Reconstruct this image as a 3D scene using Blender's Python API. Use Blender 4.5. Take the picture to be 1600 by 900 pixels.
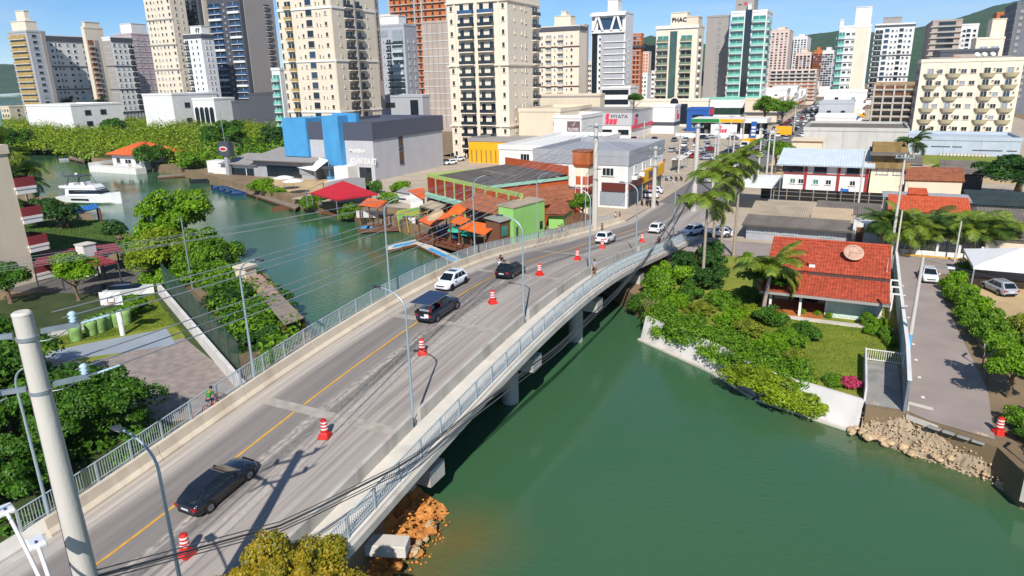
import bpy, bmesh, math, random
import numpy as np
from mathutils import Vector, Matrix
R_ = math.radians
random.seed(7); RNG = np.random.default_rng(7)
for o in list(bpy.data.objects): bpy.data.objects.remove(o)
SC = bpy.context.scene
COL = SC.collection
# ---------------------------------------------------------------- camera
CAMZ = 22.0; FPX = 1067.0
PITCH, ROLL, YAW = R_(17.1), R_(-1.15), math.atan2(.446, .895)
_f = Vector((0, math.cos(PITCH), -math.sin(PITCH))); _r = Vector((1, 0, 0)); _u = _r.cross(_f)
_R = math.cos(ROLL)*_r + math.sin(ROLL)*_u; _U = -math.sin(ROLL)*_r + math.cos(ROLL)*_u
_Z = Matrix.Rotation(YAW, 3, 'Z')
CF, CR, CU = _Z @ _f, _Z @ _R, _Z @ _U
cd = bpy.data.cameras.new('camera'); cam = bpy.data.objects.new('camera', cd); COL.objects.link(cam)
cd.sensor_width = 36; cd.lens = FPX/1600*36; cd.clip_start = .3; cd.clip_end = 20000
m3 = Matrix((CR, CU, -CF)).transposed()
cam.matrix_world = Matrix.Translation((0, 0, CAMZ)) @ m3.to_4x4()
SC.camera = cam
# ---------------------------------------------------------------- sky, sun, exposure
SUNV = _Z @ Vector((.10, 1.16, -1.0)).normalized()       # the way the sunlight travels
w = bpy.data.worlds.new('World'); SC.world = w; w.use_nodes = True
nt = w.node_tree; nt.nodes.clear()
sky = nt.nodes.new('ShaderNodeTexSky'); sky.sky_type = 'NISHITA'; sky.sun_disc = False
sky.sun_elevation = math.asin(-SUNV.z)
sky.sun_rotation = math.atan2(-SUNV.x, -SUNV.y)
sky.altitude = 600; sky.air_density = .75; sky.dust_density = .0; sky.ozone_density = 5.0
bg = nt.nodes.new('ShaderNodeBackground'); bg.inputs['Strength'].default_value = .1
wo = nt.nodes.new('ShaderNodeOutputWorld')
# thin high cirrus over a blue sky
tcw = nt.nodes.new('ShaderNodeTexCoord'); mpw = nt.nodes.new('ShaderNodeMapping'); mpw.inputs['Scale'].default_value = (1.3, 1.3, 9)
nzw = nt.nodes.new('ShaderNodeTexNoise'); nzw.inputs['Scale'].default_value = 2.2; nzw.inputs['Detail'].default_value = 6
rpw = nt.nodes.new('ShaderNodeMapRange'); rpw.inputs['From Min'].default_value = .42; rpw.inputs['From Max'].default_value = .8; rpw.inputs['To Max'].default_value = .55
mxw = nt.nodes.new('ShaderNodeMix'); mxw.data_type = 'RGBA'; mxw.inputs[7].default_value = (6.5, 7.2, 8.2, 1)
L_ = nt.links.new
hsw = nt.nodes.new('ShaderNodeHueSaturation'); hsw.inputs['Saturation'].default_value = 1.22
L_(tcw.outputs['Generated'], mpw.inputs[0]); L_(mpw.outputs[0], nzw.inputs['Vector']); L_(nzw.outputs[0], rpw.inputs[0])
L_(rpw.outputs[0], mxw.inputs[0]); L_(sky.outputs[0], hsw.inputs['Color']); L_(hsw.outputs[0], mxw.inputs[6]); L_(mxw.outputs[2], bg.inputs[0]); L_(bg.outputs[0], wo.inputs[0])
sd = bpy.data.lights.new('sun', 'SUN'); sd.energy = 4.8; sd.angle = R_(.5); sd.color = (1, .965, .91)
sun = bpy.data.objects.new('sun', sd); COL.objects.link(sun); sun.rotation_euler = SUNV.to_track_quat('-Z', 'Y').to_euler()
sun.location = (0, -50, 200)
vs = SC.view_settings; vs.view_transform = 'Standard'; vs.look = 'None'; vs.exposure = .34; vs.gamma = 1
# ---------------------------------------------------------------- helpers
def ray(px, py): return CF + CR*((px-800)/FPX) - CU*((py-450)/FPX)
def G(px, py, z=2.0):
    d = ray(px, py); t = (z-CAMZ)/d.z; return Vector((d.x*t, d.y*t, z))
def AY(px, py, y):
    d = ray(px, py); t = y/d.y; return Vector((d.x*t, y, CAMZ+d.z*t))
def AX(px, py, x):
    d = ray(px, py); t = x/d.x; return Vector((x, d.y*t, CAMZ+d.z*t))
def AD(px, py, D):                                   # point on the sight line at plan distance D
    d = ray(px, py); t = D/math.hypot(d.x, d.y); return Vector((d.x*t, d.y*t, CAMZ+d.z*t))
def lin(c):
    if isinstance(c, str): c = [int(c[i:i+2], 16)/255 for i in (0, 2, 4)]
    return tuple(((v/12.92) if v <= .04045 else ((v+.055)/1.055)**2.4) for v in c[:3])
MATS = {}
def mat(name, c, rough=.75, var=.12, scale=1.2, bump=0., bscale=None, metal=0., stain=.0, stainc=None, spec=.4, coat=0, c2=None, stretch=None, alpha=None):
    if name in MATS: return MATS[name]
    m = bpy.data.materials.new(name); m.use_nodes = True; n = m.node_tree; b = n.nodes['Principled BSDF']
    col = lin(c); lk = n.links.new
    b.inputs['Roughness'].default_value = rough; b.inputs['Metallic'].default_value = metal
    b.inputs['Specular IOR Level'].default_value = spec; b.inputs['Coat Weight'].default_value = coat
    tc = n.nodes.new('ShaderNodeTexCoord'); src = tc.outputs['Object']
    if stretch:
        mp = n.nodes.new('ShaderNodeMapping'); mp.inputs['Scale'].default_value = stretch; lk(src, mp.inputs[0]); src = mp.outputs[0]
    nz = n.nodes.new('ShaderNodeTexNoise'); nz.inputs['Scale'].default_value = scale; nz.inputs['Detail'].default_value = 5; lk(src, nz.inputs['Vector'])
    mr = n.nodes.new('ShaderNodeMapRange'); mr.inputs['From Min'].default_value = .3; mr.inputs['From Max'].default_value = .7
    lk(nz.outputs[0], mr.inputs[0])
    mx = n.nodes.new('ShaderNodeMix'); mx.data_type = 'RGBA'
    if c2: hi = lin(c2); lo = col
    else: lo = [v*(1-var) for v in col]; hi = [min(1, v*(1+var)) for v in col]
    mx.inputs[6].default_value = (*lo, 1); mx.inputs[7].default_value = (*hi, 1); lk(mr.outputs[0], mx.inputs[0]); out = mx.outputs[2]
    if stain > 0:
        mp2 = n.nodes.new('ShaderNodeMapping'); mp2.inputs['Scale'].default_value = (1.1, 1.1, .12); lk(tc.outputs['Object'], mp2.inputs[0])
        n2 = n.nodes.new('ShaderNodeTexNoise'); n2.inputs['Scale'].default_value = .8; n2.inputs['Detail'].default_value = 6; lk(mp2.outputs[0], n2.inputs['Vector'])
        r2 = n.nodes.new('ShaderNodeMapRange'); r2.inputs['From Min'].default_value = .5; r2.inputs['From Max'].default_value = .75; r2.inputs['To Max'].default_value = stain; lk(n2.outputs[0], r2.inputs[0])
        m2 = n.nodes.new('ShaderNodeMix'); m2.data_type = 'RGBA'; m2.inputs[7].default_value = (*(lin(stainc) if stainc else [v*.35 for v in col]), 1)
        lk(r2.outputs[0], m2.inputs[0]); lk(out, m2.inputs[6]); out = m2.outputs[2]
    lk(out, b.inputs['Base Color'])
    if bump > 0:
        nb = n.nodes.new('ShaderNodeTexNoise'); nb.inputs['Scale'].default_value = bscale or scale*6; nb.inputs['Detail'].default_value = 4; lk(src, nb.inputs['Vector'])
        bp = n.nodes.new('ShaderNodeBump'); bp.inputs['Strength'].default_value = bump; bp.inputs['Distance'].default_value = .05; lk(nb.outputs[0], bp.inputs['Height']); lk(bp.outputs[0], b.inputs['Normal'])
    MATS[name] = m; return m
def link(o, parent=None):
    COL.objects.link(o)
    if parent is not None: o.parent = parent
    return o
class MB:
    def __init__(s): s.v = []; s.f = []; s.sm = []
    def _add(s, vs, fs, smooth=False):
        k = len(s.v); s.v.extend([tuple(p) for p in vs]); s.f.extend([tuple(i+k for i in f) for f in fs]); s.sm.extend([smooth]*len(fs)); return s
    def box(s, x0, x1, y0, y1, z0, z1):
        if x1 < x0: x0, x1 = x1, x0
        if y1 < y0: y0, y1 = y1, y0
        if z1 < z0: z0, z1 = z1, z0
        return s._add([(x0,y0,z0),(x1,y0,z0),(x1,y1,z0),(x0,y1,z0),(x0,y0,z1),(x1,y0,z1),(x1,y1,z1),(x0,y1,z1)],
                      [(0,3,2,1),(4,5,6,7),(0,1,5,4),(1,2,6,5),(2,3,7,6),(3,0,4,7)])
    def hexa(s, b, t):                                   # 4 bottom + 4 top points, ccw from above
        return s._add(list(b)+list(t), [(0,3,2,1),(4,5,6,7),(0,1,5,4),(1,2,6,5),(2,3,7,6),(3,0,4,7)])
    def quad(s, a, b, c, d): return s._add([a,b,c,d], [(0,1,2,3)])
    def prism(s, pts, z0, z1):                           # plan polygon (ccw)
        n = len(pts); v = [(p[0],p[1],z0) for p in pts]+[(p[0],p[1],z1) for p in pts]
        return s._add(v, [tuple(range(n-1,-1,-1)), tuple(range(n,2*n))]+[(i,(i+1)%n,n+(i+1)%n,n+i) for i in range(n)])
    def extr(s, prof, y0, y1, ax='y'):                   # profile in xz pulled along y (or profile yz along x)
        n = len(prof)
        if ax == 'y': v = [(p[0],y0,p[1]) for p in prof]+[(p[0],y1,p[1]) for p in prof]
        else: v = [(y0,p[0],p[1]) for p in prof]+[(y1,p[0],p[1]) for p in prof]
        return s._add(v, [tuple(range(n)), tuple(range(2*n-1,n-1,-1))]+[(i,n+i,n+(i+1)%n,(i+1)%n) for i in range(n)])
    def tube(s, path, r, n=8, cap=True):                 # path of points, r number or list
        P = [Vector(p) for p in path]; k = len(P); rr = r if hasattr(r,'__len__') else [r]*k
        v = []; up = Vector((0,0,1))
        for i in range(k):
            d = (P[min(i+1,k-1)]-P[max(i-1,0)]).normalized()
            a = d.cross(up)
            if a.length < 1e-3: a = d.cross(Vector((0,1,0)))
            a.normalize(); b = d.cross(a)
            for j in range(n):
                t = 2*math.pi*j/n; v.append(P[i]+(a*math.cos(t)+b*math.sin(t))*rr[i])
        f = []
        for i in range(k-1):
            for j in range(n): f.append((i*n+j, i*n+(j+1)%n, (i+1)*n+(j+1)%n, (i+1)*n+j))
        s._add(v, f, True)
        if cap: s._add([v[j] for j in range(n)], [tuple(range(n))]); s._add([v[(k-1)*n+j] for j in range(n)], [tuple(range(n-1,-1,-1))])
        return s
    def lathe(s, prof, n=12, c=(0,0,0), smooth=True):    # (r,z) profile
        v = []; k = len(prof)
        for r, z in prof:
            for j in range(n):
                t = 2*math.pi*j/n; v.append((c[0]+r*math.cos(t), c[1]+r*math.sin(t), c[2]+z))
        f = [(i*n+j, i*n+(j+1)%n, (i+1)*n+(j+1)%n, (i+1)*n+j) for i in range(k-1) for j in range(n)]
        s._add(v, f, smooth)
        s._add([v[j] for j in range(n)], [tuple(range(n-1,-1,-1))]); s._add([v[(k-1)*n+j] for j in range(n)], [tuple(range(n))]); return s
    def ball(s, c, r, n=8, m=6, sq=(1,1,1)):
        prof = [(max(.001,r*math.sin(math.pi*i/m)), -r*math.cos(math.pi*i/m)) for i in range(m+1)]
        k = len(s.v); s.lathe(prof, n)
        for i in range(k, len(s.v)):
            x,y,z = s.v[i]; s.v[i] = (c[0]+x*sq[0], c[1]+y*sq[1], c[2]+z*sq[2])
        return s
    def mesh(s, name, m=None, fix=True):
        me = bpy.data.meshes.new(name); me.from_pydata(s.v, [], s.f)
        me.polygons.foreach_set('use_smooth', s.sm)
        if fix:
            bm = bmesh.new(); bm.from_mesh(me); bmesh.ops.recalc_face_normals(bm, faces=bm.faces); bm.to_mesh(me); bm.free()
        if m is not None: me.materials.append(m)
        me.update(); return me
    def build(s, name, m, parent=None, loc=None, fix=True, bevel=0):
        me = s.mesh(name, m, fix); o = bpy.data.objects.new(name, me); link(o, parent)
        if loc is not None: o.location = loc
        if bevel:
            md = o.modifiers.new('bevel', 'BEVEL'); md.width = bevel; md.segments = 2; md.limit_method = 'ANGLE'
        return o
def tag(o, label, cat, group=None):
    o['label'] = label; o['category'] = cat
    if group: o['group'] = group
    return o
def thing(name, label, cat, loc=(0,0,0), rz=0, group=None):
    o = bpy.data.objects.new(name, None); link(o); o.location = loc; o.rotation_euler = (0,0,rz); o.empty_display_size = .3
    return tag(o, label, cat, group)
def struct(o): o['kind'] = 'structure'; return o
def inst(me, name, parent=None, loc=(0,0,0), rz=0, sc=None):
    o = bpy.data.objects.new(name, me); link(o, parent); o.location = loc; o.rotation_euler = (0,0,rz)
    if sc is not None: o.scale = sc if hasattr(sc,'__len__') else (sc,sc,sc)
    return o
def copy_tree(o, parent=None):
    c = o.copy(); COL.objects.link(c); c.parent = parent
    for ch in o.children: copy_tree(ch, c)
    return c
def again(o, loc, rz=None, label=None, group=None, sc=None):
    c = copy_tree(o); c.location = loc
    if rz is not None: c.rotation_euler = (0,0,rz)
    if label: c['label'] = label
    if group: c['group'] = group
    if sc: c.scale = (sc,sc,sc)
    return c
def npmesh(name, V, F, m, smooth=False):                 # fast mesh from numpy arrays, all faces same size
    me = bpy.data.meshes.new(name); k = F.shape[1]
    me.vertices.add(len(V)); me.vertices.foreach_set('co', np.asarray(V, np.float32).ravel())
    me.loops.add(F.size); me.loops.foreach_set('vertex_index', F.astype(np.int32).ravel())
    me.polygons.add(len(F)); me.polygons.foreach_set('loop_start', np.arange(0, F.size, k, dtype=np.int32))
    me.polygons.foreach_set('loop_total', np.full(len(F), k, np.int32))
    me.update(calc_edges=True)
    if m: me.materials.append(m)
    return me
def text_mesh(txt, size, m, name='lettering', depth=.03, bold=0, align='LEFT'):
    cu = bpy.data.curves.new(name, 'FONT'); cu.body = txt; cu.size = size; cu.extrude = depth; cu.offset = bold; cu.resolution_u = 2
    cu.align_x = align
    o = bpy.data.objects.new(name, cu); COL.objects.link(o)
    dg = bpy.context.evaluated_depsgraph_get(); me = bpy.data.meshes.new_from_object(o.evaluated_get(dg))
    bpy.data.objects.remove(o); me.name = name; me.materials.clear(); me.materials.append(m); return me
def letters(txt, size, m, parent, loc, rot=(R_(90),0,0), bold=0, align='LEFT', sx=1):
    me = text_mesh(txt, size, m, bold=bold, align=align); o = bpy.data.objects.new('lettering', me); link(o, parent)
    o.location = loc; o.rotation_euler = rot; o.scale = (sx,1,1); return o
# ---------------------------------------------------------------- materials used all over
concrete = mat('concrete', 'b0aba2', .85, .12, .9, .15, 30, stain=.45, stainc='7d756a')
concrete_w = mat('concrete_pale', 'c4bdb1', .85, .10, .7, .12, 25, stain=.25, stainc='8c8275')
concrete_d = mat('concrete_grey', '8f8d88', .85, .12, .9, .12, 25, stain=.5)
white = mat('white_paint', 'd9d6d0', .6, .05, .6, stain=.18, stainc='a49c90')
cream = mat('cream_paint', 'dccfb4', .65, .05, .6, stain=.15, stainc='a4957a')
grey = mat('grey_paint', '9a9b9e', .6, .06, .6, stain=.15)
dgrey = mat('dark_grey_paint', '46494f', .6, .08, .8)
steel = mat('galvanised_steel', '9aa3a8', .45, .12, 3, metal=.6)
black = mat('black_plastic', '17181a', .5, .1, 5)
rubber = mat('rubber', '141414', .85, .1, 8)
glass = mat('dark_glass', '1a242c', .08, .2, .4, spec=.8)
glass_b = mat('blue_glass', '203a56', .08, .25, .3, spec=.9)
glass_g = mat('green_glass', '3f7f74', .1, .2, .3, spec=.9)
pane_w = mat('pale_blind_glass', '8d959b', .25, .15, .5, spec=.7)
wood = mat('brown_wood', '6b4630', .75, .2, 2, .2, 12, stretch=(1,6,6))
wood_g = mat('weathered_wood', '85796b', .8, .18, 2, .2, 12)
asphalt = mat('asphalt', '6d6a68', .9, .10, .5, .2, 40, stain=0)
pave = mat('beige_paving', 'ab9c88', .9, .12, .35, .15, 20)
tile = mat('red_roof_tile', 'b4512f', .8, .22, 2.5, .15, 15)
tile_o = mat('orange_roof_tile', 'c25b2c', .8, .2, 1.8, .15, 15, stain=0)
tile_d = mat('weathered_roof_tile', '8a5339', .85, .25, 1.5, .2, 12)
yellow_p = mat('yellow_road_paint', 'c9952f', .7, .15, 3)
trunk_m = mat('tree_bark', '6d5a48', .9, .25, 3, .3, 15)
palm_bark = mat('palm_bark', '9a8d7c', .9, .2, 2, .3, 10, stretch=(1,1,6))
# ---------------------------------------------------------------- water
def water_mat():
    m = bpy.data.materials.new('canal_water'); m.use_nodes = True; n = m.node_tree; b = n.nodes['Principled BSDF']; lk = n.links.new
    tc = n.nodes.new('ShaderNodeTexCoord')
    nz = n.nodes.new('ShaderNodeTexNoise'); nz.inputs['Scale'].default_value = .02; nz.inputs['Detail'].default_value = 3; lk(tc.outputs['Object'], nz.inputs['Vector'])
    mx = n.nodes.new('ShaderNodeMix'); mx.data_type = 'RGBA'; mx.inputs[6].default_value = (.038,.104,.042,1); mx.inputs[7].default_value = (.046,.118,.060,1)
    lk(nz.outputs[0], mx.inputs[0])
    at = n.nodes.new('ShaderNodeAttribute'); at.attribute_name = 'silt'
    mx2 = n.nodes.new('ShaderNodeMix'); mx2.data_type = 'RGBA'; mx2.inputs[7].default_value = (.20,.105,.025,1)
    lk(at.outputs['Fac'], mx2.inputs[0]); lk(mx.outputs[2], mx2.inputs[6]); lk(mx2.outputs[2], b.inputs['Base Color'])
    b.inputs['Roughness'].default_value = .04; b.inputs['IOR'].default_value = 1.33; b.inputs['Specular IOR Level'].default_value = .5
    mp = n.nodes.new('ShaderNodeMapping'); mp.inputs['Rotation'].default_value = (0,0,R_(20)); mp.inputs['Scale'].default_value = (1,2.2,1); lk(tc.outputs['Object'], mp.inputs[0])
    n1 = n.nodes.new('ShaderNodeTexNoise'); n1.inputs['Scale'].default_value = 1.6; n1.inputs['Detail'].default_value = 4; lk(mp.outputs[0], n1.inputs['Vector'])
    bp = n.nodes.new('ShaderNodeBump'); bp.inputs['Strength'].default_value = .28; bp.inputs['Distance'].default_value = .1
    # ripples come and go with the breeze
    n3 = n.nodes.new('ShaderNodeTexNoise'); n3.inputs['Scale'].default_value = .05; n3.inputs['Detail'].default_value = 2; lk(tc.outputs['Object'], n3.inputs['Vector'])
    r3 = n.nodes.new('ShaderNodeMapRange'); r3.inputs['From Min'].default_value = .4; r3.inputs['From Max'].default_value = .65; r3.inputs['To Min'].default_value = .1; r3.inputs['To Max'].default_value = .5; lk(n3.outputs[0], r3.inputs[0]); lk(r3.outputs[0], bp.inputs['Strength'])
    lk(n1.outputs[0], bp.inputs['Height']); lk(bp.outputs[0], b.inputs['Normal'])
    return m
wm = water_mat()
def water_grid():
    xs = np.concatenate([[-9000,-3000,-1000,-400], np.arange(-200,41,1.5), [80,200,900,9000]]); ys = np.concatenate([[-3000,-500,-60], np.arange(-10,150,1.5), [250,500,1500,5000,15000]])
    X, Y = np.meshgrid(xs, ys); V = np.stack([X.ravel(), Y.ravel(), np.zeros(X.size)], 1)
    a, b = X.shape; I = np.arange(a*b).reshape(a, b)
    F = np.stack([I[:-1,:-1], I[:-1,1:], I[1:,1:], I[1:,:-1]], -1).reshape(-1, 4)
    me = npmesh('water', V, F, wm)
    at = me.attributes.new('silt', 'FLOAT', 'POINT')
    cs = np.array([[-17.2,19],[-16.2,22],[-15.6,24.5]]); d = np.min(np.hypot(V[:,0,None]-cs[:,0], V[:,1,None]-cs[:,1]), 1)
    s1 = np.clip(1-d/4.2, 0, 1)*.55
    c2 = np.array([[3.5,43.5],[6,42.6],[8.5,41.5],[0.5,45]]); d2 = np.min(np.hypot(V[:,0,None]-c2[:,0], V[:,1,None]-c2[:,1]), 1)
    s2 = np.clip(1-d2/3.4, 0, 1)*.3
    at.data.foreach_set('value', np.maximum(s1, s2).astype(np.float32)); return me
o = bpy.data.objects.new('water', water_grid()); link(o); struct(o)
# ---------------------------------------------------------------- land
soil = mat('earth', '7d6a50', .95, .2, .4, .3, 6)
def poly_sheet(name, pts, z, m, skirt=None):
    bm = bmesh.new(); vs_ = [bm.verts.new((p[0], p[1], z)) for p in pts]
    es = [bm.edges.new((vs_[i], vs_[(i+1) % len(vs_)])) for i in range(len(vs_))]
    bmesh.ops.triangle_fill(bm, use_beauty=True, edges=es)
    for f in bm.faces:
        if f.normal.z < 0: f.normal_flip()
    if skirt is not None:
        lo = [bm.verts.new((p[0], p[1], skirt)) for p in pts]
        for i in range(len(pts)):
            j = (i+1) % len(pts); bm.faces.new((vs_[i], lo[i], lo[j], vs_[j]))
        bmesh.ops.recalc_face_normals(bm, faces=[f for f in bm.faces])
    me = bpy.data.meshes.new(name); bm.to_mesh(me); bm.free(); me.materials.append(m)
    o = bpy.data.objects.new(name, me); link(o); return o
# far bank, one piece with the right bank
far = [(-4230,2494),(-1813,1043),(-1048,596),(-639,359),(-443,247),(-300,190),(-225,150),(-200,127),(-176,124),(-160,121),(-140,114),(-128,109),(-96,95.6),(-87,92),(-76,90),(-70,86),(-62,84.5),(-58,82),(-52,79.5),(-44,75.5),(-40,73),(-36,70),(-31,67.5),(-22,66),(-16.5,60),(-14.4,55.3),(-7.2,50.8),(-3.8,47.6),(2.45,45.3),(2.5,44.3),(4.6,44.2),(6,43.5),(9,41.8),(9.9,39.1),(16,35.8),(40,23),(120,-20),(900,-300),(12000,3000),(12000,16000),(-8000,16000)]
struct(poly_sheet('ground', far, 1.95, soil, -2))
near = [(-17.6,14.5),(-17.8,19),(-18.5,22.5),(-20.5,25.5),(-24,27.5),(-28,30),(-33.5,34.5),(-36,37),(-39,40.5),(-47,46),(-56,52.5),(-66,56),(-73,57),(-84,60),(-96,62),(-108,67),(-118,72),(-132,76),(-160,82),(-200,90),(-260,95),(-900,60),(-900,-200),(-12,-200),(-13,0),(-14.5,9)]
struct(poly_sheet('ground_near_bank', near, 1.95, soil, -2))
def sheet(name, pts, z, m): return struct(poly_sheet(name, pts, z, m))
# ---------------------------------------------------------------- bridge
_pv = [0,8,14,18,22,27,32,38,43,48,53,58,64,70,76,84,95,110]; _pz = [2.02,2.12,2.45,2.9,3.45,4.1,4.65,5.15,5.4,5.5,5.38,5.05,4.35,3.6,2.95,2.4,2.1,2.02]
_t = np.linspace(0,110,441); _k = np.exp(-np.linspace(-2,2,33)**2); _k /= _k.sum(); _s = np.convolve(np.pad(np.interp(_t,_pv,_pz),16,'edge'), _k, 'valid')
def zb(v): return float(np.interp(v, _t, _s))
XL, XR, XO, XLO = -30.6, -19.8, -17.6, -32.3
def bend(v): return 0 if v < 70 else .006*(v-70)**2 if v < 88 else 1.944+ .2*(v-88) if v<92 else 2.74
def road_mat():
    m = bpy.data.materials.new('worn_asphalt'); m.use_nodes = True; n = m.node_tree; b = n.nodes['Principled BSDF']; lk = n.links.new
    uvn = n.nodes.new('ShaderNodeUVMap'); uvn.uv_map = 'road'
    def noise(sx, sy, sc, det=5):
        mp = n.nodes.new('ShaderNodeMapping'); mp.inputs['Scale'].default_value = (sx, sy, 1); lk(uvn.outputs[0], mp.inputs[0])
        z = n.nodes.new('ShaderNodeTexNoise'); z.inputs['Scale'].default_value = sc; z.inputs['Detail'].default_value = det; lk(mp.outputs[0], z.inputs['Vector']); return z.outputs[0]
    def rng(x, a, c, t0=0, t1=1):
        r = n.nodes.new('ShaderNodeMapRange'); r.inputs[1].default_value = a; r.inputs[2].default_value = c; r.inputs[3].default_value = t0; r.inputs[4].default_value = t1; lk(x, r.inputs[0]); return r.outputs[0]
    def mul(x, y, op='MULTIPLY'):
        q = n.nodes.new('ShaderNodeMath'); q.operation = op; q.use_clamp = True
        for i, k in enumerate((x, y)):
            if isinstance(k, (int, float)): q.inputs[i].default_value = k
            else: lk(k, q.inputs[i])
        return q.outputs[0]
    def mix(f, a, c):
        q = n.nodes.new('ShaderNodeMix'); q.data_type = 'RGBA'
        if isinstance(f, (int, float)): q.inputs[0].default_value = f
        else: lk(f, q.inputs[0])
        for i, k in ((6, a), (7, c)):
            if isinstance(k, tuple): q.inputs[i].default_value = (*k, 1)
            else: lk(k, q.inputs[i])
        return q.outputs[2]
    sep = n.nodes.new('ShaderNodeSeparateXYZ'); lk(uvn.outputs[0], sep.inputs[0]); U = sep.outputs[0]
    base = mix(rng(noise(1, .05, 1.5), .3, .7), (.165,.146,.133), (.235,.207,.187))
    dust = (.46,.405,.345)
    def band(c0, wd, soft):   # dusty strips that run along the road
        d = mul(mul(U, c0, 'SUBTRACT'), 1, 'MULTIPLY')
        q = n.nodes.new('ShaderNodeMath'); q.operation = 'SUBTRACT'; lk(U, q.inputs[0]); q.inputs[1].default_value = c0
        a_ = n.nodes.new('ShaderNodeMath'); a_.operation = 'ABSOLUTE'; lk(q.outputs[0], a_.inputs[0]); return rng(a_.outputs[0], wd+soft, wd-soft*.3)
    streak = rng(noise(1.4, .035, 2.4, 8), .36, .62)
    grit = rng(noise(1, .5, 5, 8), .35, .6)
    c = mix(mul(band(.25, .8, .5), rng(streak, 0, 1, .45, .95)), base, dust)
    c = mix(mul(band(5.05, .28, .3), mul(streak, grit)), c, dust)
    c = mix(mul(band(6.55, .75, .6), rng(mul(streak, grit), 0, 1, .25, .95)), c, dust)
    c = mix(mul(band(8.4, 1.3, 1.4), rng(streak, 0, 1, .2, .85)), c, (.38,.335,.29))
    c = mix(mul(band(10.5, .3, .5), .8), c, dust)
    c = mix(mul(band(5.75, .28, .25), rng(grit, 0, 1, .3, .85)), c, (.115,.105,.098))
    lk(c, b.inputs['Base Color']); b.inputs['Roughness'].default_value = .9; b.inputs['Specular IOR Level'].default_value = .25
    bp = n.nodes.new('ShaderNodeBump'); bp.inputs['Strength'].default_value = .25; bp.inputs['Distance'].default_value = .02; lk(noise(1,1,14), bp.inputs['Height']); lk(bp.outputs[0], b.inputs['Normal'])
    return m
rm = road_mat()
def ribbon(name, fx0, fx1, vs_, dz, m, parent, uv=False, thick=None):
    mb = MB(); 
    for v in vs_:
        z = zb(v)+dz; mb.v += [(fx0(v), v, z), (fx1(v), v, z)]
    n = len(vs_); mb.f = [(2*i, 2*i+1, 2*i+3, 2*i+2) for i in range(n-1)]; mb.sm = [False]*(n-1)
    if thick:
        k = len(mb.v)
        for v in vs_: z = zb(v)+dz-thick; mb.v += [(fx0(v), v, z), (fx1(v), v, z)]
        for i in range(n-1):
            mb.f += [(k+2*i, k+2*i+2, k+2*i+3, k+2*i+1), (2*i, 2*i+2, k+2*i+2, k+2*i), (2*i+1, k+2*i+1, k+2*i+3, 2*i+3)]
        mb.f += [(0,k,k+1,1), (2*n-2,2*n-1,k+2*n-1,k+2*n-2)]; mb.sm = [False]*len(mb.f)
    me = mb.mesh(name, m)
    if uv:
        ul = me.uv_layers.new(name='road')
        for lp in me.loops:
            p = me.vertices[lp.vertex_index].co; ul.data[lp.index].uv = (p.x-(XL+bend(p.y)), p.y)
    o = bpy.data.objects.new(name, me); link(o, parent); return o
VS = list(np.arange(-30, 110.1, 2.0))
VB = list(np.arange(10, 92.1, 2.0))
bridge = thing('road_bridge', 'arched concrete road bridge with pale barriers and steel railings over the green canal', 'bridge', (0,0,0))
rd = ribbon('road', lambda v: XL+bend(v)-.0, lambda v: XR+bend(v), VS, 0, rm, None, True); struct(rd)
ribbon('deck', lambda v: XLO-.25+bend(v), lambda v: XO+.3+bend(v)*.6, [v for v in VB if v < 88], -.02, concrete, bridge, thick=.4)
ribbon('walkway', lambda v: XR+.34+bend(v), lambda v: XO+.1+bend(v)*.6, [v for v in VB if v < 86], .12, concrete_w, bridge, thick=.13)
ribbon('walkway', lambda v: XLO+.0+bend(v), lambda v: XL-.5+bend(v), VB, .1, concrete_w, bridge, thick=.11)
for gx in (-31,-28.2,-25.2,-22.2,-19.2):
    for a_, c_ in ((26.4,39.3),(39.3,52.2),(52.2,65.1),(65.1,76)):
        mb = MB(); mb.hexa([(gx-.3,a_+.2,zb(a_)-1.35),(gx+.3,a_+.2,zb(a_)-1.35),(gx+.3,c_-.2,zb(c_)-1.35),(gx-.3,c_-.2,zb(c_)-1.35)], [(gx-.3,a_+.2,zb(a_)-.43),(gx+.3,a_+.2,zb(a_)-.43),(gx+.3,c_-.2,zb(c_)-.43),(gx-.3,c_-.2,zb(c_)-.43)]); mb.build('girder', concrete, bridge)
for v in (26.4,39.3,52.2,65.1):
    zt = zb(v)-1.37
    MB().box(XLO+.2, XO-.15, v-.7, v+.7, zt-.95, zt).build('pier_cap', concrete, bridge)
    for gx in (-30.2,-25,-19.9): MB().lathe([(.62,-2.5),(.6,zt-.96)], 20, (gx,v,0)).build('pier', concrete, bridge)
MB().box(XLO, XO, 75.5, 77.5, .5, zb(76)-.45).build('abutment', concrete, bridge)
MB().box(XLO, XO+.1, 9.5, 15.2, .5, zb(10)-.45).build('abutment', concrete, bridge)
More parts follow.
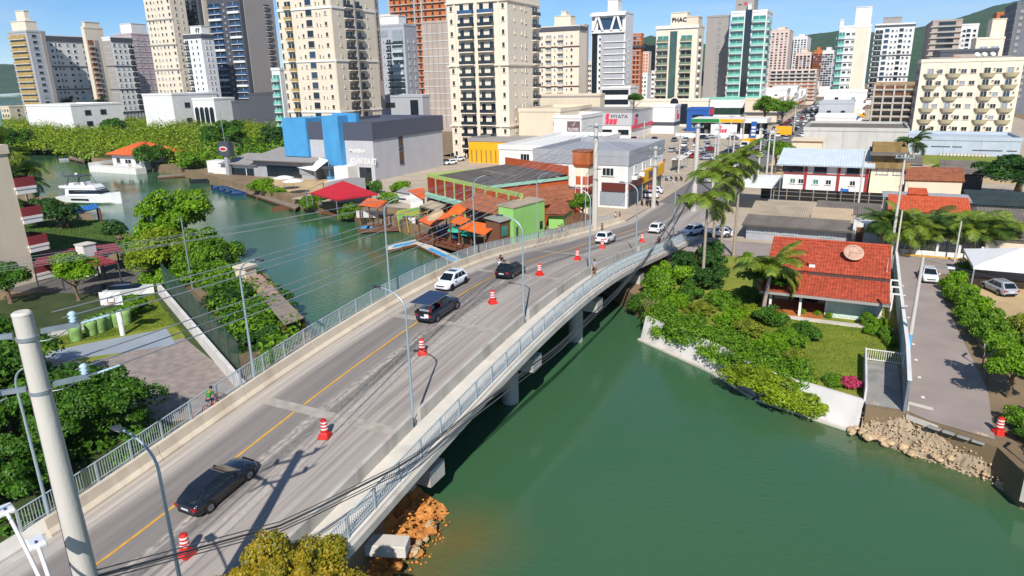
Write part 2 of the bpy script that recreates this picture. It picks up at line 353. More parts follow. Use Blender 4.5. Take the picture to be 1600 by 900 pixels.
# barriers: cast segments with open joints
def barrier_seg(xb, sgn, v0, v1, h, name, m):
    pr = [(0,0),(.46,0),(.46,.14),(.27,.34),(.20,h),(0,h)]     # traffic side faces +x when sgn=1
    mb = MB(); k = 3; vv = [v0+(v1-v0)*i/k for i in range(k+1)]
    for v in vv:
        for (x, z) in pr: mb.v.append((xb+bend(v)+sgn*x, v, zb(v)+z+(.0 if z else -.05)))
    n = len(pr)
    for i in range(k):
        for j in range(n): mb.f.append((i*n+j, i*n+(j+1)%n, (i+1)*n+(j+1)%n, (i+1)*n+j))
    mb.f += [tuple(range(n)), tuple(range(k*n+n-1, k*n-1, -1))]; mb.sm = [False]*len(mb.f)
    return mb.build(name, m, bridge, bevel=.015)
bar_l = mat('barrier_concrete_warm', 'c2b49e', .85, .10, .6, .12, 25, stain=.5, stainc='8d775c')
bar_r = mat('barrier_concrete_grey', 'aaa59c', .85, .12, .7, .12, 25, stain=.7, stainc='6f675d')
v = 14.2
while v < 92: barrier_seg(XL-.46, 1, v, min(v+5.9, 92.5), .86, 'barrier', bar_l); v += 5.93
for a_, c_ in ((12,26.9),(27.6,40.9),(41.7,54.5),(55.3,69),(69.8,79)):
    v = a_
    while v < c_-.5: e_ = min(v+5.0, c_); barrier_seg(XR+.36, -1, v, e_-.02, .86, 'barrier', bar_r); v = e_
# light strips where the expansion joints were recast
joint_m = mat('patch_concrete', '9c9388', .9, .2, 1.5, .1, 20)
for v in (26.4,39.3,52.2,65.1): ribbon('joint_strip', lambda q: XL+.9, lambda q: XR-.02, [v-.35, v+.35], .006, joint_m, bridge)
v = -20
yl = []
lm = thing('road_marking', 'yellow centre line painted along the worn bridge road', 'road marking', (0,0,0))
for v0, v1 in ((-20,8),(8,26),(26.8,38.9),(39.7,51.8),(52.6,64.7),(65.5,88)): ribbon('line', lambda q: XL+3.5+bend(q), lambda q: XL+3.64+bend(q), list(np.linspace(v0, v1, 12)), .011, yellow_p, lm)
# railings
rail_m = mat('railing_steel', 'a9b2b5', .5, .12, 3, metal=.2)
def railing(xf, va, vb, h, full, step=1.9, bal=.135):
    n = int(round((vb-va)/step)); vv = [va+(vb-va)*i/n for i in range(n+1)]
    base = .12
    for zz, r in ((h,.035),(.16,.025))+(((.62,.025),) if full == 2 else ()):
        mb = MB(); mb.tube([(xf(v), v, zb(v)+base+zz) for v in np.linspace(va, vb, n*2+1)], r, 6); mb.build('rail', rail_m, bridge)
    pm = MB().box(-.04,.04,-.05,.05,-.02,h).mesh('railing_post', rail_m)
    for v in vv: inst(pm, 'railing_post', bridge, (xf(v), v, zb(v)+base))
    bm_ = MB().box(-.013,.013,-.013,.013,.16,h-.02).mesh('baluster', rail_m)
    out = []; 
    m = int((vb-va)/bal)
    for i in range(m):
        v = va+bal*(i+.5); out.append((xf(v), v, zb(v)+base))
    return bm_, out
b1, p1 = railing(lambda v: XLO+.12+bend(v), 13.8, 91, 1.1, 1)
b2, p2 = railing(lambda v: XO-.02+bend(v)*.6, 11.5, 82, 1.1, 2)
near_b = [p for p in p1 if p[1] < 34.5][:150] + [p for p in p2 if p[1] < 31][:150]
for p in near_b: inst(b1, 'baluster', bridge, p)
mb = MB()
for p in p1+p2:
    if p not in near_b: mb.box(p[0]-.012,p[0]+.012,p[1]-.012,p[1]+.012,p[2]+.16,p[2]+1.08)
o = mb.build('balusters', rail_m, bridge, fix=False); o['kind'] = 'stuff'
# ---------------------------------------------------------------- ground surfaces
grass = mat('lawn_grass', '66741f', .95, .3, .5, .4, 30, c2='8a8c30')
sand = mat('sand_lot', 'b59a72', .95, .15, .3, .25, 12)
gravel = mat('gravel_lot', '8c8078', .95, .22, 1.6, .4, 18)
lane_m = mat('lane_asphalt', '94877f', .9, .12, .4, .2, 30)
dirt = mat('orange_earth', 'a5652c', .95, .3, .7, .6, 7, c2='c98a45')
rockm = mat('rock', 'b39a78', .9, .25, 1.2, .5, 6)
kerb_y = mat('yellow_kerb', 'c09332', .8, .15, 2)
def rect(x0, x1, y0, y1): return [(x0,y0),(x1,y0),(x1,y1),(x0,y1)]
sheet('street', [(XR+2.74,110),(XR+3.4,900),(XL+2.2,900),(XL+2.74,110)], 2.016, asphalt)
sheet('paving', [(-90,92),(-60,91),(-37,86),(-30.6,84),(-28.6,92),(-27.9,110),(-28,430),(-90,430)], 1.975, pave)
sheet('paving_right', [(-17,86.8),(60,86.8),(60,430),(-16.6,430),(-17.06,110)], 1.972, pave)
sheet('side_street', rect(-17.5,60,79.5,86.6), 1.99, lane_m)
sheet('lane', [(4.9,44.4),(5.8,43.7),(9.0,42.6),(9.6,50),(9.2,60),(8.9,70),(9.3,79.5),(5.3,79.5),(5.0,60)], 1.985, lane_m)
sheet('house_lawn', [(-15,56),(-7.4,50.8),(-4,47.6),(-2,46.2),(2.4,45.6),(2.4,52.2),(4.6,52.4),(4.9,79),(-14,79)], 1.962, grass)
sheet('driveway_pad', rect(2.45,4.55,44.6,52.2), 1.967, concrete_d)
sheet('car_park', rect(10.2,40,55,79), 1.98, sand)
sheet('sand_yard', [(-118,116),(-108,103),(-95,97.5),(-88,99),(-88,112),(-104,119)], 1.98, sand)
sheet('garden', [(-73,40),(-61,43),(-37,31),(-33,27),(-33,12),(-80,8)], 1.955, mat('garden_ground','36421c',.95,.3,.5,.3,15))
sheet('gravel_lot', [(-56,27.6),(-51,36.5),(-37,30.8),(-33.5,27.4),(-38,23)], 1.96, gravel)
sheet('marsh', [(-470,250),(-330,175),(-262,133),(-235,141),(-205,128),(-178,128),(-150,124),(-126,124),(-118,140),(-140,190),(-290,300),(-470,330)], 1.957, mat('marsh_ground','3a4514',.95,.3,.2,.3,5))
sheet('garden_lawn', [(-62,42.8),(-59,28),(-50.5,28.6),(-48,35.4)], 1.962, grass)
sheet('court_slab', [(-56,27.6),(-52.4,28.2),(-47.2,33.9),(-51.3,36.2),(-54.5,30.8)], 1.967, mat('court_paint','8d959c',.8,.1,.4))
sheet('back_lawn', [(-120,60),(-104,66.5),(-86,56),(-84,45),(-100,44)], 1.962, mat('dark_lawn','4a5a22',.95,.3,.4,.3,20))  # a darker green than the other lawns
sheet('courtyard_paving', [(-86,34),(-62,42),(-68,52),(-84,47)], 1.964, mat('courtyard_stone','5d5955',.85,.15,.5))
sheet('sidewalk', [(-36,-20),(XL-.5,-20),(XL-.5,10.5),(-33.6,13),(-36,11)], 2.09, concrete_d)
sheet('sidewalk_right', [(XR+.4,-20),(-14.5,-20),(-15,11.4),(XR+.4,11.4)], 2.09, concrete_d)
sheet('far_yard', rect(-17,80,150,196), 1.984, sand)
sheet('far_grass', rect(0,60,178,197), 1.992, grass)
for x in (XL-.12,):
    k = thing('kerb', 'yellow painted kerb where the pavement meets the bridge barrier', 'kerb', (x,12,1.95))
    for i in range(6): MB().box(-.14,.14,-2.4,-.06,0,.26).build('kerb_stone', kerb_y, k, (0,-i*2.4,0))
k = thing('kerb', 'yellow painted kerb along the outer edge of the footpath by white railing', 'kerb', (-34.6,12,1.95))
for i in range(6): MB().box(-.14,.14,-2.4,-.06,0,.26).build('kerb_stone', kerb_y, k, (0,-i*2.4,0))
k = thing('kerb', 'yellow kerb at the side street in front of garden fence', 'kerb', (5.6,86.7,1.95))
for i in range(5): MB().box(.05,1.95,-.13,.13,0,.18).build('kerb_stone', kerb_y, k, (i*2,0,0))
# ---------------------------------------------------------------- foliage
def leaf_mat(name, dark, lightc, hue=None):
    m = bpy.data.materials.new(name); m.use_nodes = True; n = m.node_tree; n.nodes.clear(); lk = n.links.new
    out = n.nodes.new('ShaderNodeOutputMaterial'); g = n.nodes.new('ShaderNodeNewGeometry'); tc = n.nodes.new('ShaderNodeTexCoord')
    nz = n.nodes.new('ShaderNodeTexNoise'); nz.inputs['Scale'].default_value = 2.2; nz.inputs['Detail'].default_value = 2; lk(tc.outputs['Object'], nz.inputs['Vector'])
    ad = n.nodes.new('ShaderNodeMath'); ad.operation = 'MULTIPLY_ADD'; lk(g.outputs['Random Per Island'], ad.inputs[0]); ad.inputs[1].default_value = .75
    sb = n.nodes.new('ShaderNodeMath'); sb.operation = 'MULTIPLY_ADD'; lk(nz.outputs[0], sb.inputs[0]); sb.inputs[1].default_value = 1.3; sb.inputs[2].default_value = -.55; lk(sb.outputs[0], ad.inputs[2])
    rp = n.nodes.new('ShaderNodeValToRGB'); rp.color_ramp.elements[0].color = (*lin(dark),1); rp.color_ramp.elements[1].color = (*lin(lightc),1)
    if hue: e = rp.color_ramp.elements.new(.9); e.color = (*lin(hue),1)
    lk(ad.outputs[0], rp.inputs[0])
    d = n.nodes.new('ShaderNodeBsdfPrincipled'); d.inputs['Roughness'].default_value = .5; d.inputs['Specular IOR Level'].default_value = .3; lk(rp.outputs[0], d.inputs['Base Color'])
    t = n.nodes.new('ShaderNodeBsdfTranslucent'); lk(rp.outputs[0], t.inputs[0])
    mx = n.nodes.new('ShaderNodeMixShader'); mx.inputs[0].default_value = .3; lk(d.outputs[0], mx.inputs[1]); lk(t.outputs[0], mx.inputs[2]); lk(mx.outputs[0], out.inputs[0])
    MATS[name] = m; return m
lf_lime = leaf_mat('leaf_lime', '56700f', '9aae22')
lf_mid = leaf_mat('leaf_mid', '3c620f', '7aa322')
lf_dark = leaf_mat('leaf_dark', '2a4a10', '5a8a22')
lf_deep = leaf_mat('leaf_deep', '213d14', '46702a')
lf_olive = leaf_mat('leaf_olive', '667612', 'a3a524', 'b5952a')
lf_bright = leaf_mat('leaf_bright', '4a7a0c', '88ad1a')
lf_palm = leaf_mat('leaf_palm', '3a6012', '7a9e2e', '93a03a')
lf_palm_d = leaf_mat('leaf_palm_dark', '2a4418', '55702c')
lf_flower = leaf_mat('leaf_pink_flower', 'a52a48', 'd8567c')
lf_shrub = leaf_mat('leaf_shrub', '4a6a10', '86a52a', '9a9a34')
def leaves(P, N, s, asp=.55):
    n = len(P); N = N/np.linalg.norm(N, axis=1)[:,None]
    t = np.cross(N, RNG.normal(size=(n,3))); t /= np.linalg.norm(t, axis=1)[:,None]; b = np.cross(N, t)
    s = np.asarray(s).reshape(-1,1)*np.ones((n,1))
    V = np.stack([P-t*s, P+b*s*asp-N*s*.12, P+t*s, P-b*s*asp-N*s*.12], 1).reshape(-1,3)
    return V, np.arange(4*n).reshape(-1,4)
def crown_mesh(name, m, n=2600, ls=.085, nb=16, flat=.75, spread=.62, br=(.3,.46)):
    # leaf clumps on many small boughs, unit radius, open gaps between the boughs
    c = RNG.normal(size=(nb,3)); c /= np.linalg.norm(c,axis=1)[:,None]; c *= (RNG.random((nb,1))**.4)*spread; c[:,2] *= flat; c[:,2] = np.abs(c[:,2])*1.1-.22
    r = RNG.uniform(br[0], br[1], nb)
    k = RNG.integers(0, nb, n); d = RNG.normal(size=(n,3)); d /= np.linalg.norm(d,axis=1)[:,None]; d[:,2] = np.where(d[:,2]<-.3, -d[:,2], d[:,2])
    # sub-clumps break the round outline
    rad = r[k]*(.62+.38*RNG.random(n)**.5)*(1+.22*np.sin(d[:,0]*7+k)*np.sin(d[:,1]*6+2*k)*np.cos(d[:,2]*5))
    P = c[k]+d*rad[:,None]*np.array([1,1,.85])
    N = d*.8+RNG.normal(size=(n,3))*.55+np.array([0,0,.45])
    V, F = leaves(P, N, RNG.uniform(.65,1.25,n)*ls)
    return npmesh(name, V, F, m)
TR = {}
def crown(kind, m, i, **k):
    key = (kind, m.name, i)
    if key not in TR: TR[key] = crown_mesh('crown', m, **k)
    return TR[key]
BIG = dict(n=17000, ls=.033, nb=38, spread=.8, br=(.13,.28)); MIDK = dict(n=6500, ls=.05, nb=24, spread=.72, br=(.17,.33)); HUGE = dict(n=30000, ls=.024, nb=46, spread=.82, br=(.11,.25)); SM = dict(n=2200, ls=.075, nb=14)
def limb_mesh(h, r, seed):
    rr = random.Random(seed); mb = MB()
    mb.tube([(0,0,-.2),(rr.uniform(-.1,.1)*h*.3,rr.uniform(-.1,.1)*h*.3,h*.5),(rr.uniform(-.1,.1)*h*.4,rr.uniform(-.1,.1)*h*.4,h)], [r*1.25,r*.9,r*.55], 8)
    for i in range(5):
        a = i*1.26+rr.random(); z = h*rr.uniform(.5,.9); L = h*rr.uniform(.35,.6)
        mb.tube([(0,0,z),(math.cos(a)*L*.5,math.sin(a)*L*.5,z+L*.35),(math.cos(a)*L,math.sin(a)*L,z+L*.8)], [r*.45,r*.3,r*.12], 6)
    return mb
def tree(label, x, y, h, rad, m, kind='mid', z=1.95, i=0, group=None, name='broadleaf_tree', flat=1., cat='tree', tr=None):
    t = thing(name, label, cat, (x,y,z), 0, group)
    K = {'huge':HUGE,'big':BIG,'mid':MIDK,'sm':SM}[kind]
    hb = max(.3, h-rad*flat*.85)
    limb_mesh(hb, tr or max(.08, rad*.07), int(x*7+y*13)).build('trunk', trunk_m, t)
    inst(crown(kind, m, i, **K), 'crown', t, (0,0,hb+rad*flat*.15), random.random()*6.28, (rad,rad,rad*flat)); return t
def shrub(label, x, y, rad, h, m, kind='sm', z=1.95, i=0, group=None, name='shrub', cat='shrub', sy=1., rz=0):
    t = thing(name, label, cat, (x,y,z), rz, group)
    inst(crown(kind, m, i, **{'big':BIG,'mid':MIDK,'sm':SM}[kind]), 'foliage', t, (0,0,h*.32), random.random()*.6, (rad,rad*sy,h*.8))
    mb = MB()
    for k in range(4): a = k*1.6; mb.tube([(0,0,-.1),(math.cos(a)*rad*.3,math.sin(a)*rad*.3,h*.5)], [.05,.02], 5)
    mb.build('stem', trunk_m, t); return t
def areca(label, x, y, h, L, m, seed, group):
    rr = random.Random(seed); t = thing('areca_palm', label, 'palm', (x,y,1.95), rr.random()*6, group)
    for k in range(4):
        a = k*1.57+rr.random(); hk = h*rr.uniform(.45,1.0); bx, by = .35*math.cos(a), .35*math.sin(a); tx, ty = bx*(1+hk*.45), by*(1+hk*.45)
        MB().tube([(bx,by,-.1),((bx+tx)/2,(by+ty)/2,hk*.5),(tx,ty,hk)], [.07,.06,.05], 6).build('stem', palm_bark, t)
        for i in range(9):
            key = (m.name, 'ar', i%3)
            if key not in FR: FR[key] = frond_mesh(m, 2.4, .75+.2*(i%3), 34, .62, i)
            o = inst(FR[key], 'frond', t, (tx,ty,hk), 0, L/2.4*rr.uniform(.75,1.1)); o.rotation_euler = (0, R_(rr.uniform(-38,22)), i*.698+rr.uniform(-.25,.25)+k)
    return t
def frond_mesh(m, L=2.4, droop=1.0, nl=40, wd=.58, seed=0):
    rr = random.Random(seed); mb = MB(); path = []
    for i in range(9):
        t = i/8; ang = R_(52)-t*droop*R_(100)
        path.append((path[-1][0]+L/8*math.cos(ang), 0, path[-1][2]+L/8*math.sin(ang)) if path else (0,0,0))
    mb.tube(path, [.035,.033,.03,.027,.023,.02,.015,.01,.006], 4)
    for i in range(nl):
        t = .12+.88*i/nl; k = t*8; a = int(min(k,7)); u = k-a
        p = Vector(path[a]).lerp(Vector(path[a+1]), u); tg = (Vector(path[a+1])-Vector(path[a])).normalized()
        ln = wd*math.sin(math.pi*min(1,(t*.85+.12)))*rr.uniform(.85,1.1)+.12
        for sd_ in (-1,1):
            e1 = p+Vector((tg.x*ln*.45, sd_*ln*.8, tg.z*ln*.45-.18*ln)); e2 = p+Vector((tg.x*ln*.8, sd_*ln*1.05, tg.z*ln*.8-.62*ln)); wv = tg*.026*L/2.4
            mb._add([p-wv, p+wv, e1+wv*.9, e1-wv*.9, e2], [(0,1,2,3),(3,2,4)])
    return mb.mesh('frond', m, False)
FR = {}
def palm(label, x, y, h, L, m=None, nf=15, droop=1., r=.13, z=1.95, group=None, name='palm_tree', lean=(0,0), shaft=False, up=0.):
    m = m or lf_palm; t = thing(name, label, 'palm', (x,y,z), 0, group)
    top = (lean[0], lean[1], h)
    MB().tube([(0,0,-.2),(lean[0]*.2,lean[1]*.2,h*.35),(lean[0]*.55,lean[1]*.55,h*.7),top], [r*1.3,r,r*.9,r*.8], 8).build('trunk', palm_bark, t)
    if shaft: MB().tube([(top[0],top[1],h-.05),(top[0],top[1],h+.9)], [r*.85,r*.45], 8).build('crownshaft', mat('crownshaft_green','6f8a34',.5,.1,2), t)
    hh = h+(.8 if shaft else 0)
    for i in range(nf):
        key = (m.name, i%3, droop)
        if key not in FR: FR[key] = frond_mesh(m, 2.4, droop*(.75+.25*(i%3)), seed=i)
        o = inst(FR[key], 'frond', t, (top[0],top[1],hh), 0, L/2.4)
        tilt = -R_(45)+R_(85)*((i*.618)%1)-up
        o.rotation_euler = (0, tilt, i*2.39996); 
    return t
# ---------------------------------------------------------------- towers
def dp(px, py, depth): r = ray(px, py)*depth; return Vector((r.x, r.y, CAMZ+r.z))
WM = {}
GL = [glass, glass, glass, pane_w, glass_b]
def win_mesh(w, h, gm, fm, split=1):
    key = ('w', round(w,2), round(h,2), gm.name, fm.name, split)
    if key in WM: return WM[key]
    mb = MB(); t = min(.12, w*.12)
    mb.quad((-w/2,-.04,0),(w/2,-.04,0),(w/2,-.04,h),(-w/2,-.04,h)); ng = 1
    mb.box(-w/2,-w/2+t,-.13,0,0,h).box(w/2-t,w/2,-.13,0,0,h).box(-w/2+t,w/2-t,-.13,0,h-t,h).box(-w/2-.08,w/2+.08,-.2,0,-.12,0)
    for i in range(1, split): x = -w/2+w*i/split; mb.box(x-.03,x+.03,-.1,0,t*.1,h-t)
    me = mb.mesh('window', gm, False); me.materials.append(fm)
    me.polygons.foreach_set('material_index', [0]*ng+[1]*(len(me.polygons)-ng)); WM[key] = me; return me
def bal_mesh(w, h, gm, sm, rm_, dep=1.1, rail=1.0, solid=False):
    key = ('b', round(w,2), round(h,2), gm.name, sm.name, rm_.name, dep, rail)
    if key in WM: return WM[key]
    mb = MB(); idx = []
    def a(i, *b): mb.box(*b); idx.extend([i]*6)
    a(0, -w/2+.1,w/2-.1,-.05,0,.15,h-.5)             # glazed opening
    a(1, -w/2,w/2,-dep,0,-.12,.12)                   # slab
    a(2, -w/2,w/2,-dep,-dep+.07,.14,rail); a(2, -w/2,-w/2+.07,-dep+.08,0,.14,rail); a(2, w/2-.07,w/2,-dep+.08,0,.14,rail)
    a(1, -.06,.06,-.1,0,.15,h-.5)
    me = mb.mesh('balcony', gm, False); me.materials.append(sm); me.materials.append(rm_)
    me.polygons.foreach_set('material_index', idx); WM[key] = me; return me
class Bld:
    def __init__(s, name, label, x0, x1, y0, y1, z1, wall, z0=1.95, cat='apartment tower', group=None, roofm=None, parapet=True):
        s.W, s.D, s.H = x1-x0, y1-y0, z1-z0
        s.r = thing(name, label, cat, (x0,y0,z0), 0, group); s.wall = wall
        MB().box(0,s.W,0,s.D,0,s.H).build('wall', wall, s.r)
        if parapet: MB().box(-.15,s.W+.15,-.15,s.D+.15,s.H,s.H+.25).box(-.15,.12,-.15,s.D+.15,s.H+.25,s.H+.9).box(s.W-.12,s.W+.15,-.15,s.D+.15,s.H+.25,s.H+.9).box(.12,s.W-.12,-.15,.12,s.H+.25,s.H+.9).box(.12,s.W-.12,s.D-.12,s.D+.15,s.H+.25,s.H+.9).build('parapet', roofm or wall, s.r)
    def pos(s, f, u, z, e=0):
        if f == 'F': return (u*s.W, -e, z), 0
        if f == 'R': return (s.W+e, u*s.D, z), R_(90)
        return (-e, (1-u)*s.D, z), R_(-90)
    def put(s, me, name, f, u, z):
        p, a = s.pos(f, u, z); return inst(me, name, s.r, p, a)
    def grid(s, f, cols, n, za, zb_, skip=()):
        fh = (zb_-za)/n; L = s.D if f in 'RL' else s.W
        for c in cols:
            u, kind, w, h = c[:4]; gm = c[4] if len(c) > 4 else (GL if kind == 'w' else glass); fm = c[5] if len(c) > 5 else s.wall; k6 = c[6] if len(c) > 6 else 1
            w = w*L if w < 1 and kind in 'bs' else w
            for i in range(n):
                if (i, u) in skip: continue
                z = za+fh*i
                if kind == 'w': s.put(win_mesh(w, h, random.choice(gm) if isinstance(gm, list) else gm, fm, k6), 'window', f, u, z+fh*.35)
                elif kind == 'b': s.put(bal_mesh(w, min(h,fh-.05), gm, fm, c[6] if len(c) > 6 else black), 'balcony', f, u, z+.1)
    def strip(s, f, u, w, za, zb_, m, e=.12, name='facade_strip'):
        mb = MB().box(-w/2,w/2,-e,0.02,za,zb_); p, a = s.pos(f, u, 0); o = mb.build(name, m, s.r, p); o.rotation_euler.z = a; return o
    def band(s, f, z, h, m, e=.3, name='ledge', u0=0, u1=1):
        L = s.D if f in 'RL' else s.W
        mb = MB().box(u0*L-(.0 if u0 else e*.9),u1*L+(e*.9 if u1==1 else 0),-e,.02,z,z+h); p, a = s.pos(f, 0 if f!='L' else 0, 0); o = mb.build(name, m, s.r, p); o.rotation_euler.z = a; return o
    def top(s, u0, u1, v0, v1, h, m=None, name='penthouse', z=None):
        z = s.H+.25 if z is None else z
        mb = MB().box(u0*s.W,u1*s.W,v0*s.D,v1*s.D,z,z+h).box(u0*s.W-.2,u1*s.W+.2,v0*s.D-.2,v1*s.D+.2,z+h,z+h+.3); return mb.build(name, m or s.wall, s.r)
def tl(name, label, pxL, pxC, pxR, py, depth, wall, side='R', **k):
    c = dp(pxC, py, depth)
    if side == 'R':
        x0 = AY(pxL, py, c.y).x; y1 = AX(pxR, py, c.x).y if pxR > pxC else c.y+10
        if not c.y+3 < y1 < c.y+70: y1 = c.y+14
        return Bld(name, label, x0, c.x, c.y, y1, c.z, wall, **k)
    x1 = AY(pxR, py, c.y).x; y1 = AX(pxL, py, c.x).y if pxL < pxC else c.y+12
    if not c.y+4 < y1 < c.y+60: y1 = c.y+14
    return Bld(name, label, c.x, x1, c.y, y1, c.z, wall, **k)
T = 'apartment_tower'
w_tan = mat('facade_tan','cfc0a8',.7,.04,.3,stain=.12); w_beige = mat('facade_beige','d8cbb6',.7,.04,.3,stain=.14); w_white = mat('facade_white','dad8d4',.7,.04,.3,stain=.14)
w_grey = mat('facade_grey','a4a6aa',.7,.05,.3,stain=.12); w_dark = mat('facade_charcoal','4d4f55',.6,.06,.3); w_cream = mat('facade_cream','dccfba',.7,.03,.3,stain=.12)
w_lilac = mat('safety_net_lilac','b7a6a8',.9,.12,.25,stain=.3,stretch=(1,1,.25)); w_net = mat('safety_net_tan','ab9d92',.9,.14,.3,stain=.3,stretch=(1,1,.3)); w_orange = mat('raw_brick_orange','b96a3a',.9,.16,.4)
w_rose = mat('facade_rose','d3bcae',.7,.05,.3,stain=.1); w_gwarm = mat('facade_warm_grey','97908a',.7,.04,.3); ochre = mat('balcony_ochre','a98d57',.7,.05,.5)
rail_g = mat('smoked_balcony_glass','2b3138',.15,.1,.5); rail_gg = mat('green_balcony_glass','79b8a8',.15,.1,.4); rail_b = mat('blue_balcony_glass','35557a',.12,.2,.4); rail_w = mat('pale_balcony_glass','aab4ba',.2,.08,.4)
# far left group
b = tl(T,'slim grey tower with ochre balconies at the end of the row near the sea',11,41,70,50,344,w_grey); za = b.H-13*3
b.grid('F',[(.5,'b',.82,2.8,ochre,w_white,ochre)],13,za,b.H-.4); b.grid('R',[(.35,'w',2.4,1.3,GL,w_grey)],13,za,b.H-.4); b.strip('R',.82,b.D*.22,za,b.H+.6,w_gwarm,.5); b.top(.2,.95,.1,.7,5,w_cream); b.top(.4,.85,.25,.5,10,w_cream)
b = tl(T,'long white slab tower with rows of small windows and dark roof band',60,69,134,57,366,w_white); za = b.H-12*3.1
b.grid('R',[(.12,'w',1.6,1.3),(.22,'w',.9,1.8),(.31,'w',1.6,1.3),(.5,'w',1.6,1.3),(.66,'w',1.6,1.3),(.88,'w',1.2,1.2)],11,za,b.H-2.6); b.strip('R',.5,b.D*.98,b.H-2.2,b.H+.4,w_dark,.4)
for z in (za+9.5,za+21.5): b.band('R',z,.6,w_dark,.25)
b = tl(T,'narrow tower with rust coloured recess between two white slabs',126,131,160,44,372,w_beige); za = b.H-40
b.strip('R',.2,b.D*.28,za,b.H-6,mat('rust_cladding','8f5a3c',.8,.15,.4),.2); b.strip('R',.52,b.D*.2,za,b.H-6,w_gwarm,.15); b.grid('R',[(.2,'b',.24,2.7,glass,w_beige,w_gwarm)],12,za,b.H-7); b.top(.1,.9,.1,.9,3,w_beige)
b = tl(T,'white and grey tower with pillared base and corner balconies',159,172,206,60,360,w_white); za = b.H-12*3.1
b.strip('F',.5,b.W*.96,za-14,b.H-1,w_gwarm,.15); b.grid('F',[(.3,'w',1.4,1.3),(.7,'w',1.4,1.3)],12,za,b.H-2); b.grid('R',[(.12,'w',1.3,1.3),(.35,'w',1.3,1.3),(.58,'w',1.3,1.3),(.86,'b',.2,2.7,glass,w_white,rail_g)],12,za,b.H-2); b.strip('R',.5,b.D,b.H-1.5,b.H+.5,w_dark,.4)
for z in (za+11,za+23): b.band('R',z,.6,w_dark,.25); b.band('F',z,.6,w_dark,.25)
for i in range(6): b.strip('R',.08+.165*i,1.2,za-16,za-1,w_grey,.6,'column')
b.band('R',za-1.2,1,w_dark,.7)
b = tl(T,'tower wrapped in pale lilac netting behind the white slabs',178,205,246,54,410,w_lilac); za = b.H-48
b.grid('R',[(.2,'w',1.5,1.2,w_gwarm),(.45,'w',1.5,1.2,w_gwarm),(.72,'w',1.5,1.2,w_gwarm)],15,za,b.H-1); b.top(.35,1,.05,.6,6,w_white)
for i in range(15): b.band('R',za+3.2*i,.25,w_white,.2)
# tall beige, white, and blue-dark
b = tl(T,'very tall beige tower with small windows and rust streaks',222,263,287,-10,337,w_beige); za = b.H-20*3
b.grid('F',[(.12,'w',1.3,1.3),(.27,'w',1.3,1.3),(.4,'w',.8,.9),(.55,'w',1.3,1.3),(.7,'w',1.3,1.3),(.93,'w',1.6,1.5)],19,za,b.H-2); b.grid('R',[(.3,'w',1.2,1.2),(.7,'w',.8,1)],19,za,b.H-2)
for i in range(0,20,4): b.band('F',za+3*i,.7,w_gwarm,.3)
b = tl(T,'tall charcoal tower wing with balconies behind the beige tower',282,308,330,-6,352,w_dark); za = b.H-20*3
b.grid('F',[(.3,'b',.3,2.7,glass,w_dark,rail_g),(.75,'b',.3,2.7,glass,w_dark,rail_g)],19,za,b.H-1); b.strip('R',.6,b.D*.7,za-10,b.H+.4,w_beige,.3); b.grid('R',[(.5,'w',1.1,1.2)],19,za,b.H-2)
b = tl(T,'short white tower with dark cornice and arched base',286,313,333,55,330,w_white); za = b.H-13*2.9
b.grid('F',[(.15,'b',.2,2.6,glass,w_white,rail_g),(.45,'w',1.3,1.3),(.75,'w',1.3,1.3)],13,za,b.H-1.5); b.grid('R',[(.35,'w',.9,1.2),(.65,'w',.9,1.2)],13,za,b.H-1.5); b.strip('F',.5,b.W,b.H-1.2,b.H+.6,w_dark,.35); b.strip('R',.5,b.D,b.H-1.2,b.H+.6,w_dark,.35); b.top(.3,.95,.2,.8,4,w_white)
letters('F7',3,black,b.r,(b.W*.62,b.D*.2-.25,b.H+1.2),bold=.05)
for i in range(5): b.strip('F',.1+.2*i,b.W*.12,za-13,za-5,glass,.1,'arch_window')
b = tl(T,'dark blue glass tower with white balcony bands',321,372,425,-10,345,w_dark); za = b.H-19*3
for i in range(18):
    b.put(bal_mesh(b.W*.38,2.8,glass_b,w_white,rail_b if i%5 else w_white,.9), 'balcony','F',.21,za+3*i); b.put(bal_mesh(b.W*.34,2.8,glass_b,w_white,rail_b if i%4 else w_white,.9),'balcony','F',.8,za+3*i); b.put(win_mesh(1.4,1.4,pane_w,w_dark),'window','F',.5,za+3*i+1)
b.strip('R',.55,b.D*.88,za-12,b.H+.4,w_gwarm,.3); b.grid('R',[(.22,'w',1.1,1.3),(.5,'w',1.1,1.3),(.75,'b',.14,2.7,glass,w_beige,rail_g)],18,za,b.H-2)
# podiums of that row
for nm, lb, pl, pr, pt, dpth, m in (('podium','white blank podium wall in front of the grey tower',40,110,166,322,w_white),('podium','white blank podium with dark edge before the lilac tower',222,268,149,318,w_white),('podium','dark podium block with white louvres below the blue glass tower',333,395,160,318,w_dark),('podium','charcoal flat podium behind the thicket',388,436,148,300,w_dark)):
    c = dp(pr,pt,dpth); x0 = AY(pl,pt,c.y).x; q = Bld(nm, lb, x0, c.x, c.y, c.y+26, c.z, m, cat='podium'); q.grid('R',[(.3,'w',3,2.2,glass,dgrey),(.6,'w',3,2.2,glass,dgrey)],2,0,q.H-1)
c = dp(334,156,315); x0 = AY(300,156,c.y).x; q = Bld('podium','white arcade with tall arched openings below the short white tower',x0,c.x,c.y,c.y+12,c.z,w_white,cat='podium')
for i in range(4):
    mb = MB(); wv = q.W*.09; pts = [(-wv,2),(wv,2)]+[(wv*math.cos(a),q.H-3.2-wv+wv*math.sin(a)) for a in np.linspace(0,math.pi,9)]
    mb.extr(pts, -.12, .02); mb.build('arch_window', glass, q.r, ((.16+.225*i)*q.W,0,0))
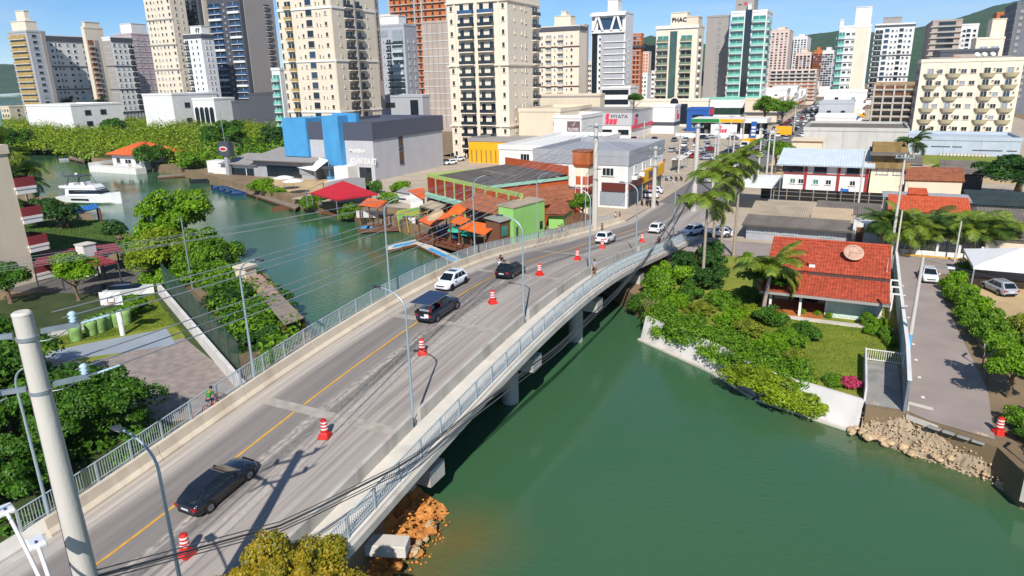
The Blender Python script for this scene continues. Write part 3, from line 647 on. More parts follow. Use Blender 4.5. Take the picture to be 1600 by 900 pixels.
# row behind the grey hall
b = tl(T,'large beige tower with bay windows and a dark balcony strip',430,516,583,-12,200,w_beige); za = b.H-15.3*3
for i in range(15):
    z = za+3*i; b.put(bal_mesh(2.6,2.8,glass,w_beige,ochre,.8,.9),'balcony','F',.2,z+.1)
    for u, w_, h_, g_ in ((.03,.9,1.8,glass),(.36,.5,.6,glass),(.45,.9,1.1,random.choice(GL)),(.58,2.6,2.0,random.choice([glass,glass_b])),(.72,.5,.9,glass),(.78,.4,.6,glass),(.88,1.1,1.2,random.choice(GL))): b.put(win_mesh(w_,h_,g_,w_beige),'window','F',u,z+.9)
    b.put(bal_mesh(b.D*.16,2.8,glass,w_beige,rail_g,1.,1.),'balcony','R',.34,z+.1); b.put(bal_mesh(b.D*.16,2.8,glass,w_beige,rail_g,1.,1.),'balcony','R',.56,z+.1)
    b.put(win_mesh(.5,.8,glass,w_beige),'window','R',.14,z+1); b.put(win_mesh(.5,.8,glass,w_beige),'window','R',.8,z+1)
b.strip('R',.45,b.D*.03,za-10,b.H,w_gwarm,1.2); b.strip('F',.99,b.W*.02,za-10,b.H,w_tan,.2)
for i in (4,9,14): b.band('F',za+3*i-.3,.5,w_white,.25); b.band('R',za+3*i-.3,.5,w_white,.25)
b = tl(T,'white tower with green glass balconies beside the large beige tower',424,437,446,110,235,w_white); b.grid('F',[(.5,'b',.8,2.8,glass_g,w_white,rail_gg)],8,2,b.H-1)
b = tl(T,'cream block with louvred top peeking above the grey tower',586,610,618,25,310,w_beige); b.grid('R',[(.5,'w',2,1.4)],10,10,b.H-6); b.grid('F',[(.5,'b',.6,2.7,glass,w_beige,rail_w)],10,10,b.H-2)
b = tl(T,'beige tower side with netting right of the large beige tower',566,582,590,-10,255,w_net); b.grid('R',[(.5,'w',1.4,1.3)],18,20,b.H-2)
b = tl(T,'pale grey tower with rounded balcony corner and stepped crown',574,631,650,40,288,w_grey); za = b.H-11.5*3
for i in range(10):
    z = za+3*i
    for u, w_, h_ in ((.06,2.4,1.5),(.2,.9,.9),(.33,.7,.9),(.42,.7,.9)): b.put(win_mesh(w_,h_,random.choice(GL),w_white),'window','F',u,z+.9)
    b.put(bal_mesh(2.2,2.7,glass,w_white,rail_g,.9),'balcony','F',.56,z); b.put(bal_mesh(b.W*.28,2.7,random.choice([glass,pane_w]),w_white,random.choice([rail_g,rail_w]),1.2),'balcony','F',.81,z)
    for u in (.3,.75): b.put(win_mesh(1,1.3,glass,w_white),'window','R',u,z+.8)
b.strip('F',.3,b.W*.5,b.H-4,b.H-1.5,pane_w,.2); b.strip('F',.82,b.W*.26,b.H-6,b.H-1.5,pane_w,.5); b.top(.3,.8,.2,.8,4,w_white)
q = tl('podium','grey podium with tall dark glass bay under the pale grey tower',575,660,664,152,270,w_grey,cat='podium'); q.strip('F',.85,q.W*.14,2,q.H-1,glass,.15); q.strip('F',.3,q.W*.4,q.H-4,q.H-2,glass,.1)
b = tl(T,'unfinished tower of raw orange brick with open concrete floors',606,700,718,-8,330,w_orange); za = b.H-17*3.1
for i in range(18): b.band('F',za+3.1*i,.35,concrete,.9); b.band('R',za+3.1*i,.35,concrete,.9)
for i in range(17):
    for u in (.1,.2,.3,.5,.62,.74,.86): b.put(win_mesh(1.4,1.7,glass,w_orange),'window','F',u,za+3.1*i+.7)
    b.put(bal_mesh(2.6,2.6,glass,concrete,w_orange,.9),'balcony','F',.4,za+3.1*i+.3)
for u in (.02,.45,.57,.98): b.strip('F',u,.7,za-15,b.H+1,concrete,.95,'column')
b = tl('netted_building','lower block fully wrapped in tan scaffolding net',658,699,704,35,262,w_net,cat='building'); za = 6
for i in range(12): b.band('F',za+(b.H-7)/12*i,.18,w_white,.15)
for u in (.2,.4,.6,.8): b.strip('F',u,.25,2,b.H,w_gwarm,.18)
b = tl(T,'cream tower with paired dark balconies and arched base',697,792,842,-14,168,w_cream); za = b.H-14.6*3.05
for i in range(14):
    z = za+3.05*i
    for u in (.33,.66): b.put(bal_mesh(b.W*.24,2.9,glass,w_cream,rail_g if i < 13 else rail_b,1.3,.95),'balcony','F',u,z+.1)
    for u in (.33,.66):
        p, a = b.pos('F',u,z+.15); mb_ = win_mesh(b.W*.09,2.2,w_cream,w_cream); inst(mb_,'wall_panel',b.r,(p[0],-.06,p[2]+.1))
    for u in (.07,.93): b.put(win_mesh(.9,1.2,glass,w_cream),'window','F',u,z+1.1)
    for u in (.2,.42): b.put(win_mesh(.45,.7,glass,w_cream),'window','R',u,z+1.3)
    b.put(win_mesh(.9,1.2,glass,w_cream),'window','R',.55,z+1.1); b.put(bal_mesh(b.D*.16,2.8,glass,w_cream,rail_g,1.1),'balcony','R',.85,z+.1)
b.strip('F',.495,.9,za,b.H+1,w_cream,.5,'pilaster'); b.strip('F',.13,.5,za,b.H+1,w_cream,.3,'pilaster'); b.strip('F',.86,.5,za,b.H+1,w_cream,.3,'pilaster')
for i in (4,9,14): b.band('F',za+3.05*i-.3,.4,w_cream,.45); b.band('R',za+3.05*i-.3,.4,w_cream,.3)
cx, cy, cw = b.r.location.x, b.r.location.y, b.W
q = Bld('podium','cream podium of the paired balcony tower with a tall arched window', cx-3, cx+cw+1.2, cy-2.5, cy+28, 1.95+za-.2, w_cream, cat='podium')
def arch(q, u, w_, z0, z1, m=glass):
    pts = [(-w_,z0),(w_,z0)]+[(w_*math.cos(a),z1-w_+w_*math.sin(a)) for a in np.linspace(0,math.pi,11)]
    MB().extr([(p[0]*1.18,(p[1]-z0)*1.05+z0-.1) for p in pts], -.10, .02).build('arch_surround', w_cream, q.r, (u*q.W,0,0)); MB().extr(pts, -.16, .02).build('arch_window', m, q.r, (u*q.W,0,0))
arch(q,.5,1.9,1,q.H-1.6); arch(q,.2,.5,1,q.H-2.2); arch(q,.77,.5,1,q.H-2.2); arch(q,.89,.5,1,q.H-2.2); q.band('F',q.H-1,.4,w_cream,.5)
MB().box(.3,3.6,-.1,.0,q.H+.3,q.H+1.2).build('railing_panel', rail_g, q.r)
q = Bld('annex','plain beige annex wall beside the cream podium', cx+cw+1.3, cx+cw+13, cy+3, cy+26, 13.5, w_tan, cat='building')
# middle group
b = tl(T,'cream tower with two stacks of shell balconies and dark roof line',842,905,917,42,318,w_cream); za = b.H-11.8*3
b.grid('F',[(.25,'b',2.8,2.8,pane_w,w_cream,w_tan),(.55,'b',2.8,2.8,pane_w,w_cream,w_tan),(.08,'w',.9,1.1),(.4,'w',.7,1),(.7,'w',.7,.9),(.82,'w',1.2,1.2)],11,za,b.H-2.5); b.strip('F',.5,b.W,b.H-1.2,b.H+.5,w_dark,.5); b.strip('R',.5,b.D,b.H-1.2,b.H+.5,w_dark,.5); b.top(.35,.75,.2,.8,5,w_cream); b.top(.5,.62,.3,.6,7,w_cream)
for i in (3,6,9): b.band('F',za+3*i-.3,.5,mat('maroon_band','5e3b35',.7,.1,1),.3)
b = tl(T,'lilac netted tower edge behind the shell balcony tower',905,913,920,40,420,w_lilac); b.grid('R',[(.5,'w',1.5,1.4,w_gwarm)],10,20,b.H-2)
q = tl('podium','long beige podium behind the logo store',842,938,945,150,262,w_tan,cat='podium'); q.band('F',q.H-.3,.5,w_gwarm,.2)
b = tl(T,'grey office tower with open frame crown and glass corner',925,978,990,20,330,w_white); za = b.H-14.5*2.9
b.strip('F',.1,b.W*.16,2,b.H-8.5,glass,.25,'glass_corner'); b.strip('F',.62,b.W*.68,za,b.H-9,w_grey,.1)
for i in range(11):
    z = za+2.9*i; b.put(win_mesh(1.6,1.2,glass,w_white),'window','F',.27,z+.9); b.put(win_mesh(.7,1,glass,w_grey),'window','F',.44,z+.9); b.put(win_mesh(.7,1,glass,w_grey),'window','F',.52,z+.9); b.put(win_mesh(1.8,1.2,glass,w_grey),'window','F',.66,z+.9); b.put(win_mesh(2.6,1.8,glass_b,w_grey),'window','F',.88,z+.6); b.put(win_mesh(1,1.1,glass,w_white),'window','R',.5,z+.9)
    b.band('F',z-.1,.45,w_white,.6,u0=.38)
b.strip('F',.55,b.W*.72,b.H-7.2,b.H-1.8,glass_b,.1,'crown_glass'); b.strip('F',.5,b.W*1.02,b.H-1,b.H+.2,w_white,2,'crown_beam'); b.strip('F',.5,b.W*.98,b.H-8.8,b.H-7.6,w_white,1,'crown_beam')
for u, tlt in ((.12,.35),(.28,-.35),(.66,.3),(.84,-.3)):
    p, a = b.pos('F',u,b.H-4.2); o = MB().box(-.5,.5,-1.6,-.7,-3.6,3.5).build('crown_strut', w_white, b.r, p); o.rotation_euler = (0,tlt,0)
b.top(.42,.72,.2,.7,6,w_white); b.top(.48,.6,.3,.6,9,w_white)
q = tl('podium','dark striped podium of the office tower',940,985,998,138,300,w_white,cat='podium')
for i in range(3): q.strip('F',.48,q.W*.92,q.H-2.6-4.2*i,q.H-.5-4.2*i,glass,.12)
b = tl('construction_tower','thin unfinished orange brick tower with dark scaffold collar',988,1002,1006,54,450,w_orange,cat='tower'); b.grid('F',[(.3,'w',1.6,1.8),(.7,'w',1.6,1.8)],12,8,b.H-1); b.band('F',b.H-8,1.4,dgrey,1.2); b.band('R',b.H-8,1.4,dgrey,1.2)
for i in range(13): b.band('F',8+(b.H-9)/12*i,.4,concrete,.4)
b = tl('construction_tower','distant rose brick tower with pale floor bands',1000,1014,1018,82,560,w_rose,cat='tower'); b.grid('F',[(.2,'w',1.6,1.7,w_orange),(.5,'w',1.6,1.7,w_orange),(.8,'w',1.6,1.7,w_orange)],13,4,b.H-1)
b = tl('low_block','small white block of flats between the brick towers',1000,1012,1018,116,520,w_white,cat='building'); b.grid('F',[(.3,'w',1.6,1.4),(.7,'w',1.6,1.4)],5,4,b.H-1)
b = tl(T,'cream tower with green glazed balconies and central blue glass strip',1026,1091,1101,41,284,w_cream); za = b.H-11.9*3.1
b.strip('F',.43,b.W*.17,za-4,b.H-1.5,mat('teal_glass','37504a',.1,.2,.4,spec=.8),.25,'glass_strip')
for i in range(11):
    z = za+3.1*i
    for u in (.17,.74): b.put(bal_mesh(b.W*.27,3,glass_g if i > 8 else glass,w_cream,mat('olive_balcony_glass','6f7a62',.2,.15,.5),1.1,1.1),'balcony','F',u,z+.1)
    if i%2 == 0 or i > 6: b.put(win_mesh(1.5,1.2,glass_b,w_cream),'window','F',.43,z+1)
    b.put(bal_mesh(b.D*.3,2.9,glass,w_cream,w_white,.8),'balcony','R',.4,z+.1)
b.top(.33,.72,.05,.5,5.4,w_cream); b.top(.72,.98,.1,.7,3.6,w_tan); letters('PHAC',2.4,black,b.r,(b.W*.36,b.D*.05-.3,b.H+2.2),bold=.05); b.band('F',b.H-.5,.5,w_white,.5)
q = tl('podium','cream podium with square blue windows under the green glazed tower',992,1107,1110,158,268,w_cream,cat='podium')
for i in range(2):
    for u in (.08,.2,.32,.84,.95): q.put(win_mesh(2,2.2,glass_b if u>.5 else glass,w_cream),'window','F',u,q.H-4.2-4.6*i)
arch(q,.55,1.6,1,q.H+1.2); q.strip('F',.68,q.W*.1,1,q.H-1,glass,.1)
b = tl(T,'blank grey tower side wall with small windows left of the teal tower',1105,1139,1141,26,318,w_gwarm); b.grid('F',[(.6,'w',1.3,1.2,pane_w)],12,12,b.H-1)
b = tl(T,'white tower with teal glass balconies and a dark glass spine',1143,1199,1208,18,294,w_white); za = b.H-11.3*3.2
b.strip('F',.5,b.W*.18,za,b.H+1.2,glass,.35,'glass_spine')
for i in range(11):
    for u in (.2,.8): b.put(bal_mesh(b.W*.36,3.1,glass_g,w_white,rail_gg,1.2,1.15),'balcony','F',u,za+3.2*i+.1)
    b.put(bal_mesh(b.D*.5,3,glass_g,w_white,rail_gg,.9),'balcony','R',.4,za+3.2*i+.1)
b.top(.08,.6,.1,.7,6,w_gwarm); b.top(.45,.55,.02,.1,3,w_white); MB().extr([(-.9,0),(1.2,0),(.6,.9),(0,1.4),(-.5,.8)],-.1,0).build('emblem', mat('red_sign','b3464a',.5,.1,2), b.r, (b.W*.36,b.D*.1-.02,b.H+3.4)); MB().box(-1.6,-.1,-.1,0,0,.45).build('emblem', w_dark, b.r, (b.W*.26,b.D*.1-.02,b.H+3.4))
cx, cy, cw = b.r.location.x, b.r.location.y, b.W
q = Bld('podium','white framed podium with a wide green glass front under the teal tower', cx-9, cx+cw+3, cy-8, cy+20, 1.95+za-1, w_white, cat='podium'); q.strip('F',.52,q.W*.86,2.5,q.H-2.6,mat('deep_green_glass','1f3a35',.06,.2,.3,spec=.9),.1,'shop_glass'); q.strip('F',.5,q.W*1.0,q.H+.9,q.H+2,rail_gg,.2,'railing_panel')
# distant towers beyond the avenue
for i,(pl,pc,pr,py,dd,m,nf,lb) in enumerate([(1205,1234,1240,47,640,w_rose,20,'distant pale tower with dense window grid'),(1241,1262,1268,58,700,w_white,20,'distant white tower with rounded top'),(1243,1268,1272,83,560,w_rose,14,'distant rose block in front of the white tower'),(1272,1285,1287,80,560,w_orange,14,'distant strip of orange brick under construction'),(1285,1303,1306,80,560,w_white,14,'distant white block beside the orange strip')]):
    b = tl(T,lb,pl,pc,pr,py,dd,m); b.grid('F',[(.15,'w',2.2,1.5),(.38,'w',2.2,1.5),(.62,'w',2.2,1.5),(.85,'w',2.2,1.5)],nf,8,b.H-2); b.top(.3,.7,.2,.8,3)
b = tl('unfinished_block','wide low unfinished block with raw concrete floors and brick',1203,1276,1280,110,430,w_rose,cat='building')
for i in range(8):
    b.band('F',3+i*(b.H-3)/8,.6,concrete,.8)
    for u in (.08,.22,.36,.5,.64,.78,.92): b.put(win_mesh(3,2,glass if i>4 else w_orange,concrete),'window','F',u,4+i*(b.H-3)/8)
# right of the avenue
b = tl(T,'white tower with teal corner balconies and blank cream flank',1305,1312,1362,44,300,w_white,'L'); za = b.H-10.4*3.2
b.strip('F',.72,b.W*.42,2,b.H,w_beige,.1)
for i in range(10):
    b.put(bal_mesh(b.W*.2,3.1,glass_g,w_white,rail_gg,1.1),'balcony','F',.1,za+3.2*i+.1); b.put(bal_mesh(b.D*.3,3.1,glass_g,w_white,rail_gg,1.),'balcony','L',.7,za+3.2*i+.1)
    for u, w_ in ((.29,1.7),(.44,.8),(.5,.8)): b.put(win_mesh(w_,1.1,glass,w_white),'window','F',u,za+3.2*i+1.4)
    b.band('F',za+3.2*i-.1,.5,w_white,.5,u0=.2,u1=.52)
b.top(.45,.95,.2,.7,8,w_white); b.top(.0,.12,.0,.3,3,w_white); b.strip('F',.1,b.W*.17,1,za-2,glass_g,.2)
b = tl(T,'white and grey tower with dark balcony stacks',1362,1368,1430,40,410,w_white,'L'); za = b.H-13.6*3.1
b.grid('F',[(.12,'b',.2,2.8,glass,w_white,rail_g),(.32,'w',2.6,2,glass_b),(.46,'w',1.3,1.3),(.56,'w',1.3,1.3),(.68,'w',2.4,2.,glass),(.8,'w',1.3,1.3),(.91,'w',1.3,1.3)],13,za,b.H-2); b.top(.2,.65,.2,.8,4,w_gwarm); b.band('F',b.H-1,1,w_dark,.4)
for i in (4,8): b.band('F',za+3.1*i-.3,.7,w_dark,.3)
b = tl('unfinished_block','open concrete frame building with timber formwork',1352,1366,1432,133,260,mat('formwork','9a8468',.9,.2,.6),'L',cat='building')
for i in range(6):
    b.band('F',.5+i*(b.H/6),.45,concrete,1.); b.strip('F',.5,b.W*.95,1.2+i*b.H/6,-.3+(i+1)*b.H/6,glass if i<4 else wood,.06,'open_floor')
for u in (.02,.25,.5,.75,.98): b.strip('F',u,.6,0,b.H,concrete,.9,'column')
b = tl('hotel','beige hotel with rows of shell shaped balconies and sloping end wall',1411,1440,1600,98,192,w_cream,'L',cat='hotel'); za = 2.2; fh = (b.H-za)/6.35
shell = mat('shell_balcony','b3a888',.8,.1,1.5)
def shell_mesh():
    mb = MB(); n = 12; w_ = 1.9
    ring = [(-w_+2*w_*i/n, -(.35+.85*math.sqrt(max(0,1-((i/n)*2-1)**2)))) for i in range(n+1)]
    for (k0, z0), (k1, z1) in (((.72,-.15),(1,.9)),):
        lo = [(x*k0,y*k0,z0) for x,y in ring]; hi = [(x*k1,y*k1,z1) for x,y in ring]
        mb._add([(-w_*k0,0,z0)]+lo+[(w_*k0,0,z0)]+[(-w_*k1,0,z1)]+hi+[(w_*k1,0,z1)], [tuple(range(n+3))]+[(i,i+1,n+4+i,n+3+i) for i in range(n+2)])
    return mb.mesh('balcony', shell, False)
shm = shell_mesh(); me_r = win_mesh(1.5,1.3,glass,w_cream,2)
for i in range(6):
    z = za+fh*i
    for u in (.12,.34,.68,.9):
        b.put(shm,'balcony','F',u,z+.25); b.put(win_mesh(1.7,2.1,random.choice(GL),w_cream,2),'window','F',u-.012,z+.55); b.put(win_mesh(.45,.45,glass,w_cream),'window','F',u+.055,z+2.0)
    for u in (.2,.44,.535,.78): b.put(win_mesh(1.5,1.2,random.choice(GL),w_cream,2),'window','F',u,z+1.2)
    for u in (.2,.45,.7): b.put(win_mesh(.9,1.1,glass,w_gwarm),'window','L',u,z+1.1)
b.strip('L',.5,b.D*.98,0,b.H-.2,w_gwarm,.04)
for u in (.27,.61): b.strip('F',u,.25,0,b.H,w_tan,.06)
b.top(.1,.9,.4,.9,.8,w_gwarm)
for u in (.55,.62,.7): 
    o = MB().lathe([(.02,0),(.45,.16),(.7,.42),(.68,.44),(.42,.2),(.02,.05)],12).build('satellite_dish', white, b.r, (u*b.W,2,b.H+1.6)); o.rotation_euler = (R_(50),0,.4); MB().box(-.05,.05,-.05,.05,-.8,0).build('dish_mast', steel, b.r, (u*b.W,2.05,b.H+1.65))
b = tl('hall','charcoal roof block behind the beige hotel',1458,1470,1560,82,235,w_dark,'L',cat='building'); b.strip('F',.48,b.W*.5,b.H-4,b.H-.8,w_net,.15); b.strip('F',.3,b.W*.13,b.H-3.6,b.H-1.4,w_orange,.3)
b = tl('unfinished_tower','unfinished tower with tan netting and open floors near the mountain',1448,1458,1504,34,390,w_net,'L',cat='tower')
for i in range(13): b.band('F',6+i*(b.H-6)/13,.6,concrete,.9); b.put(win_mesh(b.W*.6,2,glass,w_net),'window','F',.5,7+i*(b.H-6)/13)
b = tl(T,'white tower wing with blue windows beside the netted tower',1500,1503,1530,40,400,w_white,'L'); b.grid('F',[(.2,'w',1.6,1.4),(.45,'w',2.2,1.8,glass_b),(.8,'w',1.6,1.4)],13,8,b.H-2)
b = tl('terraced_block','cream terraced block stepping up towards the mountain',1518,1526,1570,62,300,w_cream,'L',cat='building'); b.grid('F',[(.3,'b',.3,2.8,pane_w,w_cream,w_tan),(.7,'b',.3,2.8,pane_w,w_cream,rail_gg)],6,10,b.H-2); b.top(.5,1,.2,.9,8,w_cream)
b = tl('unfinished_tower','raw brick top of a tower under construction against the mountain',1552,1558,1584,22,360,w_orange,'L',cat='tower')
for i in range(12): b.band('F',6+i*(b.H-6)/12,.6,concrete,.9); b.put(win_mesh(b.W*.6,1.9,glass,w_orange),'window','F',.5,7+i*(b.H-6)/12)
b = tl('netted_tower','grey netted tower at the edge of the mountain',1572,1590,1690,6,300,mat('net_grey','6b6e75',.9,.12,.3,stretch=(1,1,.3)),'L',cat='tower'); b.grid('F',[(.1,'w',1.6,1.6,w_gwarm),(.3,'w',1.6,1.6,w_gwarm)],14,6,b.H-2)
for i in range(14): b.band('L',6+i*(b.H-6)/14,.2,w_grey,.15)
# low blocks and shops along the far avenue
rr = random.Random(11); pal = [w_white,w_cream,w_grey,w_tan,w_rose,white]
sgn = [mat('sign_a','b3262a',.5,.1,2),mat('sign_b','1f58a8',.5,.1,2),mat('sign_c','d9a01e',.5,.1,2),mat('sign_d','2f8a4a',.5,.1,2),dgrey]
adj = ['white','cream','grey','tan','rose','plain white']
for sd_, xs, v0 in ((-1,-31,318),(1,-13,262)):
    v = v0; k = 0
    while v < 620:
        L = rr.uniform(10,18); D_ = rr.uniform(10,16); Hh = rr.choice([5,6,7,9,12]); j = rr.randrange(6)
        q = Bld('shop_house', ['%s shop house with coloured sign on the far avenue, stretch %s the filling station' % (adj[j], 'beyond' if sd_ < 0 else 'opposite')][0].replace(', stretch','').strip(), xs-D_ if sd_ < 0 else xs, xs if sd_ < 0 else xs+D_, v, v+L-1, 1.95+Hh, pal[j], cat='shop', group='shop houses along the far avenue')
        q.band('F',2.9,1.0,rr.choice(sgn),.5,'sign_board'); q.strip('R' if sd_ < 0 else 'L',.5,q.D*.9,2.9,3.9,rr.choice(sgn),.5,'sign_board'); q.strip('R' if sd_ < 0 else 'L',.5,q.D*.85,.2,2.6,glass,.1,'shop_front')
        if Hh > 6: q.grid('F',[(.3,'w',1.6,1.3),(.7,'w',1.6,1.3)],max(1,(Hh-4)//3),3.8,Hh-.4); q.grid('R' if sd_ < 0 else 'L',[(.3,'w',1.6,1.3),(.7,'w',1.6,1.3)],max(1,(Hh-4)//3),3.8,Hh-.4)
        v += L; k += 1
for i,(pl,pr,py,dd,m,nf,lb) in enumerate([(1018,1030,112,470,w_white,6,'white mid rise block between the cream towers'),(1106,1142,120,430,w_rose,5,'rose mid rise block behind the grey side wall'),(655,698,118,420,w_white,6,'white block behind the netted building'),(918,928,98,450,w_cream,8,'narrow cream block left of the office tower'),(1226,1262,128,520,w_orange,5,'brick mid rise block over the far avenue'),(246,262,92,460,w_white,10,'white block between lilac and beige towers'),(1432,1452,110,430,w_rose,9,'rose block behind the hotel corner'),(1500,1530,70,520,w_white,12,'pale block on the slope behind the hotel'),(0,14,168,420,w_tan,2,'low tan house at the sea end of the row')]):
    b = tl('mid_rise_block',lb,pl,pr,pr,py,dd,m,cat='building'); b.grid('F',[(.2,'w',1.8,1.4),(.5,'w',1.8,1.4),(.8,'w',1.8,1.4)],nf,max(2,b.H-nf*3.2),b.H-.5); b.grid('R',[(.5,'w',1.8,1.4)],nf,max(2,b.H-nf*3.2),b.H-.5)
# ---------------------------------------------------------------- hills
hillm = mat('forested_hill','27402a',.95,.25,.02,.8,.06,c2='36522e')
def hill(name, prof, depth, thick):
    # ridge line read as (px, py) at a given depth; the slope falls towards the town
    P = [dp(x,y,depth) for x,y in prof]; n = len(P); rows = 14; V = []
    fw = Vector((CF.x,CF.y,0)).normalized(); rr = random.Random(3)
    pts = []
    for i in range((n-1)*8+1):
        a = min(i//8, n-2); u = (i-8*a)/8; p = P[a].lerp(P[a+1],u); pts.append(p)
    for j in range(rows+1):
        t = j/rows
        for i,p in enumerate(pts):
            h = max(2,p.z)*(1-t**1.5)*(1+.10*math.sin(i*.9+j*1.3)*t*2*(1-t)+.02*rr.random()*(1 if j else .6)); q = p-fw*thick*t
            V.append((q.x+rr.uniform(-6,6)*t, q.y+rr.uniform(-6,6)*t, h))
    m = len(pts); F = [(j*m+i, j*m+i+1, (j+1)*m+i+1, (j+1)*m+i) for j in range(rows) for i in range(m-1)]
    for i,p in enumerate(pts): q = p+fw*thick; V.append((q.x,q.y,0))
    k = (rows+1)*m; F += [(k+i, k+i+1, i+1, i) for i in range(m-1)]
    mb = MB(); mb.v = V; mb.f = F; mb.sm = [True]*len(F); struct(mb.build(name, hillm))
hill('hill', [(985,66),(1010,58),(1040,62),(1100,75),(1160,88),(1210,75),(1260,55),(1300,50),(1330,55),(1400,50),(1440,42),(1480,33),(1510,25),(1545,12),(1590,2),(1640,-10),(1720,-20)], 1900, 900)
hill('headland', [(-160,92),(-90,94),(-40,99),(0,100),(22,101),(45,112),(75,124),(105,134),(140,140)], 2600, 700)
# ---------------------------------------------------------------- low buildings
def corr(name, a, b, c, d, m, parent, pitch=.3, amp=.06, th=.12, rows=1):
    # ribbed roof plane: a,b along the eave, d,c along the ridge (same order); ribs run down the slope
    a,b,c,d = map(Vector,(a,b,c,d)); nrm = (b-a).cross(d-a).normalized()
    if nrm.z < 0: nrm = -nrm
    n = max(4, int((b-a).length/pitch)*2); V = []; F = []
    st = []
    for r in range(rows):
        st += [(r/rows, .05*(rows>1)), ((r+1)/rows, 0)]
    for (t, lift) in st:
        for i in range(n+1):
            u = i/n; p = (a.lerp(b,u)).lerp(d.lerp(c,u), t)+nrm*(amp*(i%2)+lift); V.append(p)
    R = len(st)
    for r in range(R-1):
        for i in range(n): F.append((r*(n+1)+i, r*(n+1)+i+1, (r+1)*(n+1)+i+1, (r+1)*(n+1)+i))
    mb = MB(); mb._add(V, F); lo = [p-nrm*th for p in (a,b,c,d)]; mb._add([a-nrm*.02,b-nrm*.02,c-nrm*.02,d-nrm*.02]+lo, [(7,6,5,4),(0,1,5,4),(1,2,6,5),(2,3,7,6),(3,0,4,7)])
    return mb.build(name, m, parent, fix=False)
def slab(name, pts, th, m, parent):
    P = [Vector(p) for p in pts]; mb = MB(); n = len(P); mb._add(P+[p-Vector((0,0,th)) for p in P], [tuple(range(n)), tuple(range(2*n-1,n-1,-1))]+[(i,n+i,n+(i+1)%n,(i+1)%n) for i in range(n)]); return mb.build(name, m, parent)
def post(p, z0, m, parent, r=.07, name='post'): return MB().box(p[0]-r,p[0]+r,p[1]-r,p[1]+r,z0,p[2]).build(name, m, parent)
def W0(name, label, cat, group=None): return thing(name, label, cat, (0,0,0), 0, group)      # parts given in world metres
def rebase(o):                                                                             # move the empty to the foot of its parts
    pts = [c.matrix_local @ Vector(k) for c in o.children for k in c.bound_box]
    x = sum(p.x for p in pts)/len(pts); y = sum(p.y for p in pts)/len(pts); z = min(p.z for p in pts)
    o.location = Vector(o.location)+Vector((x,y,z))
    for c in o.children: c.location = Vector(c.location)-Vector((x,y,z))
blue = mat('sky_blue_render','4790bf',.7,.08,.4,stain=.35,stainc='2d6c9c'); hallg = mat('hall_grey','b2b1b3',.7,.04,.4,stain=.1); band_m = mat('hall_band','4b4f5c',.55,.06,2,stretch=(6,6,.1))
maroon = mat('maroon_awning','7e2f33',.8,.12,.6); red_t = mat('red_canvas','ad1f2c',.75,.08,.6); canvas = mat('white_canvas','dcdad6',.75,.05,.5); orange_c = mat('orange_canvas','d2601c',.75,.07,.6)
lime = mat('lime_render','8bbd66',.75,.06,.5,stain=.12); brickr = mat('red_panel','8e3126',.8,.12,.6,stain=.3); bricko = mat('orange_brick_panel','b1512a',.85,.18,.8,stain=.2); trim_g = mat('lime_trim','9fb562',.7,.08,1); cyan_l = mat('cyan_ledge','8fbfa8',.7,.1,1)
yel = mat('yellow_paint','e0a214',.6,.05,.5); pinkred = mat('logo_red','cf3a52',.5,.05,1); roof_gr = mat('grey_sheet_roof','8f8a86',.6,.12,.8,stretch=(4,.4,1)); fibre = mat('fibre_cement_roof','a1927c',.85,.16,.5,stain=.2); fibre_d = mat('old_fibre_roof','6c645c',.9,.2,.6); roof_w = mat('white_sheet_roof','c3ccd0',.45,.06,.6)
# grey hall with blue slabs
b = Bld('boat_hall','grey hall with charcoal roof band, blue slabs and white lettering by the canal', AY(474,187,115.2).x, -88.6, 115.2, AX(690,190,-88.6).y, 13.0, hallg, cat='building', roofm=band_m)
b.band('F',b.H-2.6,3.5,band_m,.25,'roof_band'); b.band('R',b.H-2.6,3.5,band_m,.25,'roof_band')
xb = AY(505,173,114.4).x-b.r.location.x; xb2 = AY(531,180,114.4).x-b.r.location.x
MB().box(xb,xb2,-1.6,1.5,0,b.H+2.2).build('blue_slab', blue, b.r); MB().box(xb+.2,xb2+2.2,1.6,2.6,b.H+.3,b.H+2.6).build('blue_slab', blue, b.r)
MB().box(-5.5,1.2,-.8,7,4.6,b.H+1.6).build('blue_wing', blue, b.r); MB().box(-5,-4.6,-.4,0,0,4.6).build('column', concrete, b.r)
letters('MARINA',1.1,white,b.r,(xb2+1.0,-.05,b.H-5.3),bold=.03); letters('ATLÂNTIDA JET',1.75,white,b.r,(xb2+1.0,-.05,b.H-7.6),bold=.04,sx=.55)
for z in (2.6,6.4): b.put(win_mesh(1.5,2.5,glass,dgrey,1),'window','R',.36,z); b.put(win_mesh(1.5,.5,glass,dgrey,2),'window','R',.36,z+2.9)
for i,(u0,u1) in enumerate(((.35,.62),(.66,.9))): slab('skylight',[(u0*b.W,3,b.H+.27),(u1*b.W,3,b.H+.27),(u1*b.W,9,b.H+.3),(u0*b.W,9,b.H+.3)],.05,glass,b.r)
MB().box(b.W*.55,b.W*.75,-3.2,0,0,3.2).build('annex', white, b.r); MB().box(b.W*.3,b.W*.54,-3.6,0,2.6,3.1).build('canopy', dgrey, b.r); MB().box(b.W*.78,b.W*.95,-.12,0,0,2.8).build('gate', glass, b.r)
t = W0('awning','white canvas awning sloping over the boats by the grey hall','awning'); q = [G(447,258,4.6),G(492,267,4.2),G(513,250,6.4),G(480,240,6.6)]; slab('canvas',q,.08,canvas,t)
for p in q: post(p,1.95,steel,t,.09)
rebase(t)
t = W0('awning','white sail awning above the grey pavilion roof','awning'); q = [G(478,298,4.6),G(505,285,5),G(555,276,5.2),G(515,281,5)]; slab('canvas',q,.06,canvas,t)
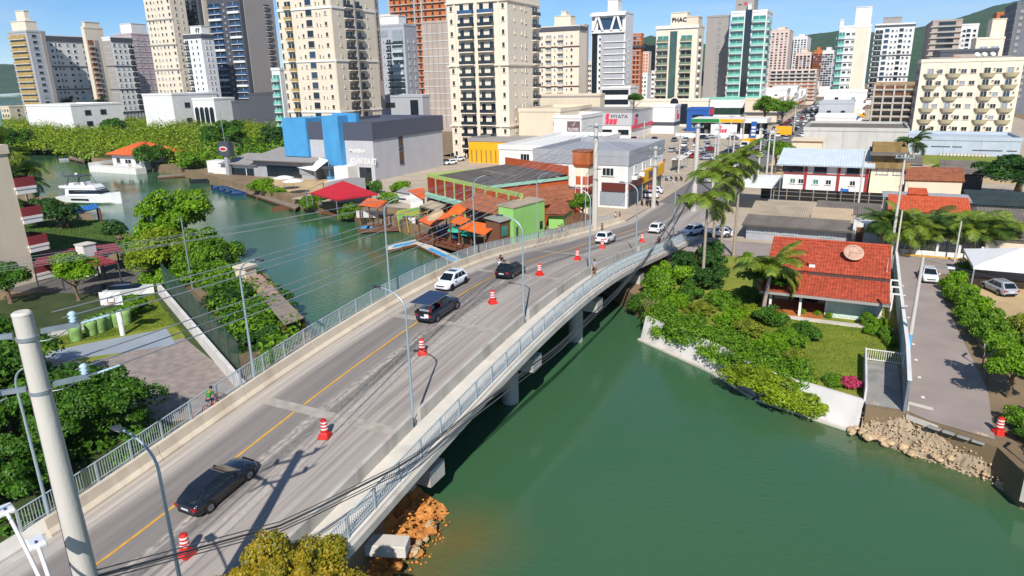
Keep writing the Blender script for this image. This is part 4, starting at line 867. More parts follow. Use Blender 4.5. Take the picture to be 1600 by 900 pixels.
for p in q[:2]: post(p,1.95,steel,t,.07)
rebase(t)
t = W0('pavilion','grey tented pavilion roof between hall and red tent','pavilion'); q = [G(500,300,4.2),G(572,298,4.2),G(570,278,5.2),G(548,277,5.4),G(515,284,5.2)]; slab('roof',q,.1,roof_gr,t)
for p in q[:3]: post(p,1.95,steel,t,.07)
rebase(t)
def tent(name, label, c, w, d, z0, z1, m, rz=0, ov=.0, legm=None, cat='tent'):
    t = thing(name, label, cat, (c[0],c[1],1.95), rz); z0 -= 1.95; z1 -= 1.95
    V = [(-w/2,-d/2,z0),(w/2,-d/2,z0),(w/2,d/2,z0),(-w/2,d/2,z0),(0,0,z1)]; mb = MB(); mb._add(V+[(x,y,z-.25) for x,y,z in V[:4]], [(0,1,4),(1,2,4),(2,3,4),(3,0,4),(0,5,6,1),(1,6,7,2),(2,7,8,3),(3,8,5,0)]); mb.build('canopy', m, t)
    for x,y in ((-1,-1),(1,-1),(1,1),(-1,1)): MB().box(x*(w/2-.1)-.06,x*(w/2-.1)+.06,y*(d/2-.1)-.06,y*(d/2-.1)+.06,0,z0-.05).build('leg', legm or steel, t)
    return t
p = G(537,300,4.3); tent('tent','red pyramid tent on the quay beside the grey hall',(p.x,p.y),9.5,7.5,4.1,6.2,red_t,R_(-24))
p = G(1578,428); 
t = tent('tent','white pyramid tent over the parked cars',(15.4,78.0),8.2,7.5,4.3,5.6,canvas)
t = tent('tent','white flat canopy beside the avenue with dark underside',(-13.2,113),6.2,13,6.0,6.4,canvas)
# sheds left of the hall
b = Bld('boat_shed','grey boat shed with open bays and sloping sheet roof', G(398,275).x, G(398,275).x+18, G(398,275).y, G(398,275).y+9, 6.0, grey, cat='shed', parapet=False); b.strip('F',.5,b.W*.55,.2,2.6,glass,.08,'bay_opening'); b.strip('F',.85,b.W*.2,1.,3,pane_w,.1,'bay_opening')
corr('roof',(-.5,-1.6,b.H-.2),(b.W+.5,-1.6,b.H-.2),(b.W+.5,b.D,b.H+1.6),(-.5,b.D,b.H+1.6),roof_gr,b.r,.5,.05)
p = G(330,283,.3); b = Bld('boat_workshop','small white and grey boat workshop standing over the water', p.x, p.x+14, p.y+1, p.y+8, 4.4, white, z0=.3, cat='workshop', parapet=False); b.strip('F',.55,b.W*.4,1.6,3.2,glass,.06,'bay_opening'); b.strip('F',.85,b.W*.16,1.6,3.2,glass,.06,'bay_opening')
corr('roof',(3,-1,b.H+.1),(b.W+1,-1,b.H+.1),(b.W+1,b.D+1,b.H+1.6),(3,b.D+1,b.H+1.6),roof_gr,b.r,.5,.05); MB().box(-3,2.5,1,4,1,4.4).build('side_box', white, b.r)
t = thing('sign_tower','grey sign column with red and white oval emblem at the boat workshop','sign',(p.x+6,p.y+.2,.3)); MB().box(-.5,.5,-.4,.4,0,6).build('column', grey, t); MB().box(-1.7,1.7,-.7,.7,6,9.2).build('sign_box', dgrey, t)
pts = [(1.2*math.cos(a),.55*math.sin(a)) for a in np.linspace(0,2*math.pi,20)[:-1]]; MB().extr(pts,-.78,-.7).build('emblem', white, t, (0,0,7.6)); MB().extr([(x*.8,z*.6) for x,z in pts],-.83,-.78).build('emblem', mat('sign_red','b3262a',.5,.1,2), t, (0,0,7.6)); MB().tube([(0,0,9.2),(-.3,0,16)],.08,6).build('mast', steel, t)
# docks
def dock(name, label, pts, z=.55, m=wood_g, planks=True, cat='dock'):
    t = thing(name, label, cat, (pts[0][0],pts[0][1],0)); o = Vector((pts[0][0],pts[0][1],0)); L = [Vector((p[0],p[1],0))-o for p in pts]
    a,b_,c,d = L; n = max(3,int((b_-a).length/.5)); n = min(n,60)
    pm = {}
    for i in range(n):
        u0,u1 = i/n,(i+.93)/n; q = [a.lerp(b_,u0),a.lerp(b_,u1),d.lerp(c,u1),d.lerp(c,u0)]
        mb = MB(); mb.hexa([(p.x,p.y,z-.07) for p in q],[(p.x,p.y,z+.01*(i%3)) for p in q]); mb.build('plank', m, t)
    MB().hexa([(p.x,p.y,z-.4) for p in L],[(p.x,p.y,z-.08) for p in L]).build('frame', wood, t)
    for u in (.02,.5,.98):
        for e in (a.lerp(b_,u), d.lerp(c,u)): MB().tube([(e.x,e.y,-1.5),(e.x,e.y,z-.1)],.12,7).build('pile', wood, t)
    return t
def gp(l, z=.5): return [G(x,y,z) for x,y in l]
dock('dock','long grey timber quay in front of the parasols',gp([(352,291),(462,328),(470,322),(362,287)]),.7)
dock('dock','low dark floating dock at the end of the long quay',gp([(424,326),(466,322),(462,317),(430,321)]),.35,wood)
dock('dock','beige timber deck between two bushes',gp([(479,322),(515,332),(530,322),(498,316)]),.8,wood_g)
dock('dock','dark brown timber dock with planter beside the beige deck',gp([(500,330),(532,336),(540,328),(515,322)]),.5,wood)
dock('dock','brown pontoon with blue mat and timber rail',gp([(560,361),(634,357),(632,350),(566,353)]),.6,wood)
dock('dock','concrete edged pontoon with blue mat reaching to the bridge',gp([(644,378),(712,411),(722,405),(656,375)]),.5,concrete_w)
dock('dock','short pontoon arm with blue mat in front of the restaurant',gp([(603,391),(652,380),(650,374),(602,384)]),.5,concrete_w)
blue_m = mat('blue_mat','3f9ad0',.7,.08,1)
for lb, q in (('blue mat laid along the pontoon towards the bridge',[(668,389),(708,408),(713,405),(674,387)]),('blue mat on the short pontoon arm',[(613,387),(645,380),(646,377),(616,383)]),('blue mat on the brown pontoon',[(563,358),(582,357),(582,354),(566,354)])):
    P = gp(q,.55); t = W0('mat',lb,'mat'); slab('sheet',[(p.x,p.y,.62 if 'brown' in lb else .56) for p in P],.03,blue_m,t); rebase(t)
dock('dock','short timber dock by the canal bank trees',gp([(290,418),(322,424),(336,411),(305,403)]),.6,wood_g)
t = W0('jetty','long roofed jetty with weathered board roof on the canal bank','jetty'); q = [G(378,428,3.4),G(407,428,3.4),G(475,497,3.4),G(445,508,3.4)]
n = 16
for i in range(n):
    u0,u1 = i/n,(i+.95)/n; a,b_,c,d = q; e = [a.lerp(d,u0),a.lerp(d,u1),b_.lerp(c,u1),b_.lerp(c,u0)]; slab('roof_board',[(p.x,p.y,3.4+.02*(i%2)) for p in e],.06,[wood_g,mat('pinkish_board','9c7f72',.8,.15,1)][i<8],t)
for u in (.03,.5,.97):
    for e in (q[0].lerp(q[3],u), q[1].lerp(q[2],u)): post(e,-.5,wood,t,.1)
slab('deck',[(p.x,p.y,.9) for p in q],.2,wood,t); rebase(t)
t = thing('kiosk','small pale kiosk with flat cap roof at the jetty head','kiosk',(*G(388,452)[:2],1.95)); MB().box(-.7,.7,-.7,.7,0,2.4).build('wall', w_tan, t); MB().box(-.85,.85,-.85,.85,2.4,2.6).build('roof', w_tan, t); MB().box(-.75,.75,-.75,.75,0,.7).build('plinth', bricko, t)
# orange roofed house on the water
p = G(160,264,.4); b = Bld('waterside_house','white house on a white terrace with orange hipped roof among mangroves', p.x+2, p.x+15, p.y+2, p.y+13, 4.0, white, z0=.4, cat='house', parapet=False); b.grid('F',[(.2,'w',1.8,1.4),(.5,'b',2.5,2.4,glass,white,white),(.8,'w',1.8,1.4)],1,.6,3.4)
hx,hy = b.W,b.D; e = 1.2; zt = b.H+3.2; rx0,rx1 = hx*.4,hx*.6
corr('roof',(-e,-e,b.H+.3),(hx+e,-e,b.H+.3),(rx1,hy/2,zt),(rx0,hy/2,zt),tile_o,b.r,.4,.06); corr('roof',(hx+e,-e,b.H+.3),(hx+e,hy+e,b.H+.3),(rx1+.01,hy/2,zt),(rx1,hy/2-.01,zt),tile_o,b.r,.4,.06); corr('roof',(-e,hy+e,b.H+.3),(-e,-e,b.H+.3),(rx0,hy/2,zt),(rx0-.01,hy/2,zt),tile_o,b.r,.4,.06)
MB().box(-3,hx+3,-5,-2,-.6,1.1).box(-3,-2.8,-5,hy,1.1,2).build('terrace', white, b.r)
dock('dock','small grey fishing dock beside the mangroves',gp([(104,247),(132,254),(135,250),(108,244)]),.7)
dock('dock','narrow timber landing below the mangrove tree',gp([(246,277),(296,273),(296,271),(248,274)]),.5)
# restaurant
A = Vector((-60.3,91.6,1.95)); Bq = Vector((-37.7,78.9,1.95)); rz = math.atan2(Bq.y-A.y,Bq.x-A.x); LX = (Bq-A).length
t = thing('restaurant','red and orange panelled restaurant hall with lime green frame by the bridge','restaurant',(A.x,A.y,1.95),rz); DZ = 15.2; Ht = 5.8; HX = 16.8
MB().box(0,HX,0,DZ,0,Ht-.5).build('wall', bricko, t); MB().box(HX,LX,0,.3,0,Ht-.5).build('screen_wall', bricko, t); MB().box(0,LX,0,.3,Ht-.5,Ht).build('frame', trim_g, t); MB().box(0,.3,.3,DZ,Ht-.5,Ht).build('frame', trim_g, t)
slab('roof',[(.3,.3,Ht-.45),(HX,.3,Ht-.45),(HX,DZ,Ht+.3),(.3,DZ,Ht+.3)],.1,mat('tar_roof','5a524c',.9,.18,.6,stain=.3),t); slab('roof_vent',[(5,7,Ht+.35),(HX-3,7,Ht+.35),(HX-3,7.7,Ht+.45),(5,7.7,Ht+.45)],.5,fibre_d,t); MB().box(0,HX,DZ-.25,DZ,Ht-.4,Ht+1.4).build('back_parapet', bricko, t)
nP = 9
for i in range(nP):
    x0 = LX*i/nP; MB().box(x0+.16,x0+LX/nP-.12,-.06,.02,3.0,Ht-.55).build('panel', brickr if i < 5 else bricko, t); MB().box(x0-.1,x0+.14,-.14,.02,.1,Ht-.5).build('frame_post', trim_g, t)
    if i < 3: MB().box(x0+.16,x0+LX/nP-.12,-.06,.02,.5,2.2).build('panel', brickr, t)
MB().box(LX-.14,LX+.1,-.14,.02,.1,Ht-.5).build('frame_post', trim_g, t); MB().box(-.3,LX*.55,-1.1,-.15,2.4,2.9).build('ledge', cyan_l, t); MB().box(-.2,LX*.4,-.2,-.15,.2,.5).build('frame', trim_g, t); MB().box(LX*.46,LX,-.1,-.02,.1,2.3).build('dark_opening', glass, t)
MB().box(HX,HX+.25,.3,DZ,Ht-.5,Ht-.1).build('ledge', cyan_l, t)
# tile roofs around it
def roof_thing(label, quad, m, wallz=None, posts=True, name='tiled_pavilion', pitch=.3, wm_=None, cat='pavilion', inset=.9):
    t = W0(name, label, cat); corr('roof', *quad, m, t, pitch, .05, rows=3)
    if wallz is not None:
        P = [Vector(p) for p in quad]; c = sum(P,Vector())/4; n = 4
        Q = [c+(p-c)*inset for p in P]
        mb = MB(); mb._add([(p.x,p.y,wallz) for p in Q]+[(p.x,p.y,p.z-.2) for p in Q],[(0,1,5,4),(1,2,6,5),(2,3,7,6),(3,0,4,7)]); mb.build('wall', wm_ or lime, t)
    elif posts:
        for p in quad: c = sum((Vector(q) for q in quad),Vector())/4; e = Vector(p)+(c-Vector(p))*.08; post((e.x,e.y,e.z-.2),1.0,wood,t,.1)
    rebase(t); return t
roof_thing('large weathered tile roof sloping down behind the lime green house',[(-39.3,81.2,5.0),(-35.2,95.8,4.7),(-38.3,96.3,6.5),(-45.3,84.2,6.8)],tile_d,2,wm_=bricko,name='tiled_wing',cat='building')
roof_thing('terrace with brown and orange tile roof over dark dining deck',[G(778,337,5.4),G(712,322,5.2),G(747,301,7.0),G(808,317,6.8)],tile_d)
roof_thing('wide weathered tile canopy with pointed corner beside the lime green house',[G(850,335,4.2),G(882,336,4.0),G(903,322,4.2),G(868,309,5.4)],tile_d,2,wm_=lime,name='tiled_house',cat='house',inset=.72)
roof_thing('small orange tiled hut roof with satellite dish',[G(652,345,3.6),G(675,354,3.4),G(706,336,4.6),G(683,329,4.8)],tile_o)
roof_thing('orange tiled hut with blue white walls beside the restaurant',[G(661,312,4.2),G(664,308,4.3),G(663,293,5.6),G(638,297,5.6)],tile_o,2,wm_=white,name='tiled_hut',cat='hut')
roof_thing('orange tiled kiosk roof on the quay with white fence',[G(560,321,3.6),G(590,325,3.6),G(604,314,4.8),G(575,309,4.8)],tile_o)
roof_thing('orange tiled kiosk wing beside the quay kiosk',[G(590,325,3.6),G(607,318,4.0),G(606,315,4.7),G(604,314,4.8)],tile_o,posts=False,name='kiosk_roof')
t = W0('satellite_dish','mesh satellite dish on the small orange hut roof','dish'); c = G(682,340,4.9); o = MB().lathe([(.05,0),(.7,.12),(1.2,.4),(1.18,.44),(.68,.17),(.05,.05)],16).build('dish', mat('dish_mesh','b59a78',.6,.15,2), t, c); o.rotation_euler = (R_(28),R_(-12),0); MB().tube([(c.x,c.y,3.4),(c.x,c.y,4.9)],.05,6).build('mast', steel, t); rebase(t)
for lb, q, z in (('large orange awning over the green parasols',[(717,357),(757,367),(776,352),(737,345)],3.9),('orange awning beside the large one',[(703,347),(720,351),(735,342),(716,337)],4.2),('orange awning sloping under the tiled terrace',[(697,334),(718,335),(735,322),(712,318)],4.6)):
    t = W0('awning',lb,'awning'); P = [G(x,y,z+(.9 if i > 1 else 0)) for i,(x,y) in enumerate(q)]; slab('canvas',P,.06,orange_c,t)
    for p_ in P: post((p_.x,p_.y,p_.z-.06),1.9,wood,t,.07)
    rebase(t)
# lime green house
a,b_ = G(803,385),G(851,369); d = (b_-a).normalized(); rz = math.atan2(d.y,d.x); t = thing('green_house','lime green flat roofed house against the bridge railing','house',(a.x,a.y,1.95),rz); Wg = (b_-a).length
MB().box(0,Wg,0,2.3,0,4.9).build('wall', lime, t); slab('roof',[(-.1,-.1,4.95),(Wg+.1,-.1,4.95),(Wg+.1,2.5,5.1),(-.1,2.5,5.1)],.15,fibre,t); MB().box(.5,.9,-.05,.02,.3,2.4).build('door', dgrey, t); MB().box(Wg-1.1,Wg-.5,-.05,.02,1.2,2.2).build('window', glass, t)
MB().box(-2.2,-.05,.5,2.6,0,3.3).build('brown_wing', wood, t); o = MB().box(-1.7,-.7,.4,.52,1.6,2.8).build('window', glass_g, t); slab('wing_roof',[(-2.3,.3,3.5),(-.05,.3,3.5),(-.05,2.8,3.8),(-2.3,2.8,3.8)],.1,roof_gr,t)
# water tank tower
t = thing('water_tower','square tower with orange brick water tank and red white panels','water tower',(-35.5,96,1.95)); MB().box(-1,1,-1,1,0,7.3).build('shaft', cream, t)
for z in (3.2,4.8):
    for s_ in (-.5,.5): MB().box(s_-.42,s_+.42,-1.05,-.98,z,z+1.2).build('panel', brickr if z<4 else bricko, t); MB().box(.98,1.05,s_-.42,s_+.42,z,z+1.2).build('panel', brickr, t)
mb = MB(); mb.hexa([(-1.1,-1.1,7.3),(1.1,-1.1,7.3),(1.1,1.1,7.3),(-1.1,1.1,7.3)],[(-1.35,-1.35,7.8),(1.35,-1.35,7.8),(1.35,1.35,7.8),(-1.35,1.35,7.8)]).box(-1.35,1.35,-1.35,1.35,7.8,9.6); mb.build('tank', mat('tank_brick','a95a2c',.85,.15,1,stain=.5), t); MB().box(-1.45,1.45,-1.45,1.45,9.6,9.75).build('tank_lid', tile_d, t); MB().box(-.15,.15,-1.06,-.98,0,7.2).build('panel_strip', white, t)
t = thing('fence','wooden slat fence beside the lime green house','fence',(*G(882,357)[:2],1.95),R_(20))
for i in range(12): MB().box(i*.32,i*.32+.26,-.03,.03,0,1.5+.8*math.sin(i*.26)).build('slat', wood, t)
# white shop
b = Bld('corner_shop','white two storey corner shop with yellow sign and grey flat roof', -47, -31, 103.3, 125, 10.0, white, cat='shop', roofm=grey)
b.band('F',b.H-1.35,1.5,grey,.12,'fascia'); b.band('R',b.H-1.35,1.5,grey,.12,'fascia')
for u in (.14,.8): b.put(win_mesh(2,1.25,glass,white,3),'window','F',u,5.1)
for u in (.18,.4,.64): b.put(win_mesh(1.6,1.25,glass,white,2),'window','R',u,5.1)
b.strip('R',.2,b.D*.34,.2,2.8,dgrey,.08,'shop_front'); b.strip('R',.68,b.D*.55,.2,2.7,glass,.08,'shop_front'); b.strip('F',.85,b.W*.26,.4,2.6,pane_w,.08,'shop_front'); b.strip('R',.68,b.D*.62,2.9,4.9,yel,.35,'sign_board'); b.strip('R',.17,b.D*.3,2.9,4.0,mat('brown_sign','5d2a24',.5,.1,1),.3,'sign_board'); b.strip('F',.86,b.W*.24,2.7,4.0,MATS['brown_sign'],.3,'sign_board')
[MB().box(0,.06,k*1.15,k*1.15+.3,0,1.2).box(0,.06,k*1.15+.6,k*1.15+.9,0,1.2).box(0,.06,k*1.15+.3,k*1.15+.6,.9-.45*(k%2),1.2-.45*(k%2)).build('sign_letter', dgrey, b.r, (b.W+.36,b.D*.5,3.3)) for k in range(5)]
for u,c_ in ((.5,yel),(.6,pinkred),(.72,yel),(.8,lime)): b.strip('R',u,.9,.6,2.2,c_,.14,'poster')
for u in (.1,.3): MB().box(0,.8,0,.4,0,.6).build('air_conditioner', white, b.r, (b.W+.02-.0,u*b.D,4.3)).rotation_euler = (0,0,0)
q = Bld('logo_block','white block with a square brown logo sign and underline', -69, -61.5, 164, 180, 12, white, cat='building'); q.strip('F',.72,3.4,6.6,9.4,mat('plum_sign','6b5558',.6,.08,1),.1,'sign_board'); letters('FLOXEI',1.0,white,q.r,(q.W*.72,-.15,7.1),align='CENTER',bold=.02,sx=.85); q.strip('F',.72,3.2,5.6,5.9,MATS['plum_sign'],.08,'sign_line')
mb = MB().tube([(-.4,-.14,8.6),(-.1,-.14,8.2),(.45,-.14,9.1)],.08,5); mb.build('tick_emblem', white, q.r, (q.W*.72,0,0))
b2 = Bld('yellow_warehouse','yellow warehouse wall with dark vertical slots and grey roof', -86, -69.2, 150, 172, 7.2, yel, cat='warehouse', roofm=roof_gr)
for i in range(6): b2.strip('F',.05+i*.08,.22,.2,3.2,dgrey,.05,'slot')
b3 = Bld('shop_wing','white wing with small square windows behind the corner shop', -61, -47.2, 118, 150, 9, white, cat='building'); b3.put(win_mesh(2,1.4,glass,white,3),'window','F',.4,5)
# logo store
b = Bld('car_store','grey and white store with red striped logo and red awning', -92, -66, 222, 250, 10.2, white, cat='store', roofm=roof_gr); b.band('F',4.4,4,hallg,.2,'fascia'); b.band('R',4.4,4,hallg,.2,'fascia'); b.strip('R',.5,b.D,3.3,4.3,pinkred,.5,'awning')
for u in (.45,.68,.9): b.put(win_mesh(3.6,1.5,glass,dgrey,3),'window','F',u,1.6)
def stripes(par, x0, z0, s, rot, p):
    for i in range(4):
        dx, dz = (0,1.25*s) if i == 0 else ((i-1)*.95*s+.15*s*0, 0)
        mb = MB().extr([(dx,dz),(dx+.8*s,dz),(dx+1.05*s,dz+1.2*s),(dx+.25*s,dz+1.2*s)],-.05,.05); o = mb.build('logo_stripe', pinkred, par, p); o.rotation_euler.z = rot
stripes(b.r,0,0,1.4,0,(b.W*.66,-.28,4.8)); letters('MYATA',1.5,black,b.r,(b.W*.66+1.9,-.28,6.8),bold=.0,sx=1.15); stripes(b.r,0,0,1.3,R_(90),(b.W+.27,2.5,4.8)); b.strip('R',.2,2.4,6.8,7.8,black,.28,'logo_word')
q = Bld('sign_tower','white square sign tower with red logo stripe beside the store', -66.5, -58, 247.5, 256, 11, white, cat='sign tower'); stripes(q.r,0,0,1.3,R_(90),(q.W+.1,3,5)); q.band('F',2.8,1.2,dgrey,.1); q.band('R',2.8,1.2,dgrey,.1)
q = Bld('blue_kiosk','blue clad showroom with small windows next to the white sign tower', -56, -48, 258, 266, 9.5, mat('deep_blue','27559a',.5,.08,1), cat='building'); q.strip('F',.5,4,2,6,glass,.1); q.band('R',6,2,pinkred,.2)
# filling station
t = thing('filling_station','filling station with green yellow and white canopy','filling station',(-50,238,1.95)); MB().box(0,24,0,12,4.6,5.9).build('canopy', white, t); MB().box(-.06,9,-.06,-.0,4.7,5.8).build('fascia', mat('station_green','1f7a3c',.5,.05,1), t); MB().box(9,17,-.06,-.0,4.7,5.8).build('fascia', yel, t)
for x in (2,9,16,22): MB().box(x-.3,x+.3,2,2.6,0,4.6).build('column', white, t)
for x in (4,12,19): MB().box(x-.5,x+.5,5,6,0,1.9).build('fuel_pump', [yel,white,MATS['deep_blue']][x%3], t)
MB().box(1,23,11,12,0,4).build('shop', glass, t); MB().box(-4,24,-5,-4.6,0,1.4).build('low_wall', white, t)
t = thing('price_sign','blue and white fuel price sign at the filling station','sign',(-29,231,1.95)); MB().box(-.8,.8,-.2,.2,0,5.5).build('panel', MATS['deep_blue'], t)
for z in (1.2,2.3,3.4): MB().box(-.6,.6,-.24,-.2,z,z+.6).build('price_row', white, t)
# right of the avenue
b = Bld('red_pillar_building','white two storey building with red pillars, dark windows and pale metal roof', -10.6, 2.7, 129.3, 137.5, 7.0, white, cat='building', parapet=False); redp = mat('red_pillar','8e2f2c',.7,.08,1)
for u in (.27,.66,.985): b.strip('F',u,.45,0,b.H-.4,redp,.2,'pillar')
b.band('F',3.05,.22,redp,.12,u0=0)
for u,k in ((.02,2),(.14,3),(.42,3),(.80,3)): b.put(win_mesh(2.0 if k==3 else 1.6,1.3,glass,dgrey,k),'window','F',u+.02,3.5)
for u,g_ in ((.12,glass_g),(.22,glass),(.4,glass_g),(.55,glass),(.83,glass)): b.put(win_mesh(1.,.85,g_,white,2),'window','F',u,1.5)
corr('roof',(-1.2,-1.4,b.H-.3),(b.W+.8,-1.4,b.H-.3),(b.W+.8,b.D+.6,b.H+1.6),(-1.2,b.D+.6,b.H+1.6),roof_w,b.r,.45,.05)
b = Bld('old_building','old ochre stained concrete building with flat overhanging roof', 3.0, 7.9, 131, 140, 9.0, mat('old_ochre','8d7448',.9,.2,.5,stain=.7,stainc='4d3d28'), cat='building'); MB().box(-.5,b.W+.4,-1.3,b.D,b.H-.5,b.H).build('roof_slab', fibre_d, b.r); b.band('F',b.H-2.6,.9,MATS['old_ochre'],.8); b.put(win_mesh(1.8,1.2,glass,grey,2),'window','F',.35,3.4); b.put(win_mesh(1.2,1.2,glass,grey,2),'window','F',.8,3.4); b.strip('F',.5,b.W*.98,0,5.2,cream,.06,'lower_wall')
for i,(lb,q,m,wz) in enumerate((('low brown tiled shed next to the old ochre building',[(8,129.5,4.6),(16.6,130.5,4.6),(16.6,134.5,6.4),(8,133.5,6.4)],tile_d,1.95),('dark gabled shed behind the brown tiled shed',[(13.5,136,5),(20,136,5),(20,140,7),(13.5,140,7)],fibre_d,1.95),('small white gabled hut behind the ochre building',[(8,137.5,6.2),(11,137.5,6.2),(11,140.5,7.6),(8,140.5,7.6)],fibre_d,1.95),('red tiled bungalow roof behind the areca palms',[(5.0,103.4,4.0),(14.6,103.4,4.0),(14.4,107.6,5.6),(5.0,107.6,5.6)],tile,1.95),('raised red tiled gable on the bungalow',[(7.2,107.4,5.7),(9.8,107.4,5.7),(9.6,109.2,6.4),(7.4,109.2,6.4)],tile,1.95),('long brown grey corrugated roof at the garden edge',[(13.6,88.2,4.2),(30,88.2,4.2),(30,97,6.2),(13.9,97,6.2)],fibre_d,1.95),('dark long shed roof behind the grey corrugated roof',[(15,112,4),(34,112,4),(34,118,5.2),(15,118,5.2)],mat('dark_green_roof','2f3b38',.7,.15,.5),1.95),('grey flat roof slab behind the red bungalow',[(4.4,108,5.0),(15,108,5.0),(15,113,5.2),(4.4,113,5.2)],grey,1.95))):
    roof_thing(lb,q,m,wz,name=['shed','shed','hut','bungalow','bungalow_gable','long_house','shed','outbuilding'][i],wm_=[w_tan,dgrey,white,cream,tile,w_tan,dgrey,grey][i],cat='building',pitch=.35 if i!=7 else 2,inset=.93)
# long grey house with fibre roofs
t = thing('long_house','long grey house with barred white windows and patched fibre cement roofs','house',(-11.0,88.6,1.95)); MB().box(0,11.4,0,8,0,2.1).build('wall', grey, t)
corr('roof',(-.5,-.9,2.0),(11.8,-.9,2.0),(11.6,2.4,2.75),(-.3,2.4,2.75),fibre_d,t,.25,.05); corr('roof',(-.2,2.3,2.75),(7,2.3,2.75),(7,8.5,3.5),(-.2,8.5,3.5),fibre,t,.25,.05); corr('roof',(7.1,2.3,2.7),(11.8,2.3,2.7),(11.8,7.4,3.3),(7.1,7.4,3.3),mat('tan_sheet','b59f82',.8,.1,.6),t,.25,.04); corr('roof',(7.4,7.5,2.9),(15,6,2.7),(15,11,3.5),(7.4,11,3.6),fibre_d,t,.25,.05)
for x in (.9,2.9,5.1,9.3): MB().box(x-.85,x+.85,-.06,.02,.9,1.75).build('window', pane_w, t); [MB().box(x-.85+.28*i,x-.82+.28*i,-.1,-.06,.9,1.75).build('window_bar', white, t) for i in range(7)]
MB().box(12,15.5,3,6,0,2.4).build('annex', white, t); MB().box(12.4,13.2,2.94,3.02,.1,1.9).build('door', wood, t)
b = Bld('warehouse','long pale warehouse with panelled walls and parapet roof', -12.4, 11.8, 200, 226, 7.2, mat('pale_panel','b6b3ae',.7,.05,.4,stain=.2), cat='warehouse'); 
for i in range(6): b.strip('F',.08+.16*i,.06,0,b.H-.4,grey,.04,'panel_joint')
MB().box(-2,5,-6,-.1,0,3.2).build('annex', w_tan, b.r); slab('annex_roof',[(-2.4,-6.6,3.3),(5.4,-6.6,3.3),(5.4,-.1,3.6),(-2.4,-.1,3.6)],.2,w_tan,b.r); slab('roof',[(.3,.3,b.H+.3),(b.W-.3,.3,b.H+.3),(b.W-.3,b.D-.3,b.H+.3),(.3,b.D-.3,b.H+.3)],.04,fibre_d,b.r)
b = Bld('warehouse','low pale blue warehouse wall with dark slots in front of the hotel', 12, 35, 198, 215, 5.5, mat('pale_blue_panel','a9b3bd',.7,.05,.4,stain=.15), cat='warehouse')
for u,wd in ((.1,4),(.3,4),(.45,2),(.72,6),(.93,2)): b.strip('F',u,wd,1.9 if u<.6 else 1.2,2.15 if u<.6 else 1.45,dgrey,.05,'slot')
for i in range(2): b.strip('F',.33+.33*i,.06,0,b.H,grey,.04,'panel_joint')
t = thing('pipe_stack','row of pale concrete pipes lying on the grass','pipes',(19,195.5,2))
for i in range(14): MB().tube([(i*.72,0,.35),(i*.72,1.4,.35)],.34,8).build('pipe', concrete_w, t)
# red roofed house
t = thing('red_roof_house','house with bright red tiled roof, white walls and open terrace','house',(-5,61.2,1.95)); tr_ = mat('bright_red_tile','a84a30',.78,.34,2.6,.2,14,stain=.45,stainc='6d3a2c')
MB().box(4.3,8.6,0,9,0,2.3).build('wall', white, t); MB().box(0,4.2,3.2,9,0,2.3).build('wall', cream, t); MB().box(-.2,4.2,-1.2,3.2,0,.15).build('terrace_floor', mat('terracotta_floor','a8622f',.8,.15,1), t); MB().box(-.2,9.5,-1.9,-1.2,0,.1).build('path', concrete_w, t)
for x in (0,2.4): MB().box(x-.1,x+.1,-1.1,-.9,.15,2.25).build('post', white, t)
MB().box(1.2,3.6,3.1,3.2,.2,2).build('dark_opening', glass, t); [MB().box(4.5+k*.9,5.3+k*.9,-.05,.02,.15,2.05).build('door_panel', mat('pale_mint','b9cfc2',.6,.05,1), t) for k in range(4)]
corr('roof',(-.9,-1.7,2.15),(9.0,-1.7,2.15),(9.0,2.2,3.05),(-.9,2.2,3.05),tr_,t,.24,.05,rows=8); corr('roof',(-.9,2.0,3.25),(9.0,2.0,3.25),(9.0,6.8,5.0),(-.9,6.8,5.0),tr_,t,.24,.05,rows=9); corr('roof',(9.0,11.4,3.1),(-.9,11.4,3.1),(-.9,6.8,5.0),(9.0,6.8,5.0),tr_,t,.24,.05,rows=8)
MB().box(-.9,2.2,1.94,2.06,3.0,3.27).box(2.6,9.0,1.94,2.06,3.0,3.27).build('fascia', mat('dark_gutter','4a3a36',.6,.1,1), t); MB().box(-.9,9.0,-1.78,-1.7,1.98,2.2).build('gutter', w_gwarm, t); MB().extr([(-.05,0),(.05,0),(0,2.9)],0,.1).build('gable', cream, t, (8.7,3,2.3)); MB().tube([(-.9,6.8,5.08),(9,6.8,5.08)],.12,8).build('ridge_cap', tr_, t); MB().box(2.6,3.1,2.6,3.0,3.3,3.9).build('chimney', white, t); MB().box(2.5,3.2,2.5,3.1,3.9,4.0).build('chimney_cap', tr_, t)
t2 = thing('satellite_dish','large mesh satellite dish on the bright red roof','dish',(1.0,65.6,6.0)); o = MB().lathe([(.05,0),(.5,.06),(.85,.2),(.84,.23),(.5,.1),(.05,.04)],18).build('dish', mat('dish_mesh_red','b5907c',.6,.1,2), t2, (0,0,.6)); o.rotation_euler = (R_(40),0,R_(10)); MB().tube([(0,0,0),(0,0,.65)],.05,6).build('mast', steel, t2)
for a_ in (0,2.1,4.2): MB().tube([(.7*math.cos(a_),-.1+.55*math.sin(a_),.75+.45*math.sin(a_)),(0,-.75,1.45)],.015,4).build('feed_arm', steel, t2)
